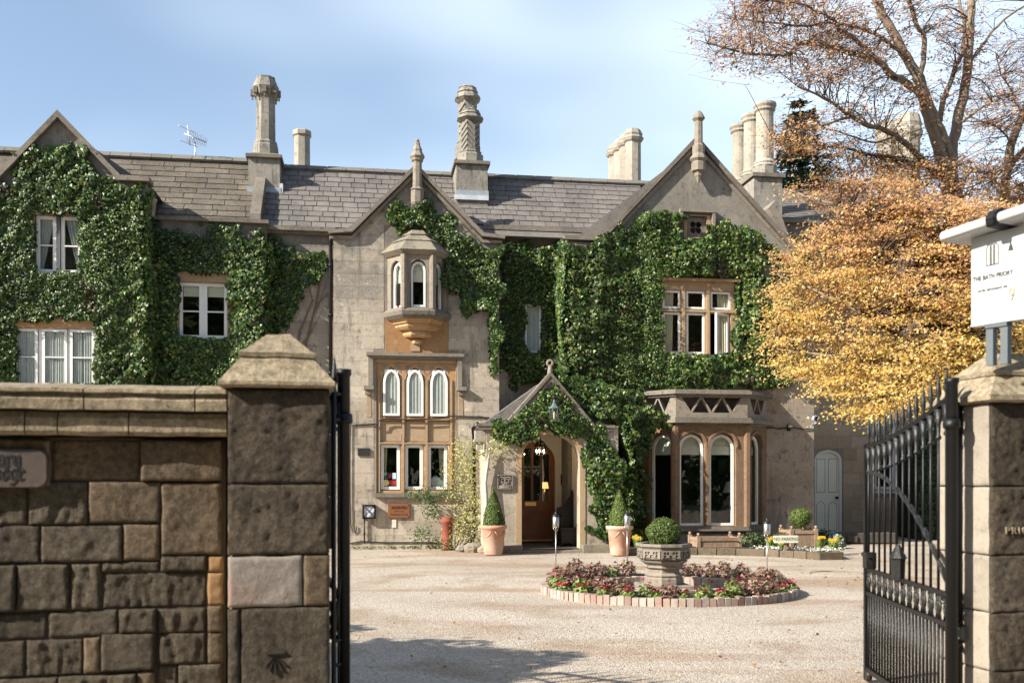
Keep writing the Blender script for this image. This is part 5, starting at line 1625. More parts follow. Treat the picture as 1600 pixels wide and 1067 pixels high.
# chandelier in the porch, lit
t = hframe('chandelier', 'lit candle chandelier hanging inside the porch arch', 'chandelier')
nn = n + .95
c = hs(844.5, nn); lz = lambda y: HF.z(844, y, nn)
MB().tube([(c, nn, ozt+.16), (c, nn, lz(712))], .012, 6).build('rod', M['black'], t)
mb = MB()
for k in range(8):
    a = 2*math.pi*k/8; ca, sa_ = math.cos(a), math.sin(a)
    mb.tube([(c+.03*ca, nn+.03*sa_, lz(688)), (c+.10*ca, nn+.10*sa_, lz(692)), (c+.15*ca, nn+.15*sa_, lz(699)), (c+.17*ca, nn+.17*sa_, lz(696))], .010, 5)
    mb.tube([(c+.15*ca, nn+.15*sa_, lz(699)), (c+.13*ca, nn+.13*sa_, lz(709)), (c+.02*ca, nn+.02*sa_, lz(714))], .008, 5)
mb.lathe([(.15, lz(699)), (.155, lz(697.5))], c, nn, 16); mb.build('ironwork', M['black'], t)
for k in range(5):
    a = 2*math.pi*k/5 + .4
    x, y = c+.095*math.cos(a), nn+.095*math.sin(a)
    mb = MB(); mb.lathe([(.010, lz(711)), (.010, lz(706.5))], x, y, 6); cnd = mb.build('candle', M['blind'], t)
    mb = MB(); mb.lathe([(.006, lz(706.5)), (.013, lz(705)), (.004, lz(702.5))], x, y, 6); mb.build('bulb', glow('warm_bulb_%d' % k, (1, .72, .42), 60), cnd)
# framed notices on the porch back wall
nn = NC - .05
for i, (a, b, y0, y1) in enumerate(((876, 888, 757, 741),)):
    t = hframe('framed_notice', 'dark framed notice on the porch back wall', 'frame')
    s0, s1 = hs(a, nn), hs(b, nn); z0, z1 = HF.z(882, y0, nn), HF.z(882, y1, nn)
    MB().plate(rect(s0, s1, z0, z1), [rect(s0+.025, s1-.025, z0+.025, z1-.025)], nn-.03, nn-.002).build('frame', M['darkwood'], t)
    MB().box(s0+.02, s1-.02, nn-.015, nn-.003, z0+.02, z1-.02).build('sheet', plain('grey_print', (.20, .17, .15), .5), t)
t = hframe('brass_bell_plate', 'small brass bell plate below the framed notice', 'plate')
s0, s1 = hs(879.5, nn), hs(885, nn); MB().box(s0, s1, nn-.02, nn-.002, HF.z(882, 766, nn), HF.z(882, 760.5, nn)).box(s0-.03, s1+.03, nn-.025, nn-.002, HF.z(882, 769.5, nn), HF.z(882, 768, nn)).build('plate', M['brass'], t)
MB().box(s0+.02, s1-.02, nn-.03, nn-.02, HF.z(882, 765, nn), HF.z(882, 762, nn)).build('button', M['black'], t)
# glowing table lamp in the hall behind the door glass
t = hframe('table_lamp', 'glowing table lamp in the hall behind the front door glass', 'lamp')
nn = NC + 1.2
c = hs(851, nn); lz = lambda y: HF.z(851, y, nn)
MB().lathe([(.11, lz(763)), (.08, lz(753))], c, nn, 16, cap=False).build('lamp_shade', glow('glowing_lamp_shade', (1, .58, .22), .9), t)
MB().lathe([(.09, lz(790)), (.02, lz(786)), (.03, lz(775)), (.015, lz(764))], c, nn, 10).build('base', M['brass'], t)
MB().box(c-.5, c+.4, nn-.2, nn+.3, lz(793), lz(790)).box(c-.45, c-.4, nn-.15, nn-.1, .0, lz(793)).box(c+.3, c+.35, nn-.15, nn-.1, .0, lz(793)).build('console_table', M['oak'], t)
# carved dark chair in the porch
t = hframe('porch_chair', 'black carved wooden chair standing inside the porch arch', 'chair')
n1 = n + 1.05
cx0, cx1 = hs(873, n1), hs(903, n1)
cw = cx1 - cx0
zf = .075
MB().box(cx0, cx1, n1-.25, n1+.25, .46, .52).build('seat', M['darkwood'], t, bevel=.01)
bk = [(cx0, .52), (cx1, .52), (cx1, 1.15), (cx0+cw*.86, 1.30), (cx0+cw*.80, 1.42), (cx0+cw*.72, 1.40), (cx0+cw*.70, 1.28), (cx0+cw*.5, 1.16), (cx0+cw*.3, 1.02), (cx0, .98)]
MB().plate(bk, [], n1+.2, n1+.26).build('backrest', M['darkwood'], t)
for x in (cx0+.03, cx1-.03):
    for y in (n1-.22, n1+.22): MB().lathe([(.03, zf), (.035, .15), (.022, .25), (.035, .40), (.03, .46)], x, y, 8).build('leg', M['darkwood'], t)
    MB().tube([(x, n1+.2, .80), (x, n1-.1, .80), (x, n1-.25, .74)], .03, 6).tube([(x, n1-.22, .74), (x, n1-.22, .5)], .022, 6).build('arm', M['darkwood'], t)
MB().box(cx0+.02, cx1-.02, n1-.2, n1+.2, .15, .46).build('seat_box', M['darkwood'], t)
# roof aerial
t = hframe('television_aerial', 'silver television aerial on the left roof ridge', 'aerial')
an = ridge_n
c = hs(305, an); az = lambda y: HF.z(305, y, an)
MB().tube([(c, an, az(256)), (c, an, az(221))], .022, 6).build('mast', M['galv'], t)
e0, e1 = (hs(290, an), an-.2, az(214)), (hs(325, an), an-.2, az(226))
MB().tube([e0, e1], .016, 5).tube([(c-.05, an-.1, az(216)), (c, an, az(226))], .014, 5).build('boom', M['galv'], t)
for k in range(12):
    q = [e0[i] + (e1[i]-e0[i])*(.18 + .8*k/11) for i in range(3)]
    L_ = .36 - .012*k
    MB().tube([(q[0]+.5*L_*.35, q[1]-L_*.5, q[2]+L_*.32), (q[0]-.5*L_*.35, q[1]+L_*.5, q[2]-L_*.32)], .007, 4).build('element', M['galv'], t)
MB().tube([(e0[0]+.08, an-.2, az(201)), (e0[0]+.14, an-.2, az(232))], .014, 5).tube([(e0[0]-.10, an-.4, az(206)), (e0[0]+.25, an, az(208))], .01, 4).tube([(e0[0]-.1, an-.4, az(228)), (e0[0]+.3, an, az(230))], .01, 4).build('reflector', M['galv'], t)
# ================================================================== round flower bed
BC = G0(1043, 922)
bed = empty('round_flower_bed', BC); tag(bed, 'round flower bed edged with upright bricks in the gravel', 'flower bed')
RO, RI = 1.85, .98
MB().lathe([(RI-.02, .0), (RI, .085), (RO-.05, .085), (RO-.03, .0)], 0, 0, 64, cap=False).build('soil', M['soil'], bed)
BRK = [stone('edging_brick_%d' % i, c, c2, dark=(.12, .08, .06), dark_amt=.5, bump_s=.4, rnd=.2, scale=3) for i, (c, c2) in enumerate((((.33, .225, .18), (.38, .28, .23)), ((.40, .34, .29), (.36, .29, .24)), ((.25, .16, .13), (.32, .225, .18))))]
def brick_mesh(m):
    mb = MB(); mb.box(-.5, .5, -.5, .5, -.5, .5)
    me = mb.mesh('brick', m)
    return me
BM = [brick_mesh(m) for m in BRK]
for R_, w, zt, cnt in ((RO, .105, .095, 116), (RI, .105, .115, 58)):
    for k in range(cnt):
        a = 2*math.pi*k/cnt
        if R_ == RI and math.sin(a) < -.55 and False: continue
        link('brick', BM[rng.choice((0, 0, 1, 1, 2))], bed, (R_*math.cos(a), R_*math.sin(a), zt/2-.02+rng.uniform(-.011, .011)), (rng.uniform(-.05, .05), rng.uniform(-.06, .06), a+rng.uniform(-.08, .08)), (w, 2*math.pi*R_/cnt-.012, zt+.05))
# pedestal planter
UC = G0(1037, 922)
urn = empty('pedestal_planter', UC, R(8)); tag(urn, 'octagonal carved stone pedestal planter in the middle of the flower bed', 'planter')
k = UC.y / F
uz = lambda y: EYE + (HY - y)*k
MB().box(-.36, .36, -.36, .36, -.02, .10).build('plinth', M['trim'], urn, bevel=.01)
mb = MB(); mb.lathe([(.29, .10), (.29, uz(902)), (.275, uz(900)), (.29, uz(897)), (.235, uz(893)), (.235, uz(888)), (.285, uz(885)), (.275, uz(882)), (.30, uz(879)), (.34, uz(877)), (.36, uz(874)), (.30, uz(873))], 0, 0, 8, smooth=False, rot=R(22.5)); mb.build('pedestal', M['trim'], urn)
mb = MB(); mb.lathe([(.26, uz(876)), (.38, uz(872)), (.385, uz(856)), (.40, uz(854)), (.425, uz(852)), (.42, uz(848)), (.35, uz(848)), (.34, uz(853)), (.05, uz(853))], 0, 0, 8, smooth=False, rot=R(22.5)); mb.build('bowl', M['trim'], urn)
for f_ in range(8):      # quatrefoil tracery on every face
    a = R(45*f_)
    ap_ = .385*math.cos(R(22.5))
    Mx = Matrix.Rotation(a, 4, 'Z') @ Matrix.Translation((0, -ap_, 0))
    mb = MB().at(Mx)
    hw = .385*math.sin(R(22.5))
    z0, z1 = uz(870.5), uz(857.5); zm = (z0+z1)/2; rr = (z1-z0)*.24
    hol = []
    for cx_ in (-hw*.45, hw*.45):
        for ka in range(4):
            q = math.pi/2*ka + math.pi/4
            hol.append([(cx_+rr*1.05*math.cos(q)+rr*.78*math.cos(tt_), zm+rr*1.05*math.sin(q)+rr*.78*math.sin(tt_)) for tt_ in [2*math.pi*i/8 for i in range(8)]])
    mb.plate(rect(-hw*.96, hw*.96, z0, z1), hol, -.016, -.001, back=False)
    mb.build('tracery', M['trim'], urn)
MB().lathe([(.001, uz(853)), (.345, uz(852.5))], 0, 0, 16, cap=False).build('soil', M['soil'], urn)
def ball(name, label, loc, rad, seed, bright=1.0, N=4200, size=.028, sq=.9):
    o = empty(name, loc); tag(o, label, 'topiary')
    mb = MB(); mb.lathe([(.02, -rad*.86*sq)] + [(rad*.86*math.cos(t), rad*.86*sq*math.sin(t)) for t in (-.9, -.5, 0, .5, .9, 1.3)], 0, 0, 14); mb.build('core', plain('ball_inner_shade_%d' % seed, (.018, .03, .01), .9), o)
    f_ = blob_leaves('foliage', (0, 0, 0), (rad, rad, rad*sq), N, size, [tuple(c*bright for c in q) for q in BOXC], M['box'], o, seed, shell=.14)
    tag(f_, kind='stuff'); return o
ball('box_ball', 'clipped box ball growing in the stone pedestal planter', (UC.x, UC.y, uz(833)), 27*k, 71, .85)

# bedding plants
HEUC = [(.20, .092, .072), (.26, .14, .105), (.14, .055, .047), (.30, .20, .15), (.085, .04, .034), (.17, .17, .06), (.24, .15, .115)]
GRN = [(.12, .20, .04), (.19, .27, .06), (.08, .14, .03), (.26, .30, .10)]
REDF = [(.34, .03, .045), (.44, .08, .09), (.24, .015, .03)]
def tuft(kind, seed):
    r = np.random.default_rng(seed)
    pts, nrm, tip, sz, col = [], [], [], [], []
    pal = {'heuchera': HEUC, 'primrose': GRN, 'red': GRN}[kind]
    N = {'heuchera': 190, 'primrose': 90, 'red': 60}[kind]
    Hh = {'heuchera': .30, 'primrose': .22, 'red': .12}[kind]
    rad = {'heuchera': .17, 'primrose': .13, 'red': .11}[kind]
    for i in range(N):
        a = r.uniform(0, 6.28); q = math.sqrt(r.random()); z = Hh*(.15 + .85*r.random()) * (1 - .45*q)
        pts.append((rad*q*math.cos(a), rad*q*math.sin(a), z))
        nrm.append((math.cos(a)*.6 + r.normal(0, .4), math.sin(a)*.6 + r.normal(0, .4), .8)); tip.append((math.cos(a), math.sin(a), r.uniform(-.2, .8)))
        sz.append(r.uniform(.04, .085)); col.append(np.array(pal[r.integers(0, len(pal))])*r.uniform(.7, 1.25))
    if kind != 'heuchera':
        for i in range(22 if kind == 'red' else 5):
            a = r.uniform(0, 6.28); q = math.sqrt(r.random())*.8
            pts.append((rad*q*math.cos(a), rad*q*math.sin(a), Hh*r.uniform(.7, 1.1))); nrm.append((r.normal(0, .4), -.5, .8)); tip.append((math.cos(a), math.sin(a), 0))
            sz.append(r.uniform(.045, .07)); col.append(np.array(REDF[r.integers(0, 3)]) * r.uniform(.8, 1.2))
    return leaves('bedding', pts, nrm, tip, np.array(sz), np.array(col), M['petal'], me_only=True, tv=STAR_V, tt=STAR_T)
TUFT = {k_: [tuft(k_, 80+i+j*10) for i in range(3)] for j, k_ in enumerate(('heuchera', 'primrose', 'red'))}
LABT = {'heuchera': ('bronze_leaved_plant', 'bushy bronze-red leaved plant in the round flower bed', 'bronze leaved plants in the round bed'),
        'primrose': ('green_bedding_plant', 'fresh green leafy plant in the round flower bed', 'green plants in the round bed'),
        'red': ('red_flower', 'low plant with red flowers in the round flower bed', 'red flowers in the round bed')}
placed = []
def bedding(kind, ang, rad, sc):
    nm, lab, grp = LABT[kind]
    me = TUFT[kind][rng.randrange(3)]
    o = link(nm, me, None, (BC.x + rad*math.cos(ang), BC.y + rad*math.sin(ang), .075), (0, 0, rng.uniform(0, 6.28)), (sc, sc, sc*rng.uniform(.9, 1.1)))
    dg = math.degrees(ang) % 360
    sec = 'at the back' if 25 < dg < 155 else 'at the left end' if 155 <= dg < 205 else 'in the front left part' if 205 <= dg < 262 else 'before the pedestal' if 262 <= dg < 284 else 'in the front right part' if 284 <= dg < 340 else 'at the right end'
    tag(o, lab.replace('in the round', sec + ' of the round'), 'plant', grp + ', ' + sec)
for i in range(17):       # back arc
    a = R(20 + 140*i/16 + rng.uniform(-3, 3))
    if 82 < math.degrees(a) < 104: continue
    bedding('heuchera' if rng.random() < .85 else 'primrose', a, rng.uniform(1.30, 1.72), rng.uniform(.85, 1.15))
for a_, k_, r_ in ((196, 'primrose', 1.72), (203, 'red', 1.75), (210, 'primrose', 1.55), (219, 'red', 1.75), (226, 'heuchera', 1.45), (232, 'red', 1.72), (238, 'heuchera', 1.5), (244, 'red', 1.75), (250, 'primrose', 1.55), (256, 'red', 1.72), (262, 'heuchera', 1.72), (268, 'red', 1.74),
                   (276, 'red', 1.75), (281, 'primrose', 1.5), (286, 'red', 1.74), (292, 'primrose', 1.72), (298, 'heuchera', 1.5), (304, 'heuchera', 1.7), (309, 'heuchera', 1.45), (315, 'heuchera', 1.72), (321, 'heuchera', 1.45), (326, 'red', 1.76), (332, 'heuchera', 1.6), (339, 'red', 1.78), (345, 'heuchera', 1.6), (352, 'red', 1.75), (358, 'heuchera', 1.55), (188, 'heuchera', 1.5), (180, 'heuchera', 1.65), (172, 'primrose', 1.7), (202, 'heuchera', 1.4), (214, 'heuchera', 1.3), (230, 'primrose', 1.25), (310, 'primrose', 1.2), (330, 'heuchera', 1.25), (345, 'heuchera', 1.25), (5, 'heuchera', 1.5), (12, 'heuchera', 1.7)):
    bedding(k_, R(a_), r_, rng.uniform(.85, 1.1) if k_ != 'heuchera' else rng.uniform(.8, 1.05))

# garden torches
def torch(px, ytop, ybot, label):
    b = G0(px, ybot); k = b.y / F
    top = EYE + (HY - ytop)*k
    t = empty('garden_torch', b); tag(t, label, 'garden torch', 'steel garden torches round the flower bed')
    h = top
    MB().tube([(0, 0, -.1), (0, 0, h-.34)], .010, 8).build('stake', M['steel'], t)
    mb = MB()
    for q in range(4):
        a = math.pi/2*q; mb.tube([(.012*math.cos(a), .012*math.sin(a), h-.38), (.05*math.cos(a), .05*math.sin(a), h-.29)], .007, 4)
    mb.lathe([(.052, h-.29), (.055, h-.285)], 0, 0, 12); mb.build('cradle', M['steel'], t)
    MB().lathe([(.055, h-.285), (.06, h-.27), (.062, h-.10), (.055, h-.095)], 0, 0, 14).build('canister', M['steel'], t)
    MB().lathe([(.07, h-.095), (.07, h-.08), (.04, h-.05), (.02, h-.045), (.022, h-.02), (.012, h)], 0, 0, 14).build('cap', M['ironworn'], t)
torch(868.5, 799, 889, 'garden torch standing in front of the porch opening')
torch(980, 797, 886, 'garden torch standing in front of the right terracotta pot')
torch(1198.5, 809, 897, 'garden torch standing beside the NO PARKING sign')

# ================================================================== raised border before the bay
rb = empty('raised_border'); tag(rb, 'low stone-edged border under the bay window', 'flower bed')
kerb_px = [(976, 867), (1040, 866), (1090, 866), (1150, 867), (1195, 868.5), (1240, 871), (1280, 874), (1318, 873)]
KP = [G0(x, y) for x, y in kerb_px]
soil = [(p.x, p.y+.05) for p in KP] + [(KP[-1].x+.1, KP[-1].y+1.6), (HF.world(hs(1272, NG), NG-.02, 0).x, HF.world(hs(1272, NG), NG-.02, 0).y), (KP[0].x-.1, KP[0].y+1.6)]
MB().slab(soil, -.02, .10).build('soil', M['soil'], rb)
ks = stone('border_edging_stone', (.115, .088, .06), (.15, .116, .08), dark=(.03, .025, .018), dark_amt=.9, bump_s=.6, rnd=.18, scale=2)
for a, b in zip(KP[:-1], KP[1:]):
    L_ = (b-a).length; cnt = max(1, round(L_/.42))
    for i in range(cnt):
        p, q = a.lerp(b, i/cnt), a.lerp(b, (i+1)/cnt)
        Mx, l2 = face_matrix((p.x, p.y), (q.x, q.y))
        mb = MB().at(Mx); mb.box(.006, l2-.006, rng.uniform(-.012, .012), .11, -.03, .145+rng.uniform(-.008, .01)); mb.build('edging_stone', ks, rb, bevel=.008)
a = KP[-1]; MB().at(face_matrix((a.x+.004, a.y+.006), (a.x+.10, a.y+1.5))[0]).box(0, 1.5, 0, .11, -.03, .142).build('edging_stone', ks, rb)
def planter_box(px0, px1, ytop, ybase, label, has_front_row=True):
    b = G0((px0+px1)/2, ybase); k = b.y / F
    w = (px1-px0)*k; h = (ybase-ytop)*k
    t = empty('wooden_planter', b, R(8.5)); tag(t, label, 'planter', 'slatted wooden planters in the border')
    dpt = min(w, .6)
    for x in (-w/2, w/2):
        for y in (0, dpt):
            MB().box(x-.04, x+.04, y-.04, y+.04, 0, h-.07).lathe([(.028, h-.07), (.02, h-.055), (.045, h-.025), (.02, h)], x, y, 10).build('post', M['planterwood'], t)
    for y in (0, dpt):
        MB().box(-w/2+.04, w/2-.04, y-.03, y+.03, h-.19, h-.11).build('rail', M['planterwood'], t)
        MB().box(-w/2+.04, w/2-.04, y-.025, y+.025, .05, .11).build('rail', M['planterwood'], t)
    for x in (-w/2, w/2): MB().box(x-.03, x+.03, .04, dpt-.04, h-.19, h-.11).box(x-.012, x+.012, .04, dpt-.04, .05, h-.19).build('side_panel', M['planterwood'], t)
    c = int(w/.10)
    for i in range(c):
        x = -w/2+.04 + (w-.08)*(i+.5)/c
        MB().box(x-(w-.08)/c/2+.003, x+(w-.08)/c/2-.003, -.012, .012, .11, h-.19).build('slat', M['planterwood'], t)
    MB().box(-w/2+.02, w/2-.02, .02, dpt-.02, h-.25, h-.16).build('soil', M['soil'], t)
    return t, b, k, h
planter_box(1090, 1157, 832, 861, 'empty slatted wooden planter under the bay window')
t2, b2p, k2, h2 = planter_box(1236, 1276, 821, 860, 'slatted wooden planter holding a clipped box ball')
ball('box_ball', 'clipped box ball in the wooden planter by the pale side door', (b2p.x, b2p.y+.25, h2+.18), 18*k2, 72, 1.25, N=2600, sq=.88)
# no parking sign
b = G0(1228, 868.5); k = b.y/F
t = empty('no_parking_sign', (b.x, b.y, 0), R(6)); tag(t, 'small cream board on a post reading NO PARKING', 'sign')
zc_ = EYE + (HY-842)*k; w = 40*k; hh = 11.5*k
ol = [(-w/2+.02, -hh/2), (w/2-.02, -hh/2), (w/2, -hh/2+.03), (w/2-.015, 0), (w/2, hh/2-.03), (w/2-.02, hh/2), (-w/2+.02, hh/2), (-w/2, hh/2-.03), (-w/2+.015, 0), (-w/2, -hh/2+.03)]
MB().at(Matrix.Translation((0, 0, zc_))).plate(ol, [], -.014, .014).build('board', plain('cream_sign_paint', (.62, .62, .50), .6, 0, .1, 6), t)
text_mesh('NO PARKING', .105, 'lettering', M['black_ink'], t, (0, -.0155, zc_), ext=.001, sx=.86)
MB().box(-.03, .03, .016, .05, 0, zc_+.02).build('post', M['planterwood'], t)
# daffodils, white alyssum and shrubs of the border
def daffodil(px, py, label, seed, sc=1.0):
    r = np.random.default_rng(seed); b = G0(px, py); b.z = .09
    t = empty('daffodils', b); tag(t, label, 'daffodils', 'daffodil clumps in the border')
    N = 60
    a = r.uniform(0, 6.28, N); q = r.random(N)*.09*sc
    pts = np.stack([q*np.cos(a), q*np.sin(a), np.zeros(N)], 1)
    tip = np.stack([np.cos(a)*.28, np.sin(a)*.28, np.ones(N)], 1); nrm = np.stack([np.cos(a), np.sin(a), -.2*np.ones(N)], 1)
    col = np.array(GRN)[r.integers(0, 4, N)] * r.uniform(.9, 1.5, (N, 1))
    tag(leaves('foliage', pts, nrm, tip, r.uniform(.26, .38, N)*sc, col, M['petal'], t, BLADE_V, BLADE_T), kind='stuff')
    for i in range(7):
        a_ = r.uniform(0, 6.28); qq = r.random()*.16*sc; h_ = r.uniform(.30, .40)*sc
        mb = MB(); x, y = qq*math.cos(a_), qq*math.sin(a_)
        mb.tube([(x*.5, y*.5, 0), (x, y, h_)], .006, 4)
        mb.build('stalk', plain('daffodil_stalk_%d_%d' % (seed, i), (.14, .24, .05), .6, bump_s=0), t) if i == 0 else mb.build('stalk', bpy.data.materials['daffodil_stalk_%d_0' % seed], t)
        P6 = [(math.cos(k_*1.047), math.sin(k_*1.047)) for k_ in range(6)]
        pp = np.array([(x, y-.012, h_)]*6 + [(x, y-.03, h_)]*5); nn_ = np.array([(0, -1, .15)]*6 + [(math.cos(k_*1.26), -.3, math.sin(k_*1.26)) for k_ in range(5)])
        tp_ = np.array([(c_, 0, s_) for c_, s_ in P6] + [(0, -1, 0)]*5)
        leaves('flower', pp + tp_*.026, nn_, tp_, np.array([.06]*6 + [.045]*5), np.array([(.62, .48, .06)]*6 + [(.66, .36, .03)]*5), M['petal'], t, OVAL_V, OVAL_T)
daffodil(1203, 863, 'yellow daffodils behind the garden torch, leftmost clump', 91, .62)
daffodil(1220, 866, 'yellow daffodils just below the NO PARKING board', 92, .5)
daffodil(1281, 866, 'yellow daffodils right of the wooden planter with the ball', 93, .72)
daffodil(1302, 867, 'yellow daffodils at the right end of the border', 94, .72)
daffodil(996, 862, 'yellow flowers beside the right terracotta pot', 95, .7)
for i, (px, py, lab) in enumerate(((1192, 866, 'white low flowers left of the garden torch'), (1211, 867, 'white low flowers between the first two daffodil clumps'), (1253, 868, 'white low flowers in front of the planter with the ball'), (1270, 869, 'white low flowers at the planter corner'), (1293, 870, 'white low flowers between the right daffodil clumps'), (1308, 870, 'white low flowers at the end of the border'))):
    b = G0(px, py); r = np.random.default_rng(200+i)
    t = empty('white_flowers', (b.x, b.y+.1, .1)); tag(t, lab, 'flowers', 'white flowers along the border edge')
    N = 110; p = r.normal(0, 1, (N, 3))*np.array((.10, .06, .02)) + np.array((0, 0, .05))
    c = np.where(r.random((N, 1)) < .7, np.array((.80, .78, .72)), np.array((.14, .20, .05)))
    tag(leaves('petals', p, r.normal(0, .4, (N, 3)) + np.array((0, -.4, 1)), r.normal(0, 1, (N, 3)), r.uniform(.025, .05, N), c, M['petal'], t, OVAL_V, OVAL_T), kind='stuff')
for i, (px, py, rx, rz_, lab, cc) in enumerate(((1185, 862, .42, .34, 'dark low shrub at the foot of the wall right of the bay', [(.03, .06, .02), (.05, .09, .025), (.10, .12, .04)]), (1226, 860, .30, .30, 'dark green shrub behind the NO PARKING board', [(.03, .06, .02), (.06, .10, .03), (.12, .14, .05)]), (1285, 858, .40, .36, 'dark shrub between the planter and the side door', [(.02, .045, .015), (.035, .07, .02)]), (1001, 858, .22, .34, 'leafy shrub with yellow flowers beside the terracotta pot', [(.06, .10, .02), (.10, .14, .03), (.5, .38, .03)]), (1316, 866, .14, .30, 'grey-leaved potted plant at the end of the border', [(.20, .26, .16), (.14, .19, .10), (.30, .34, .22)]))):
    b = G0(px, py); t = empty('border_shrub', (b.x, b.y+.2, .1)); tag(t, lab, 'shrub', 'shrubs in the border')
    tag(blob_leaves('foliage', (0, 0, rz_*.5), (rx, rx*.6, rz_*.6), 700, .06, cc, M['petal'], t, 300+i, shell=.8), kind='stuff')
    MB().tube([(0, 0, -.1), (.02, 0, rz_*.5)], .015, 5).build('stem', M['vine'], t)
# pale blue sheet covering something by the door
b = G0(1300, 850)
def shf(u, v):
    x, y = -.27+.54*u, -.22+.44*v
    return (x + .03*math.sin(9*v), y, .30 - .26*max(abs(2*u-1), abs(2*v-1))**2.2 + .03*math.sin(11*u+5*v) + .02*math.sin(23*u-9*v))
MB().grid(shf, 14, 10).build('plastic_sheet', plain('pale_blue_plastic', (.20, .26, .31), .35, 0, .3, 7, .5), loc=b)
tag(bpy.data.objects['plastic_sheet'], 'crumpled pale blue sheet over a heap by the side door', 'plastic sheet')
# dark low block of unknown kind in front of the wing wall
o = MB().box(-1.0, 1.0, -.25, .25, 0, .28).box(-.3, .0, -.30, -.24, .02, .2)
tag(o.build('dark_low_block', stone('dark_block_stone', (.05, .045, .038), (.07, .06, .05), dark_amt=.5), loc=tuple(G0(1335, 848)), bevel=.02), 'dark low block against the wing wall', 'trough')
# ================================================================== gateway: wall, piers, gates, sign
gs, gz_, gsz = GF.s, GF.z, GF.sz
FM = dict(
    tool=stone('tooled_wall_stone', (.082, .066, .047), (.118, .096, .068), dark=(.045, .036, .026), dark_amt=.6, scale=2.6, bump_s=1.0, rnd=.2, tool=.5, bdist=.04, desat=1.0, crisp=.8),
    rough=stone('rough_wall_stone', (.074, .060, .044), (.108, .088, .064), dark=(.042, .034, .025), dark_amt=.6, scale=3.0, bump_s=1.0, rnd=.22, bdist=.04, desat=1.0, crisp=.9),
    smooth=stone('smooth_wall_stone', (.125, .092, .059), (.092, .069, .047), dark=(.05, .038, .026), dark_amt=.7, scale=1.9, bump_s=.7, rnd=.15, bdist=.02, ochre=(.20, .135, .075), desat=1.0, crisp=.4),
    ochre=stone('ochre_wall_stone', (.26, .15, .065), (.21, .125, .06), dark=(.08, .05, .028), dark_amt=.5, scale=3, bump_s=.5, rnd=.15),
    pale=stone('pale_pier_stone', (.27, .235, .205), (.23, .195, .165), dark=(.10, .082, .068), dark_amt=.6, scale=2, bump_s=.6, rnd=.05, ochre=(.27, .17, .12)),
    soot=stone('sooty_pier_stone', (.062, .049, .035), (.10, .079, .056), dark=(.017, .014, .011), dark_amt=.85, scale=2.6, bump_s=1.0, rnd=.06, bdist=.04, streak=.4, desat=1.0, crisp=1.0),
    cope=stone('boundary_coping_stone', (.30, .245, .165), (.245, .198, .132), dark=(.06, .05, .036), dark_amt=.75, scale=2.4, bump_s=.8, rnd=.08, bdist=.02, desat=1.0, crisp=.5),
    side=stone('pale_pier_side_stone', (.30, .26, .205), (.25, .215, .17), dark=(.11, .093, .072), dark_amt=.55, scale=2.4, bump_s=.4, rnd=.06),  # pier cheek stone, paler than the front blocks
)
mortar = stone('wall_mortar', (.06, .047, .035), (.09, .072, .055), dark=(.05, .042, .034), dark_amt=.6, scale=4, bump_s=.8, rnd=0)

def rough_block(name, s0, s1, n0, n1, z0, z1, mat, parent, amp=.012, seed=0, ridge=0.0, rnd_edge=.005, nu=None, faces='front'):
    """a stone with an uneven, slightly pillowed front (towards -n) and rounded arrises"""
    w, h = s1-s0, z1-z0
    nu = nu or max(5, min(44, int(w/.013))); nv = max(5, min(40, int(h/.013)))
    mb = MB()
    def fn(u, v):
        x, z = s0 + w*u, z0 + h*v
        e = min(u*w, (1-u)*w, v*h, (1-v)*h)
        pil = 1 - math.exp(-e/rnd_edge)
        q = noise.fractal(Vector((x*7+seed*3.1, z*7, seed*1.7)), 1.0, 2.1, 4)
        q2 = noise.noise(Vector((x*26+seed, z*26, seed)))
        q3 = ridge*(noise.noise(Vector((x*34 + 1.2*noise.noise(Vector((x*6, z*7, seed))), z*5, seed*2.3))) + .5*noise.noise(Vector((x*60, z*16, seed)))) if ridge else 0
        jx = .006*noise.noise(Vector((z*9, seed, 1)))*(1 if u in (0, 1) else 0)
        jz = .006*noise.noise(Vector((x*9, seed, 5)))*(1 if v in (0, 1) else 0)
        return (x + jx, n0 + rnd_edge*(1-pil)*1.3 - amp*q*pil - amp*.5*q2*pil - q3*pil, z + jz)
    mb.grid(fn, nu, nv)
    # back and sides
    f = mb.v
    idx = lambda i, j: j*(nu+1)+i
    rim = [idx(i, 0) for i in range(nu+1)] + [idx(nu, j) for j in range(1, nv+1)] + [idx(i, nv) for i in range(nu-1, -1, -1)] + [idx(0, j) for j in range(nv-1, 0, -1)]
    back = [mb.vert(f[i][0], n1, f[i][2]) for i in rim]
    m = len(rim)
    for i in range(m):
        j = (i+1) % m
        mb.face([rim[i], back[i], back[j], rim[j]])
    mb.face(back[::-1])
    return mb.build(name, mat, parent)

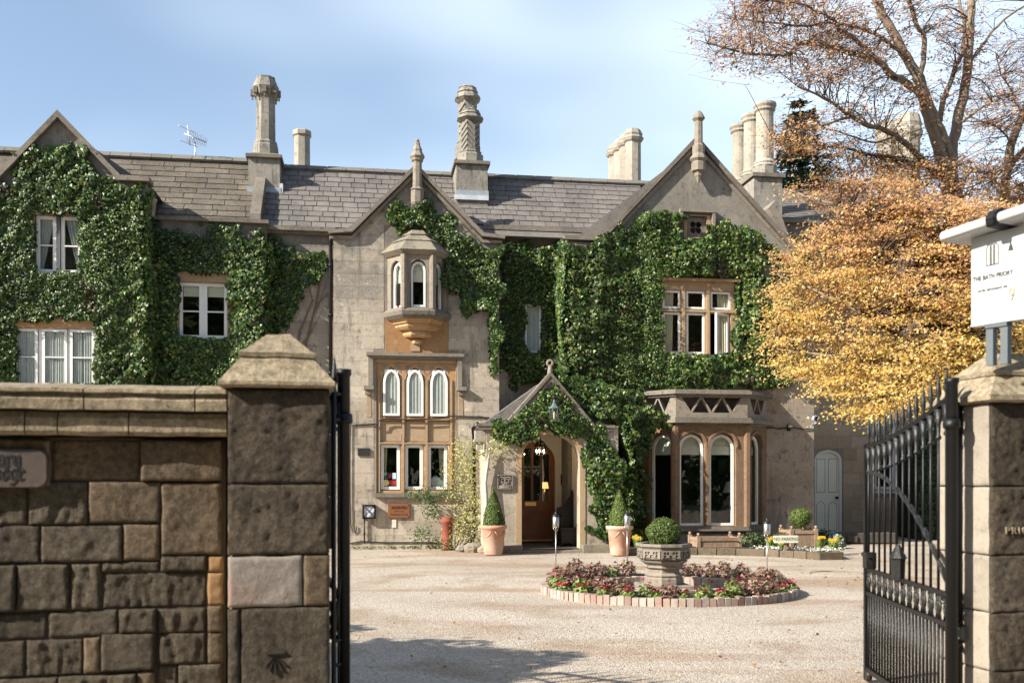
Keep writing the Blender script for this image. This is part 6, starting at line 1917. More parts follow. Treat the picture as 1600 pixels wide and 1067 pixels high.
# ---- boundary wall
bw = empty('boundary_wall', (GF.ox, GF.oy, 0), GF.a)
tag(bw, 'weathered boundary wall of squared stone left of the gateway', 'wall', kind='thing')
WN = .20
wl, wr_ = -4.2, gs(352, WN)
MB().box(wl, wr_, WN+.02, WN+.42, -.1, gz_(200, 684, WN)).build('core', mortar, bw)
STN = [(82, 219, 688, 750, 'smooth'), (221, 346, 688, 751, 'smooth'), (-60, 78, 688, 758, 'smooth'),
       (-60, -6, 760, 818, 'rough'), (-3, 41, 760, 818, 'tool'), (45, 136, 753, 818, 'tool'), (139, 250, 753, 816, 'smooth'), (253, 346, 754, 867, 'smooth'),
       (-70, 61, 820, 877, 'rough'), (65, 190, 821, 876, 'rough'), (193, 249, 820, 875, 'smooth'), (159, 249, 878, 892, 'tool'), (252, 322, 870, 893, 'tool'), (325, 349, 870, 895, 'ochre'),
       (-60, 24, 880, 950, 'rough'), (27, 106, 880, 950, 'rough'), (111, 155, 880, 950, 'tool'), (159, 322, 895, 950, 'tool'), (325, 349, 897, 947, 'ochre'),
       (-60, 72, 953, 994, 'rough'), (76, 184, 952, 992, 'rough'), (187, 243, 952, 988, 'tool'), (248, 321, 953, 990, 'tool'), (325, 348, 949, 990, 'smooth'),
       (-40, 38, 997, 1052, 'rough'), (41, 128, 996, 1051, 'tool'), (131, 156, 994, 1049, 'smooth'), (159, 241, 990, 1047, 'rough'), (248, 321, 992, 1040, 'tool'), (325, 348, 992, 1040, 'smooth'),
       (-40, 90, 1054, 1115, 'rough'), (93, 212, 1053, 1115, 'tool'), (214, 241, 1049, 1115, 'smooth'), (246, 276, 1042, 1115, 'tool'), (279, 347, 1042, 1115, 'tool')]
for i, (a, b, y0, y1, mk) in enumerate(STN):
    xm = 200
    rough_block('stone', gs(a, WN), gs(b, WN), WN - .0 + rng.uniform(-.026, .016), WN+.2, gz_(xm, y1, WN), gz_(xm, y0, WN), FM[mk], bw, amp={'smooth': .006, 'ochre': .008, 'tool': .007, 'rough': .009}[mk], seed=i, ridge=.010 if mk == 'tool' else 0)
zlow = gz_(200, 1116, WN)
x = wl; i = 50
for zb0, zb1 in ((-.05, .18), (.19, zlow)):
    x = wl
    while x < wr_ - .1:
        w = min(rng.uniform(.25, .5), wr_-x)
        rough_block('stone', x, x+w-.012, WN+rng.uniform(-.012, .012), WN+.2, zb0, zb1-.012, FM[rng.choice(('rough', 'tool'))], bw, amp=.02, seed=i, nu=8); i += 1; x += w
z = zlow
xe = gs(-62, WN)
while z < gz_(200, 700, WN):
    h_ = rng.uniform(.17, .25); x = wl
    while x < xe - .05:
        w = min(rng.uniform(.25, .5), xe-x)
        rough_block('stone', x, x+w-.012, WN, WN+.2, z, z+h_-.012, FM[rng.choice(('rough', 'tool', 'smooth'))], bw, amp=.02, seed=i, nu=8); i += 1; x += w
    z += h_
# copings: weathered top course over a string course
cz0, cz1, cz2, cz3 = gz_(200, 680, WN-.1), gz_(200, 645, WN-.1), gz_(200, 641, WN-.1), gz_(200, 608, WN-.1)
def coping_stones(cuts, prof, mk, name):
    for a, b in zip(cuts[:-1], cuts[1:]):
        nseg = 8
        rings = []
        for j in range(nseg+1):
            x = a+.004 + (b-a-.008)*j/nseg
            rings.append([(x, p[0] + .006*noise.noise(Vector((x*6, p[1]*9, 2))), p[1] + .006*noise.noise(Vector((x*6, p[1]*9, 7)))) for p in prof])
        MB().loft(rings).build(name, FM[mk], bw)
ptop = [(WN+.52, cz2), (WN-.145, cz2), (WN-.150, cz2+.05), (WN-.128, cz3-.026), (WN-.158, cz3-.022), (WN-.155, cz3-.004), (WN-.10, cz3+.006), (WN+.2, cz3+.05), (WN+.52, cz2+.06)]
pstr = [(WN+.46, cz0), (WN-.09, cz0), (WN-.105, cz0+.02), (WN-.105, cz1-.03), (WN-.085, cz1), (WN+.46, cz1)]
coping_stones([wl, gs(-60, WN), gs(140, WN), gs(309, WN), gs(358, WN)], ptop, 'cope', 'coping_stone')
coping_stones([wl, gs(-80, WN), gs(47, WN), gs(97, WN), gs(206, WN), gs(357, WN)], pstr, 'cope', 'string_stone')
MB().box(wl, gs(356, WN), WN-.07, WN+.44, cz1-.002, cz2+.002).build('bedding_joint', mortar, bw)

# ---- blackletter plaque
pl = empty('house_name_plaque', (GF.ox, GF.oy, 0), GF.a)
tag(pl, 'round cornered stone plaque with black Gothic lettering on the wall', 'plaque')
p_s1, p_s0 = gs(78, WN), gs(-112, WN)
pz0, pz1 = gz_(20, 762, WN), gz_(20, 702, WN)
def rrect(s0, s1, z0, z1, r_, k=5):
    o = []
    for cx_, cz_, a0 in ((s1-r_, z0+r_, -90), (s1-r_, z1-r_, 0), (s0+r_, z1-r_, 90), (s0+r_, z0+r_, 180)):
        for i in range(k+1):
            a = R(a0 + 90*i/k); o.append((cx_+r_*math.cos(a), cz_+r_*math.sin(a)))
    return o
MB().plate(rrect(p_s0, p_s1, pz0, pz1, .055), [], WN-.055, WN-.005).build('tablet', stone('plaque_stone', (.085, .068, .058), (.105, .08, .068), dark=(.05, .038, .032), dark_amt=.5, scale=3, bump_s=.35, rnd=0), pl, bevel=.006)
def pen(mb, pts, x0, z0, u, n):
    """broad-nib stroke: polyline swept with a 40 degree nib"""
    dx, dz = .115*u, .095*u
    for (a, b), (c, d) in zip(pts[:-1], pts[1:]):
        P1 = (x0+a*u, z0+b*u); P2 = (x0+c*u, z0+d*u)
        C = [(P1[0]-dx, P1[1]-dz), (P1[0]+dx, P1[1]+dz), (P2[0]+dx, P2[1]+dz), (P2[0]-dx, P2[1]-dz)]
        ar = sum(C[i][0]*C[(i+1) % 4][1]-C[(i+1) % 4][0]*C[i][1] for i in range(4))
        if abs(ar) < 1e-7: continue
        if ar < 0: C = C[::-1]
        mb.plate(C, [], n-.003, n)
BL = {  # x-height 1
    'o': (.72, [[(.12, .82), (.12, .2), (.38, 0)], [(.12, .82), (.38, 1), (.6, .78), (.6, .2), (.38, 0)]]),
    'r': (.62, [[(.06, .9), (.2, .78), (.2, .05), (.34, .0)], [(.2, .7), (.42, 1), (.58, .82)]]),
    'y': (.72, [[(.08, .95), (.16, .8), (.16, .25), (.38, .05), (.58, .25)], [(.5, .98), (.6, .84), (.6, -.1), (.4, -.42), (.14, -.36)]]),
    'd': (.72, [[(.6, .3), (.38, 0), (.12, .2), (.12, .72), (.38, .95), (.6, .72)], [(.1, 1.38), (.4, 1.18), (.6, .75), (.6, .2), (.38, 0)]]),
    'g': (.72, [[(.6, .85), (.38, 1), (.12, .8), (.12, .3), (.38, .1), (.6, .3)], [(.64, .96), (.6, .8), (.6, -.1), (.36, -.42), (.1, -.3)]]),
    'e': (.62, [[(.5, .1), (.34, 0), (.12, .2), (.12, .8), (.36, 1), (.54, .8), (.16, .5)]]),
    'i': (.40, [[(.06, .9), (.2, .78), (.2, .14), (.34, .02)], [(.2, 1.3), (.24, 1.34)]]),
    'P': (1.0, [[(.2, 1.45), (.3, 1.3), (.3, .1), (.12, -.05)], [(.1, 1.2), (.5, 1.5), (.85, 1.25), (.85, .85), (.55, .6), (.3, .7)]]),
    'L': (.95, [[(.45, 1.5), (.25, 1.2), (.28, .3), (.1, .05), (.5, .12), (.85, .02)]]),
}
mb = MB()
u = .056
for word, pxr, py in (('Priory', 36, 728), ('Lodge', 43, 750)):
    total = sum(BL[c_][0] for c_ in word)*u
    x = gs(pxr, WN) - total
    zb_ = gz_(20, py, WN)
    for c_ in word:
        for st in BL[c_][1]: pen(mb, st, x, zb_, u, WN-.0552)
        x += BL[c_][0]*u
mb.build('lettering', M['black_ink'], pl)

# ---- gate piers
def pier(label, s0, s1, n1, stones, cap_px, side=None):
    t = empty('gate_pier', (GF.ox, GF.oy, 0), GF.a); tag(t, label, 'gate pier', 'stone piers of the gateway')
    return t
lp = pier('left stone gate pier with a two-tier weathered cap and a carved survey mark', 0, 0, 0, None, None)
ps0, ps1 = gs(356, 0), gs(515, 0)
pw = ps1 - ps0
MB().box(ps0+.02, ps1-.004, .03, pw-.02, -.1, gz_(437, 606)).build('core', mortar, lp)
PST = [(ps0, ps1, 608, 755, 'soot'), (ps0, ps1, 757, 866, 'soot'), (ps0, gs(472, 0), 869, 947, 'pale'), (gs(475, 0), ps1, 869, 947, 'smooth'), (ps0, gs(374, 0), 950, 1090, 'rough'), (gs(377, 0), ps1, 950, 1090, 'tool'), (ps0, ps1, 1093, 1235, 'rough')]
for i, (a, b, y0, y1, mk) in enumerate(PST):
    rough_block('stone', a, b, 0, .035, gz_(437, y1), gz_(437, y0), FM[mk], lp, amp={'soot': .011, 'pale': .004, 'smooth': .006, 'rough': .008, 'tool': .006}[mk], seed=100+i, rnd_edge=.006)
def side_stones(t, s, nA, nB, zs, flip, mk):
    """the pier's cheeks; s = plane, facing left if flip"""
    for i, (za, zb_) in enumerate(zs):
        o = rough_block('stone', 0, nB-nA, 0, .12, za, zb_, FM[mk], t, amp=.003, seed=140+i, rnd_edge=.004)
        if flip: o.matrix_local = Matrix.Translation((s, nB, 0)) @ Matrix.Rotation(R(-90), 4, 'Z')
        else: o.matrix_local = Matrix.Translation((s, nA, 0)) @ Matrix.Rotation(R(90), 4, 'Z')
zlist = [gz_(437, y) for y in (1235, 1093, 949, 868, 756, 608)]
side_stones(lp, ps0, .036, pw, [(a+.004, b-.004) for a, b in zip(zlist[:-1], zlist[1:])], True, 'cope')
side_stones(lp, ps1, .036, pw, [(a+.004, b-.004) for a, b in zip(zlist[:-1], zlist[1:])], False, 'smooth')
# bench mark: a bar over a broad arrow cut in the stone
mb = MB(); bx_, bz_ = gs(430, 0), gz_(430, 1036)
dk = FM['soot']
mb.box(bx_-.05, bx_+.05, -.010, .01, bz_+.052, bz_+.064)
for a in (-.75, -.38, 0, .38, .75):
    d_ = Vector((math.sin(a), -math.cos(a))); L_ = .085 - .03*abs(a)
    q = Vector((bx_, bz_+.045)) + d_*.016; e_ = q + d_*L_; s_ = Vector((d_.y, -d_.x))*.0055
    mb.plate([tuple(q), tuple(e_+s_), tuple(e_-s_)], [], -.010, .01)
mb.build('survey_mark', plain('dark_cut', (.03, .024, .018), .9), lp)
def cap(t, c0, c1, n0, n1, zb_, tiers, mk='cope'):
    """stepped pyramidal cap; tiers = (inset, z) list"""
    rings = []
    for ins, z in tiers:
        rings.append([(c0+ins, n0+ins, z), (c1-ins, n0+ins, z), (c1-ins, n1-ins, z), (c0+ins, n1-ins, z)])
    def dens(rg):
        out = []
        for i in range(4):
            a, b = Vector(rg[i]), Vector(rg[(i+1) % 4])
            for k_ in range(6):
                p = a.lerp(b, k_/6); q = noise.noise_vector(p*9)*.007; out.append(tuple(p+q))
        return out
    return MB().loft([dens(r_) for r_ in rings]).build('cap', FM[mk], t)
ov = .05
zc0 = gz_(437, 606)
z_ = lambda y: gz_(437, y, .0)
cap(lp, ps0-ov, ps1+ov*.6, -ov, pw+ov*.6, zc0, [(.03, zc0), (0, zc0+.012), (0, z_(597)), (.115, z_(557))])
cap(lp, ps0-ov, ps1+ov*.6, -ov, pw+ov*.6, zc0, [(.12, z_(557)+.001), (.105, z_(556)), (.10, z_(549)), (.125, z_(546)), (.245, z_(514)), (.27, z_(513))])

rp = pier('right stone gate pier with a pale sunlit side carrying the hotel sign', 0, 0, 0, None, None)
rs0 = gs(1551, 0); rs1 = rs0 + .58
MB().box(rs0+.02, rs1-.02, .03, .56, -.1, gz_(1551, 628)).build('core', mortar, rp)
zz = [gz_(1551, y) for y in (1180, 1050, 958, 868, 760, 628)]
for i, (a, b) in enumerate(zip(zz[:-1], zz[1:])):
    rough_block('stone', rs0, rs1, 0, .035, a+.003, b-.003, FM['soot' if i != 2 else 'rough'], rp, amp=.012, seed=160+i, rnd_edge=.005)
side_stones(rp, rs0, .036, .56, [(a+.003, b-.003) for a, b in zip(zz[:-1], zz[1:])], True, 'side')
z_ = lambda y: gz_(1551, y, .0)
cap(rp, rs0-ov, rs1+ov, -ov, .56+ov, 0, [(.03, z_(628)), (0, z_(625)), (0, z_(617)), (.125, z_(584))])
cap(rp, rs0-ov, rs1+ov, -ov, .56+ov, 0, [(.13, z_(584)+.001), (.115, z_(583)), (.11, z_(577)), (.135, z_(574)), (.26, z_(543)), (.28, z_(542))])
for t_, a_, b_ in ((0, 0, 0),):
    text_mesh('PRIORY', .062, 'lit_edge_lettering', FM['cope'], rp, (gs(1569, 0), -.010, gz_(1575, 829)), ext=.006, align='LEFT', space=1.35)  # raised letters; the carving's lit edges are put in as paler stone
# small dark box fixed to the lit side
MB().box(rs0-.05, rs0-.006, .24, .33, gz_(1525, 998, .25), gz_(1525, 978, .25)).build('wall_box', M['greypaint'], rp, bevel=.006)

# ---- the wall goes on beyond the right pier
bw2 = empty('boundary_wall', (GF.ox, GF.oy, 0), GF.a)
tag(bw2, 'boundary wall of squared stone right of the gateway', 'wall', kind='thing')
wa0, wa1 = rs1 + .002, rs1 + 3.2
MB().box(wa0, wa1, WN+.02, WN+.42, -.1, cz0).build('core', mortar, bw2)
z = -.05; i = 300
while z < cz0 - .05:
    h_ = min(rng.uniform(.18, .28), cz0 - z); x = wa0
    while x < wa1 - .05:
        w = min(rng.uniform(.28, .55), wa1-x)
        rough_block('stone', x, x+w-.012, WN+rng.uniform(-.015, .012), WN+.2, z, z+h_-.012, FM[rng.choice(('rough', 'tool', 'smooth'))], bw2, amp=.012, seed=i, nu=10); i += 1; x += w
    z += h_
bw_keep, bw = bw, bw2
coping_stones([wa0, wa0+.9, wa0+1.9, wa1], ptop, 'cope', 'coping_stone'); coping_stones([wa0, wa0+.6, wa0+1.6, wa0+2.4, wa1], pstr, 'cope', 'string_stone')
bw = bw_keep
MB().box(wa0, wa1, WN-.07, WN+.44, cz1-.002, cz2+.002).build('bedding_joint', mortar, bw2)

# ---- hotel sign
sg_root_p = GF.world(rs0+.28, .28, 0)
sgn = empty('hotel_sign', sg_root_p); tag(sgn, 'white double sided hotel sign on a post over the right gate pier', 'sign')
A_ = W(1517, 508, 6.35); dirv = Vector((.47, -.883, 0)).normalized()
zt_, zb_ = W(1517, 372, 6.35).z, A_.z
bl_ = .62
def sg_mat(px_, dist, z):   # matrix: x along the board, y inward, z up
    o = Vector((A_.x, A_.y, 0)) - Vector((sg_root_p.x, sg_root_p.y, 0))
    return Matrix(((dirv.x, -dirv.y, 0, o.x), (dirv.y, dirv.x, 0, o.y), (0, 0, 1, 0), (0, 0, 0, 1)))
SM = sg_mat(0, 0, 0)
MB().at(SM).box(0, bl_, 0, .06, zb_, zt_).build('board', M['white_plastic'], sgn, bevel=.004)
MB().at(SM).box(.0, bl_, -.006, .066, zb_-.012, zb_-.001).build('edge_trim', M['galv'], sgn)
# rounded light hood along the top
mb = MB().at(SM)
prof = [(-.13, zt_+.0), (-.145, zt_+.03), (-.13, zt_+.062), (-.02, zt_+.085), (.10, zt_+.085), (.13, zt_+.05), (.12, zt_+.0)]
mb.loft([[(x_, y, z + .07*(x_-.05)) for y, z in prof] for x_ in (-.13, -.11, bl_+.11, bl_+.13)])
mb.build('light_hood', M['white_plastic'], sgn, bevel=.01)
mb = MB().at(SM)
bxp = .215
mb.loft([[(x_, -.155, zt_-.0), (x_, -.165, zt_+.06), (x_, -.10, zt_+.115), (x_, .12, zt_+.115), (x_, .16, zt_+.05), (x_, .14, zt_-.0)] for x_ in (bxp, bxp+.008, bxp+.065, bxp+.073)])
mb.build('hood_bracket', M['black'], sgn, bevel=.012)
def sg_text(body, size, x_, z, mat, sx=1.0, space=1.05):
    o = text_mesh(body, size, 'lettering', mat, sgn, (0, 0, 0), ext=.0008, space=space, bold=size*.022)
    o.matrix_local = SM @ Matrix.Translation((x_, -.0022, z)) @ Matrix.Rotation(R(90), 4, 'X') @ Matrix.Diagonal((sx, 1, 1, 1))
paleink = plain('thin_grey_lettering', (.02, .02, .02), .6, 0, .03, 5, 0)
cxs = .155
zline = lambda y: EYE + (HY-y)/F*6.22
sg_text('THE BATH PRIORY', .040, cxs, zline(432), paleink, .80)
sg_text('HOTEL, RESTAURANT, SPA', .018, cxs, zline(452), paleink, .92)
mb = MB().at(SM)
za, zb2 = zline(414), zline(381)
for off in (-.024, 0, .024):      # interlaced arches emblem
    hw_ = .026
    pts_ = [(cxs+off-hw_*.62, -.003, za)]
    for i in range(9):
        a = math.pi*(1 - i/8); pts_.append((cxs+off+hw_*.62*math.cos(a), -.003, zb2-.03+.028*math.sin(a)))
    pts_.append((cxs+off+hw_*.62, -.003, za))
    mb.tube(pts_, .0022, 4)
mb.tube([(cxs-.045, -.003, za), (cxs+.045, -.003, za)], .0022, 4)
mb.build('emblem', M['grey_ink'], sgn)
mb = MB().at(SM); xq = .262
mb.plate([(xq, zline(398)), (xq+.036, zline(398)), (xq+.018, zline(384))], [], -.003, -.0005); mb.build('emblem', M['grey_ink'], sgn)
mb = MB().at(SM); tan = plain('tan_print', (.40, .28, .14), .6, 0, .03, 5, 0); xq = .285
mb.tube([(xq+.03*math.cos(a)*.5, -.003, zline(462)+.02*math.sin(a)) for a in [i*.5 for i in range(14)]], .003, 4); mb.tube([(xq, -.003, zline(475)), (xq+.018, -.003, zline(466)), (xq+.02, -.003, zline(450))], .003, 4); mb.build('emblem', tan, sgn)
# post
ptop_z, pbot_z = zb_-.005, gz_(1551, 545)
MB().at(SM).box(.10, .15, .01, .05, pbot_z-.1, ptop_z).box(.20, .25, .01, .05, pbot_z-.1, ptop_z).box(.10, .25, .0, .06, ptop_z-.03, ptop_z).build('post', M['greypaint'], sgn)

# ---- iron gates
def iron_gate(name, label, hinge, far, nb, lean):
    """a leaf from the hinge stile to the far stile (world xy)"""
    t = empty(name, (hinge[0], hinge[1], 0), math.atan2(far[1]-hinge[1], far[0]-hinge[0])); tag(t, label, 'gate', 'iron gates of the gateway')
    L_ = math.hypot(far[0]-hinge[0], far[1]-hinge[1])
    def topz(x):
        q = x / L_
        return 1.93 + .26*max(0, (1-q))**1.7 if q > .12 else 1.93 + .26*(.88)**1.7 + .02
    zb_lo, zmid0, zmid1 = .07, .735, .90
    # stiles
    MB().lathe([(.038, .0), (.038, 2.26), (.046, 2.27), (.046, 2.30)], 0, 0, 12).lathe([(.05, 1.98), (.055, 2.0), (.05, 2.04)], 0, 0, 12).build('hinge_stile', M['black'], t)
    MB().box(L_-.025, L_+.02, -.02, .02, .0, 1.95).build('meeting_stile', M['black'], t)
    # rails
    MB().box(.03, L_, -.016, .016, zb_lo, zb_lo+.04).build('bottom_rail', M['black'], t)
    MB().box(.03, L_, -.014, .014, zmid0-.03, zmid0).build('lock_rail', M['black'], t)
    MB().box(.03, L_, -.014, .014, zmid1, zmid1+.03).build('lock_rail', M['black'], t)
    xs_ = [.035 + (L_-.035)*i/16 for i in range(17)]
    MB().loft([[(x, -.016, topz(x)-.018), (x, .016, topz(x)-.018), (x, .016, topz(x)+.014), (x, -.016, topz(x)+.014)] for x in xs_]).build('top_rail', M['black'], t)
    # bars with spear tips
    for i in range(nb):
        x = .09 + (L_-.15)*i/(nb-1); zt_ = topz(x)
        MB().tube([(x, 0, zmid1+.02), (x, 0, zt_)], .0105, 6).build('bar', M['black'], t)
        MB().lathe([(.011, zt_+.01), (.013, zt_+.03), (.009, zt_+.05), (.022, zt_+.085), (.017, zt_+.12), (.009, zt_+.18), (.002, zt_+.225)], x, 0, 8).build('spear', M['ironworn'], t)
        # trumpet collar under the rail
        MB().lathe([(.012, zt_-.22), (.02, zt_-.215), (.02, zt_-.20), (.012, zt_-.19), (.016, zt_-.12), (.032, zt_-.02)], x, 0, 8).build('collar', M['ironworn'], t)
        # ring ornament between the lock rails
        mb = MB(); zc_ = (zmid0+zmid1)/2
        mb.tube([(x+.040*math.cos(2*math.pi*k_/10), 0, zc_+.045*math.sin(2*math.pi*k_/10)) for k_ in range(11)], .009, 5, cap=False)
        mb.tube([(x-.045, 0, zmid0), (x-.012, 0, zc_), (x-.045, 0, zmid1)], .007, 4); mb.tube([(x+.045, 0, zmid0), (x+.012, 0, zc_), (x+.045, 0, zmid1)], .007, 4)
        mb.tube([(x, 0, zmid0), (x, 0, zmid1)], .008, 4)
        mb.build('ornament', M['ironworn'], t)
    nb2 = nb*2 - 1
    for i in range(nb2):
        x = .09 + (L_-.15)*i/(nb2-1)
        MB().tube([(x, 0, zb_lo+.03), (x, 0, zmid0-.02)], .0105, 6).build('bar', M['black'], t)
    # twisted diagonal brace
    rings = []
    for i in range(41):
        q = i/40
        x = .03 + (L_-.05)*q; z = zmid1+.03 + (1.72-zmid1-.03)*math.sin(q*math.pi/2)**.8
        a = q*18
        rings.append([(x, .020*math.cos(a+b_), z + .020*math.sin(a+b_)) for b_ in (0, 1.57, 3.14, 4.71)])
    MB().loft(rings).build('brace', M['ironworn'], t)
    # wheel at the far foot and a latch
    MB().at(Matrix.Translation((L_-.05, 0, .045)) @ Matrix.Rotation(R(90), 4, 'X')).lathe([(.02, -.02), (.045, -.02), (.045, .02), (.02, .02)], 0, 0, 14).build('wheel', M['ironworn'], t)
    MB().box(L_-.16, L_+.05, -.03, .03, 1.02, 1.05).box(L_-.14, L_-.03, -.04, .04, .93, 1.06).build('latch', M['ironworn'], t)
    MB().lathe([(.05, zmid1+.03), (.055, zmid1+.17), (.068, zmid1+.18), (.04, zmid1+.23), (.012, zmid1+.28)], L_*.5, .04, 8, smooth=False).build('lock_box', M['ironworn'], t)
    return t, L_
hinge_r = W(1487, 750, 6.35); far_r = W(1354, 750, 8.25)
gR, LR_ = iron_gate('iron_gate', 'open right leaf of the black iron gate with spear tops', (hinge_r.x, hinge_r.y), (far_r.x, far_r.y), 13, 0)
hinge_l = W(537, 750, 5.85); far_l = Vector((-2.35, 7.15, 0))
gL, LL_ = iron_gate('iron_gate', 'open left leaf of the black iron gate seen edge-on beside the pier', (hinge_l.x, hinge_l.y), (far_l.x, far_l.y), 13, 0)
# back stays fixing the hinge stiles to the piers
def stay(t, target, root):
    pw_ = Vector(target); loc = t.matrix_basis.inverted() @ pw_
    MB().tube([(loc.x, loc.y, -.02), (loc.x, loc.y, 2.2)], .014, 6).build('stay', M['black'], t)
    for z in (2.15, 2.0, .72, .58): MB().tube([(0, 0, z), (loc.x, loc.y, z)], .013, 6).build('stay', M['black'], t)
    MB().tube([(0, 0, 1.25), (loc.x, loc.y, .72)], .010, 6).build('stay', M['black'], t)
    MB().tube([(loc.x*.5, loc.y*.5, .02), (loc.x*.5, loc.y*.5, 2.1)], .008, 5).build('stay', M['black'], t)
bpy.context.view_layer.update()
q = GF.world(rs0-.012, .30, 0); stay(gR, (q.x, q.y, 0), None)
q = GF.world(ps1+.03, .34, 0); stay(gL, (q.x, q.y, 0), None)
# ================================================================== trees
def tree_builder(name, label, limbs, clumps, mat_leaf, leaf_gen, seed, cat='tree', limb_seg=7):
    """limbs: list of (points, r0, r1); clumps: list of (centre, params)"""
    root = empty(name, limbs[0][0][0]); tag(root, label, cat)
    off = Vector(limbs[0][0][0])
    r = np.random.default_rng(seed)
    nodes_, rad_ = [], []
    trunk_mb = MB()
    for li, (pts, r0, r1) in enumerate(limbs):
        P = []
        m = len(pts)
        for i in range(m-1):
            p0, p1, p2, p3 = (Vector(pts[max(0, min(m-1, j))]) for j in (i-1, i, i+1, i+2))
            for t in (0, .25, .5, .75):
                P.append(.5*((2*p1) + (p2-p0)*t + (2*p0-5*p1+4*p2-p3)*t*t + (3*p1-p0-3*p2+p3)*t**3))
        P.append(Vector(pts[-1]))
        r0 *= .8
        rr = [r0 + (r1-r0)*(i/(len(P)-1))**.8 for i in range(len(P))]
        P2 = [p - off + Vector(r.normal(0, .012, 3)) for p in P]
        (trunk_mb if li == 0 else MB())
        MB().tube(P2, rr, limb_seg if r0 > .05 else 5).build('trunk' if li == 0 else 'branch', M['bark'], root)
        for p, q in zip(P, rr): nodes_.append(p); rad_.append(q)
    NA = np.array([tuple(p) for p in nodes_])
    # twigs: from the nearest limb node to each clump, with side twigs
    tw = MB()
    LP, LN, LT, LS, LC = [], [], [], [], []
    for (c, prm) in clumps:
        c = np.array(c)
        d = np.linalg.norm(NA - c, axis=1) + .6*np.maximum(0, NA[:, 2]-c[2]-.2)
        j = int(np.argmin(d))
        a = NA[j]
        L = np.linalg.norm(c - a)
        mid = (a + c)/2 + np.array((0, 0, .12*L)) + r.normal(0, .06*L+.01, 3)
        mid2 = a*.25 + c*.75 + np.array((0, 0, .10*L)) + r.normal(0, .04*L+.01, 3)
        r0 = min(max(.006, .006 + .010*L), max(.008, rad_[j]*.7))
        tw.tube([tuple(a - np.array(off)), tuple(mid - np.array(off)), tuple(mid2 - np.array(off)), tuple(c - np.array(off))], [r0, r0*.75, r0*.5, r0*.25], 3, cap=False)
        for k in range(prm.get('twigs', 2)):
            e = c + r.normal(0, 1, 3)*np.array(prm['rad'])*.95
            s_ = mid2 if k % 2 else c
            tw.tube([tuple(s_ - np.array(off)), tuple((s_+e)/2 + r.normal(0, .03, 3) - np.array(off)), tuple(e - np.array(off))], [r0*.4, r0*.28, r0*.12], 3, cap=False)
        p, n_, t_, s_, col = leaf_gen(r, c, prm, a)
        LP.append(p); LN.append(n_); LT.append(t_); LS.append(s_); LC.append(col)
    tag(tw.build('twigs', M['twig'], root), kind='stuff')
    LP = np.concatenate(LP) - np.array(off)
    tag(leaves('crown', LP, np.concatenate(LN), np.concatenate(LT), np.concatenate(LS), np.concatenate(LC), mat_leaf, root, STAR_V, STAR_T), kind='stuff')
    return root

YEL = np.array([(.74, .54, .15), (.78, .60, .20), (.68, .48, .14), (.70, .46, .17), (.58, .46, .12), (.80, .66, .32)])
ORG = np.array([(.64, .37, .17), (.58, .32, .15), (.68, .44, .19), (.48, .26, .13), (.64, .43, .25)])
RED = np.array([(.42, .19, .125), (.35, .15, .10), (.48, .25, .16), (.28, .12, .085), (.50, .30, .19)])
def maple_leaf(r, c, prm, a):
    N = prm['n']; rad = np.array(prm['rad'])
    q = r.normal(0, .5, (N, 3)) * rad
    out = (c - a); out[2] = 0; L = np.linalg.norm(out)+1e-6; out /= L
    # sprays tilt gently downwards away from the limb
    q[:, 2] -= (q[:, 0]*out[0] + q[:, 1]*out[1]) * prm.get('droop', .35)
    p = c + q
    nrm = np.array((-.40, -.38, .85)) + r.normal(0, .5, (N, 3))
    tip = np.stack([out[0] + r.normal(0, .6, N), out[1] + r.normal(0, .6, N), -.35 + r.normal(0, .3, N)], 1)
    mixv = np.clip(prm['mix'] + r.normal(0, .18, N), 0, 2)
    col = np.empty((N, 3))
    pick = r.random(N)
    for i in range(N):
        m_ = mixv[i]
        if m_ < 1: pal = YEL if pick[i] > m_ else ORG
        else: pal = ORG if pick[i] > m_-1 else RED
        col[i] = pal[r.integers(0, len(pal))]
    col *= r.uniform(.75, 1.2, (N, 1)) * prm.get('val', 1.0)
    return p, nrm, tip, r.uniform(.7, 1.3, N)*prm['size'], col

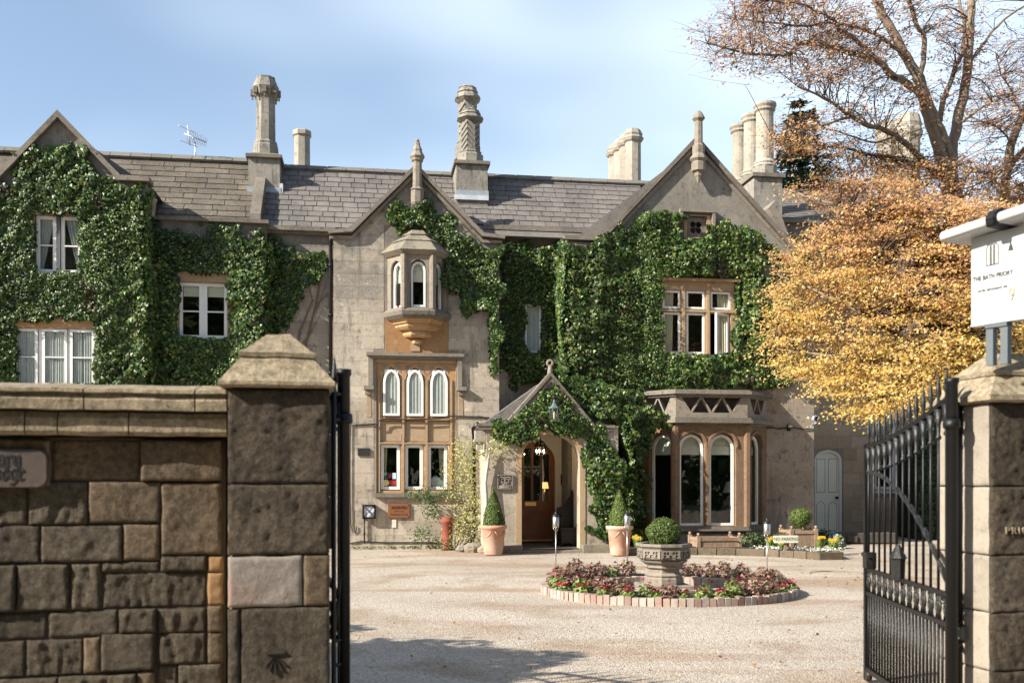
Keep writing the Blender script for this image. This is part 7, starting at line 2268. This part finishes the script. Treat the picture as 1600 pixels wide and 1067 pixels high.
def limb(pxs, d0, d1, r0, r1, bow=0.0):
    m = len(pxs)
    return ([tuple(W(x, y, d0 + (d1-d0)*i/(m-1) - bow*math.sin(math.pi*i/(m-1)))) for i, (x, y) in enumerate(pxs)], r0, r1)
D = 19.5
tb = W(1535, 750, D); tb.z = -.05
trunk = [tuple(tb), tuple(W(1532, 700, D)), tuple(W(1524, 560, D)), tuple(W(1508, 420, D)), tuple(W(1492, 335, D)), tuple(W(1487, 290, D))]
limbs = [(trunk, .30, .20),
         limb([(1487, 292), (1474, 262), (1463, 219), (1447, 170), (1436, 125), (1412, 81), (1390, 41), (1369, 0), (1350, -50)], D, D-.3, .17, .07),
         limb([(1490, 300), (1488, 237), (1494, 200), (1509, 137), (1515, 62), (1519, 0), (1524, -70)], D, D+.6, .16, .07),
         limb([(1489, 262), (1478, 225), (1458, 180), (1442, 140), (1432, 119)], D, D-.2, .13, .09),
         limb([(1447, 160), (1425, 134), (1390, 116), (1375, 97), (1334, 84), (1294, 72), (1256, 66), (1234, 83), (1216, 87), (1162, 83), (1106, 69)], D-.2, D-2.4, .11, .012),
         limb([(1380, 101), (1344, 69), (1312, 47), (1300, 31), (1272, 16), (1240, 4), (1200, 0)], D-.8, D-1.6, .065, .014),
         limb([(1418, 90), (1366, 53), (1303, 36), (1255, 40), (1209, 36), (1150, 30)], D-.3, D-.9, .055, .012),
         limb([(1466, 275), (1440, 247), (1394, 209), (1350, 194), (1319, 175), (1287, 153), (1244, 134)], D-.1, D-2.2, .095, .014),
         limb([(1468, 190), (1478, 144), (1494, 103), (1506, 72), (1505, 30), (1490, -20)], D, D+1, .075, .03),
         limb([(1437, 131), (1444, 62), (1434, 41), (1419, 0), (1410, -50)], D-.2, D-.5, .07, .035),
         limb([(1513, 100), (1535, 70), (1560, 40), (1600, 10), (1640, -20)], D+.3, D+.8, .05, .015),
         limb([(1494, 200), (1530, 170), (1570, 150), (1610, 140)], D+.2, D-.6, .04, .012),
         limb([(1446, 262), (1380, 246), (1320, 232), (1260, 222), (1208, 216)], D-.1, D-2.2, .055, .010), limb([(1330, 182), (1290, 196), (1255, 202), (1222, 208)], D-1.4, D-2.2, .03, .008),
         limb([(1400, 214), (1360, 222), (1310, 206), (1262, 186), (1225, 180)], D-.8, D-2.0, .03, .008),
         # low limbs sweeping out to the left inside the yellow skirt
         limb([(1526, 600), (1480, 560), (1400, 522), (1330, 480), (1262, 450), (1218, 430)], D-.1, D-.9, .09, .012, 1.5),
         limb([(1515, 500), (1460, 462), (1380, 422), (1310, 388), (1258, 366)], D-.1, D-.9, .085, .012, 1.5),
         limb([(1528, 640), (1450, 590), (1360, 566), (1290, 556), (1212, 545)], D-.1, D-.9, .08, .012, 1.5),
         limb([(1506, 420), (1430, 372), (1350, 336), (1270, 308), (1232, 300)], D-.1, D-.9, .08, .012, 1.5),
         limb([(1530, 660), (1450, 625), (1380, 612), (1310, 606)], D-.1, D-.9, .06, .012, 1.5),
         limb([(1515, 520), (1560, 470), (1610, 440)], D, D-1.5, .06, .015),
         limb([(1510, 480), (1480, 450), (1430, 440), (1370, 450), (1320, 455)], D-.1, D-.9, .06, .012, 1.5),
         limb([(1520, 580), (1470, 540), (1400, 560), (1340, 580), (1280, 590)], D-.1, D-.9, .06, .012, 1.5)]
r = np.random.default_rng(77)
clumps = []
low_poly = [(1192, 556), (1200, 520), (1212, 470), (1203, 446), (1225, 424), (1212, 412), (1262, 388), (1258, 366), (1300, 352), (1316, 332), (1232, 306), (1236, 292), (1300, 284), (1380, 276), (1440, 290), (1480, 310), (1530, 320), (1600, 322), (1610, 560), (1490, 615), (1440, 640), (1400, 650), (1350, 654), (1322, 640), (1282, 622), (1268, 596), (1234, 590), (1216, 572)]
cnt = 0
while cnt < 1350:
    x, y = 1185 + 425*r.random()**.85, r.uniform(275, 660)
    if not pip(np.array([x]), np.array([y]), low_poly)[0]: continue
    edge = (1500 - x) / 310
    depth = D - .5 - 2.6*np.clip((x-1190)/300, 0, 1) + r.normal(0, .45)
    v = (y - 300) / 330
    tl = y + .16*(x - 1500) + 9*math.sin(x*.02) + 6*math.sin(depth*5)   # foliage gathers in drooping tiers
    y += (round(tl/27)*27 - tl)*.38
    # windows of open air between the tiers
    if noise.noise(Vector((x*.012, y*.030, 4.0))) < -.34 and r.random() < .8: continue
    mix = np.clip(.98 - 1.12*v + r.normal(0, .10) + .25*noise.noise(Vector((x*.01, y*.02, 1))), 0, 1.3)
    clumps.append((tuple(W(x, y, depth)), dict(n=50, rad=(r.uniform(.3, .5), r.uniform(.28, .42), r.uniform(.04, .11)), mix=mix, size=.055, twigs=1, droop=r.uniform(.05, .65), val=1.0)))
    cnt += 1
def along(pts_px, d0, d1, num, spread, n, rad, mix, size, twigs=3):
    m = len(pts_px)
    for _ in range(num):
        q = r.random()**.75 * (m-1); i = min(m-2, int(q)); t = q - i
        x = pts_px[i][0]*(1-t) + pts_px[i+1][0]*t + r.normal(0, spread)
        y = pts_px[i][1]*(1-t) + pts_px[i+1][1]*t + r.normal(0, spread*.75)
        clumps.append((tuple(W(x, y, d0 + (d1-d0)*q/(m-1) + r.normal(0, .4))), dict(n=n, rad=rad, mix=mix+r.normal(0, .15), size=size, twigs=twigs, droop=.2)))
along([(1440, 247), (1394, 209), (1350, 194), (1319, 175), (1270, 200), (1230, 210)], D-.1, D-2.2, 110, 24, 16, (.36, .36, .06), 1.0, .056)
along([(1440, 270), (1380, 250), (1320, 235), (1260, 225), (1215, 218)], D-.1, D-2.2, 70, 16, 16, (.36, .36, .06), .9, .056)
along([(1375, 97), (1334, 84), (1294, 72), (1256, 66), (1216, 87), (1162, 83), (1115, 70)], D-.8, D-2.4, 150, 22, 14, (.34, .34, .08), 1.6, .056, 4)
along([(1344, 69), (1300, 31), (1272, 16), (1200, 10), (1140, 20)], D-.8, D-1.6, 150, 24, 14, (.34, .34, .09), 1.65, .056, 4)
along([(1418, 90), (1366, 60), (1303, 46), (1209, 46), (1140, 40)], D-.3, D-.9, 110, 20, 13, (.34, .34, .08), 1.65, .056, 4)
along([(1447, 160), (1420, 150), (1370, 130), (1330, 120), (1290, 110), (1250, 115)], D-.3, D-1.8, 110, 18, 14, (.34, .34, .07), 1.45, .056, 4)
along([(1440, 60), (1420, 20), (1400, -20)], D-.3, D-.6, 70, 30, 13, (.34, .34, .1), 1.7, .056, 4)
along([(1494, 180), (1505, 110), (1510, 60), (1515, 0)], D, D+.6, 110, 30, 13, (.34, .34, .1), 1.65, .056, 4)
along([(1530, 170), (1570, 150), (1600, 140)], D, D-.4, 40, 25, 13, (.34, .34, .1), 1.6, .056, 4)
along([(1440, 300), (1480, 280), (1520, 270)], D-.5, D-1, 60, 26, 14, (.3, .3, .08), 1.2, .055, 3)
along([(1300, 285), (1360, 262), (1420, 270), (1470, 285)], D-1.2, D-.6, 90, 20, 26, (.36, .36, .07), .95, .058, 2)
tree_builder('copper_tree', 'big copper leaved maple with a yellow skirt before the right wing', limbs, clumps, M['maple'], maple_leaf, 101)

# second, redder tree at the right edge
D2 = 22.0
clumps = []
tb = W(1522, 750, D2); tb.z = -.05
limbs2 = [([tuple(tb), tuple(W(1556, 600, D2)), tuple(W(1566, 420, D2)), tuple(W(1570, 340, D2)), tuple(W(1574, 270, D2)), tuple(W(1584, 215, D2)), tuple(W(1598, 180, D2)), tuple(W(1620, 120, D2))], .2, .07),
          limb([(1574, 268), (1590, 245), (1612, 225), (1640, 190)], D2, D2, .10, .05), limb([(1582, 225), (1560, 200), (1530, 190), (1500, 192)], D2, D2-1, .035, .01),
          limb([(1572, 300), (1545, 275), (1515, 262), (1495, 250)], D2, D2-1, .035, .01), limb([(1598, 180), (1580, 140), (1562, 110), (1555, 80)], D2, D2-1, .035, .01)]
along([(1500, 195), (1540, 200), (1590, 190), (1620, 170)], D2, D2-.8, 90, 26, 12, (.34, .34, .09), 1.5, .055, 3)
along([(1495, 250), (1540, 265), (1590, 250), (1620, 250)], D2, D2-.8, 90, 24, 13, (.34, .34, .09), 1.35, .058, 3)
along([(1550, 110), (1580, 130), (1610, 100), (1620, 60)], D2, D2-.8, 70, 26, 10, (.34, .34, .1), 1.7, .052, 3)
along([(1510, 310), (1550, 310), (1600, 300)], D2, D2-1.0, 80, 18, 18, (.34, .34, .08), 1.1, .062, 2)
tree_builder('red_tree', 'slimmer reddish tree behind the white sign at the right edge', limbs2, clumps, M['maple'], maple_leaf, 102)

# conifers behind the house
CON = np.array([(.018, .040, .022), (.026, .055, .028), (.035, .068, .030), (.012, .028, .018)])
def conifer(px, depth, ztop, height, rad, label, seed, tiers=26):
    r = np.random.default_rng(seed)
    b = W(px, 750, depth); b.z = 0
    t = empty('conifer', b); tag(t, label, 'tree', 'dark conifers behind the house')
    MB().tube([(0, 0, 0), (0, 0, ztop*.5), (0, 0, ztop)], [.28, .18, .02], 8).build('trunk', M['bark'], t)
    P, Nn, T, S, C = [], [], [], [], []
    br = MB()
    for k in range(tiers):
        q = k/(tiers-1); z = ztop - height*(q**.9) - .1
        Rr = rad * (.12 + .88*q**.8)
        for j in range(7):
            a = r.uniform(0, 6.28); L = Rr*r.uniform(.55, 1.05)
            e = np.array((L*math.cos(a), L*math.sin(a), -.10*L + .12*L*r.random()))
            br.tube([(0, 0, z), (e[0]*.5, e[1]*.5, z+e[2]*.3+.06*L), (e[0], e[1], z+e[2])], [.02, .014, .005], 3, cap=False)
            N = int(120*L/rad)+30
            u_ = r.random(N)**.7
            w_ = r.normal(0, .13*L+.05, N)*(.4+u_)
            p = np.stack([e[0]*u_ - math.sin(a)*w_, e[1]*u_ + math.cos(a)*w_, z + e[2]*u_ + .06*L*np.sin(u_*3.14) + r.normal(0, .04, N) - .08*np.abs(w_)], 1)
            P.append(p); Nn.append(np.array((0, 0, 1.0)) + r.normal(0, .4, (N, 3))); T.append(np.stack([math.cos(a) - math.sin(a)*np.sign(w_), math.sin(a) + math.cos(a)*np.sign(w_), -.1*np.ones(N)], 1))
            S.append(r.uniform(.16, .30, N)); C.append(CON[r.integers(0, 4, N)]*r.uniform(.7, 1.3, (N, 1)))
    tag(br.build('branches', M['twig'], t), kind='stuff')
    tag(leaves('crown', np.concatenate(P), np.concatenate(Nn), np.concatenate(T), np.concatenate(S), np.concatenate(C), M['conifer'], t, OVAL_V*np.array((.55, 1, 1)), OVAL_T), kind='stuff')
conifer(1250, 38, W(1250, 160, 38).z, 6.5, 3.0, 'dark conifer behind the round chimneys', 111)
conifer(1628, 30, W(1628, 215, 30).z, 9.0, 2.4, 'dark conifer at the right edge behind the red tree', 112)
# a stray bough left of the chimneys
# clipped hedge glimpsed through the right gate
hb = GF  # noqa
t = empty('hedge', tuple(G0(1470, 842))); tag(t, 'dark clipped hedge glimpsed through the right gate', 'hedge')
kk = t.location.y / F
hh = EYE + (HY-672)*kk; hw = 46*kk
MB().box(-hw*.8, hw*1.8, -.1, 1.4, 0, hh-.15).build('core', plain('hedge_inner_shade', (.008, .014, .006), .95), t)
r = np.random.default_rng(120); N = 7000
px_ = r.uniform(-hw*.85, hw*1.9, N); pz_ = r.uniform(0, hh, N); py_ = r.uniform(-.28, -.08, N)
tag(leaves('foliage', np.stack([px_, py_, pz_], 1), np.array((0, -1, .3)) + r.normal(0, .5, (N, 3)), np.array((0, 0, -1.0)) + r.normal(0, .5, (N, 3)), r.uniform(.06, .11, N), np.array([(.012, .032, .010), (.02, .05, .014), (.03, .065, .02)])[r.integers(0, 3, N)]*r.uniform(.7, 1.3, (N, 1)), M['ivy'], t, OVAL_V, OVAL_T), kind='stuff')

# broad evergreen left of the drive, out of frame: its shade lies across the foreground gravel
def shade_tree(x, y, ztop, rad, seed, label):
    r = np.random.default_rng(seed)
    t = empty('evergreen_tree', (x, y, 0)); tag(t, label, 'tree', 'evergreens left of the drive')
    MB().tube([(0, 0, -.05), (.1, 0, ztop*.4), (0, .1, ztop*.8)], [.2, .15, .04], 8).build('trunk', M['bark'], t)
    for k in range(9):
        a = r.uniform(0, 6.28); e = (rad*.7*math.cos(a), rad*.7*math.sin(a), ztop*r.uniform(.5, .85))
        MB().tube([(0, 0, ztop*.35), (e[0]*.5, e[1]*.5, ztop*.5), e], [.07, .045, .015], 5).build('branch', M['bark'], t)
    N = 22000
    d = r.normal(0, 1, (N, 3)); d /= np.linalg.norm(d, axis=1, keepdims=True)
    k_ = r.random(N)**.4
    lump = 1 + .18*np.sin(d[:, 0]*5+1)*np.sin(d[:, 1]*6)*np.cos(d[:, 2]*5)
    p = d*(k_*lump)[:, None]*np.array((rad, rad, ztop*.42)) + np.array((0, 0, ztop*.58))
    tag(leaves('crown', p, d + r.normal(0, .5, (N, 3)), r.normal(0, 1, (N, 3)), r.uniform(.12, .24, N), IVY_COLS[r.integers(0, 5, N)], M['ivy'], t, OVAL_V, OVAL_T), kind='stuff')
shade_tree(-6.6, 5.9, 4.5, 1.9, 131, 'round evergreen tree behind the boundary wall, nearer the gate')
shade_tree(-7.8, 8.2, 3.7, 1.8, 132, 'round evergreen tree behind the boundary wall, nearer the house')

# the dark wood across the lane behind the viewer, which the window glass mirrors
r = np.random.default_rng(140)
wd = empty('wood', (0, -14, 0)); tag(wd, 'dark wood across the lane behind the gateway', 'wood', kind='stuff')
N = 42000
xx = r.uniform(-45, 45, N); hgt = 18 + 2.5*np.sin(xx*.23) + 1.6*np.sin(xx*.61+1)
zz_ = r.random(N)**.8*hgt; yy = r.normal(0, 1.2, N) - .12*zz_
tag(leaves('foliage', np.stack([xx, yy, zz_], 1), np.array((0, 1.0, .4)) + r.normal(0, .5, (N, 3)), r.normal(0, 1, (N, 3)), r.uniform(.55, 1.1, N), IVY_COLS[r.integers(0, 5, N)]*r.uniform(.8, 2.0, (N, 1)), M['conifer'], wd, OVAL_V, OVAL_T), kind='stuff')

# leaves blown off the maple, lying on the gravel
r = np.random.default_rng(150); N = 420
px_ = np.concatenate([r.normal(1320, 90, N//2), r.uniform(560, 1350, N - N//2)]); py_ = np.concatenate([r.normal(890, 22, N//2), 862 + 190*r.random(N - N//2)**1.6])
py_ = np.clip(py_, 868, 1060)
gp_ = np.array([tuple(G0(a, b)) for a, b in zip(px_, py_)]); gp_[:, 2] = .022
keep = np.hypot(gp_[:, 0]-BC.x, gp_[:, 1]-BC.y) > 2.1
gp_ = gp_[keep]; N = len(gp_)
o = leaves('fallen_leaves', gp_, np.array((0, 0, 1.0)) + r.normal(0, .35, (N, 3)), r.normal(0, 1, (N, 3)), r.uniform(.03, .06, N), np.array([(.40, .25, .08), (.28, .15, .07), (.20, .12, .06)])[r.integers(0, 3, N)], M['maple'], None, STAR_V, STAR_T)
tag(o, 'fallen maple leaves scattered over the gravel', 'leaves', kind='stuff')
# weeds along the foot of the walls
r = np.random.default_rng(151); P_, C_ = [], []
for a, b, nn in ((546, 757, -.07), (905, 960, -1.8), (1195, 1270, NG-.05)):
    for _ in range(60 if a == 546 else 25):
        x = r.uniform(a, b); q = HF.world(HF.s(x, nn), nn - r.random()*.12, .0)
        for _ in range(6): P_.append((q.x + r.normal(0, .03), q.y + r.normal(0, .02), .01 + r.random()*.05)); C_.append(np.array((.10, .14, .035))*r.uniform(.6, 1.3))
N = len(P_)
o = leaves('weeds', P_, np.array((0, -.5, 1.0)) + r.normal(0, .5, (N, 3)), r.normal(0, 1, (N, 3)), r.uniform(.03, .07, N), np.array(C_), M['petal'], None, OVAL_V, OVAL_T)
tag(o, 'small weeds along the foot of the house walls', 'weeds', kind='stuff')

# broad evergreen beyond the end of the wing, closing the gap behind the maple
q = W(1500, 750, 33)
shade_tree(q.x, q.y, 10.0, 3.4, 133, 'dark broad evergreen beyond the wing behind the copper tree')
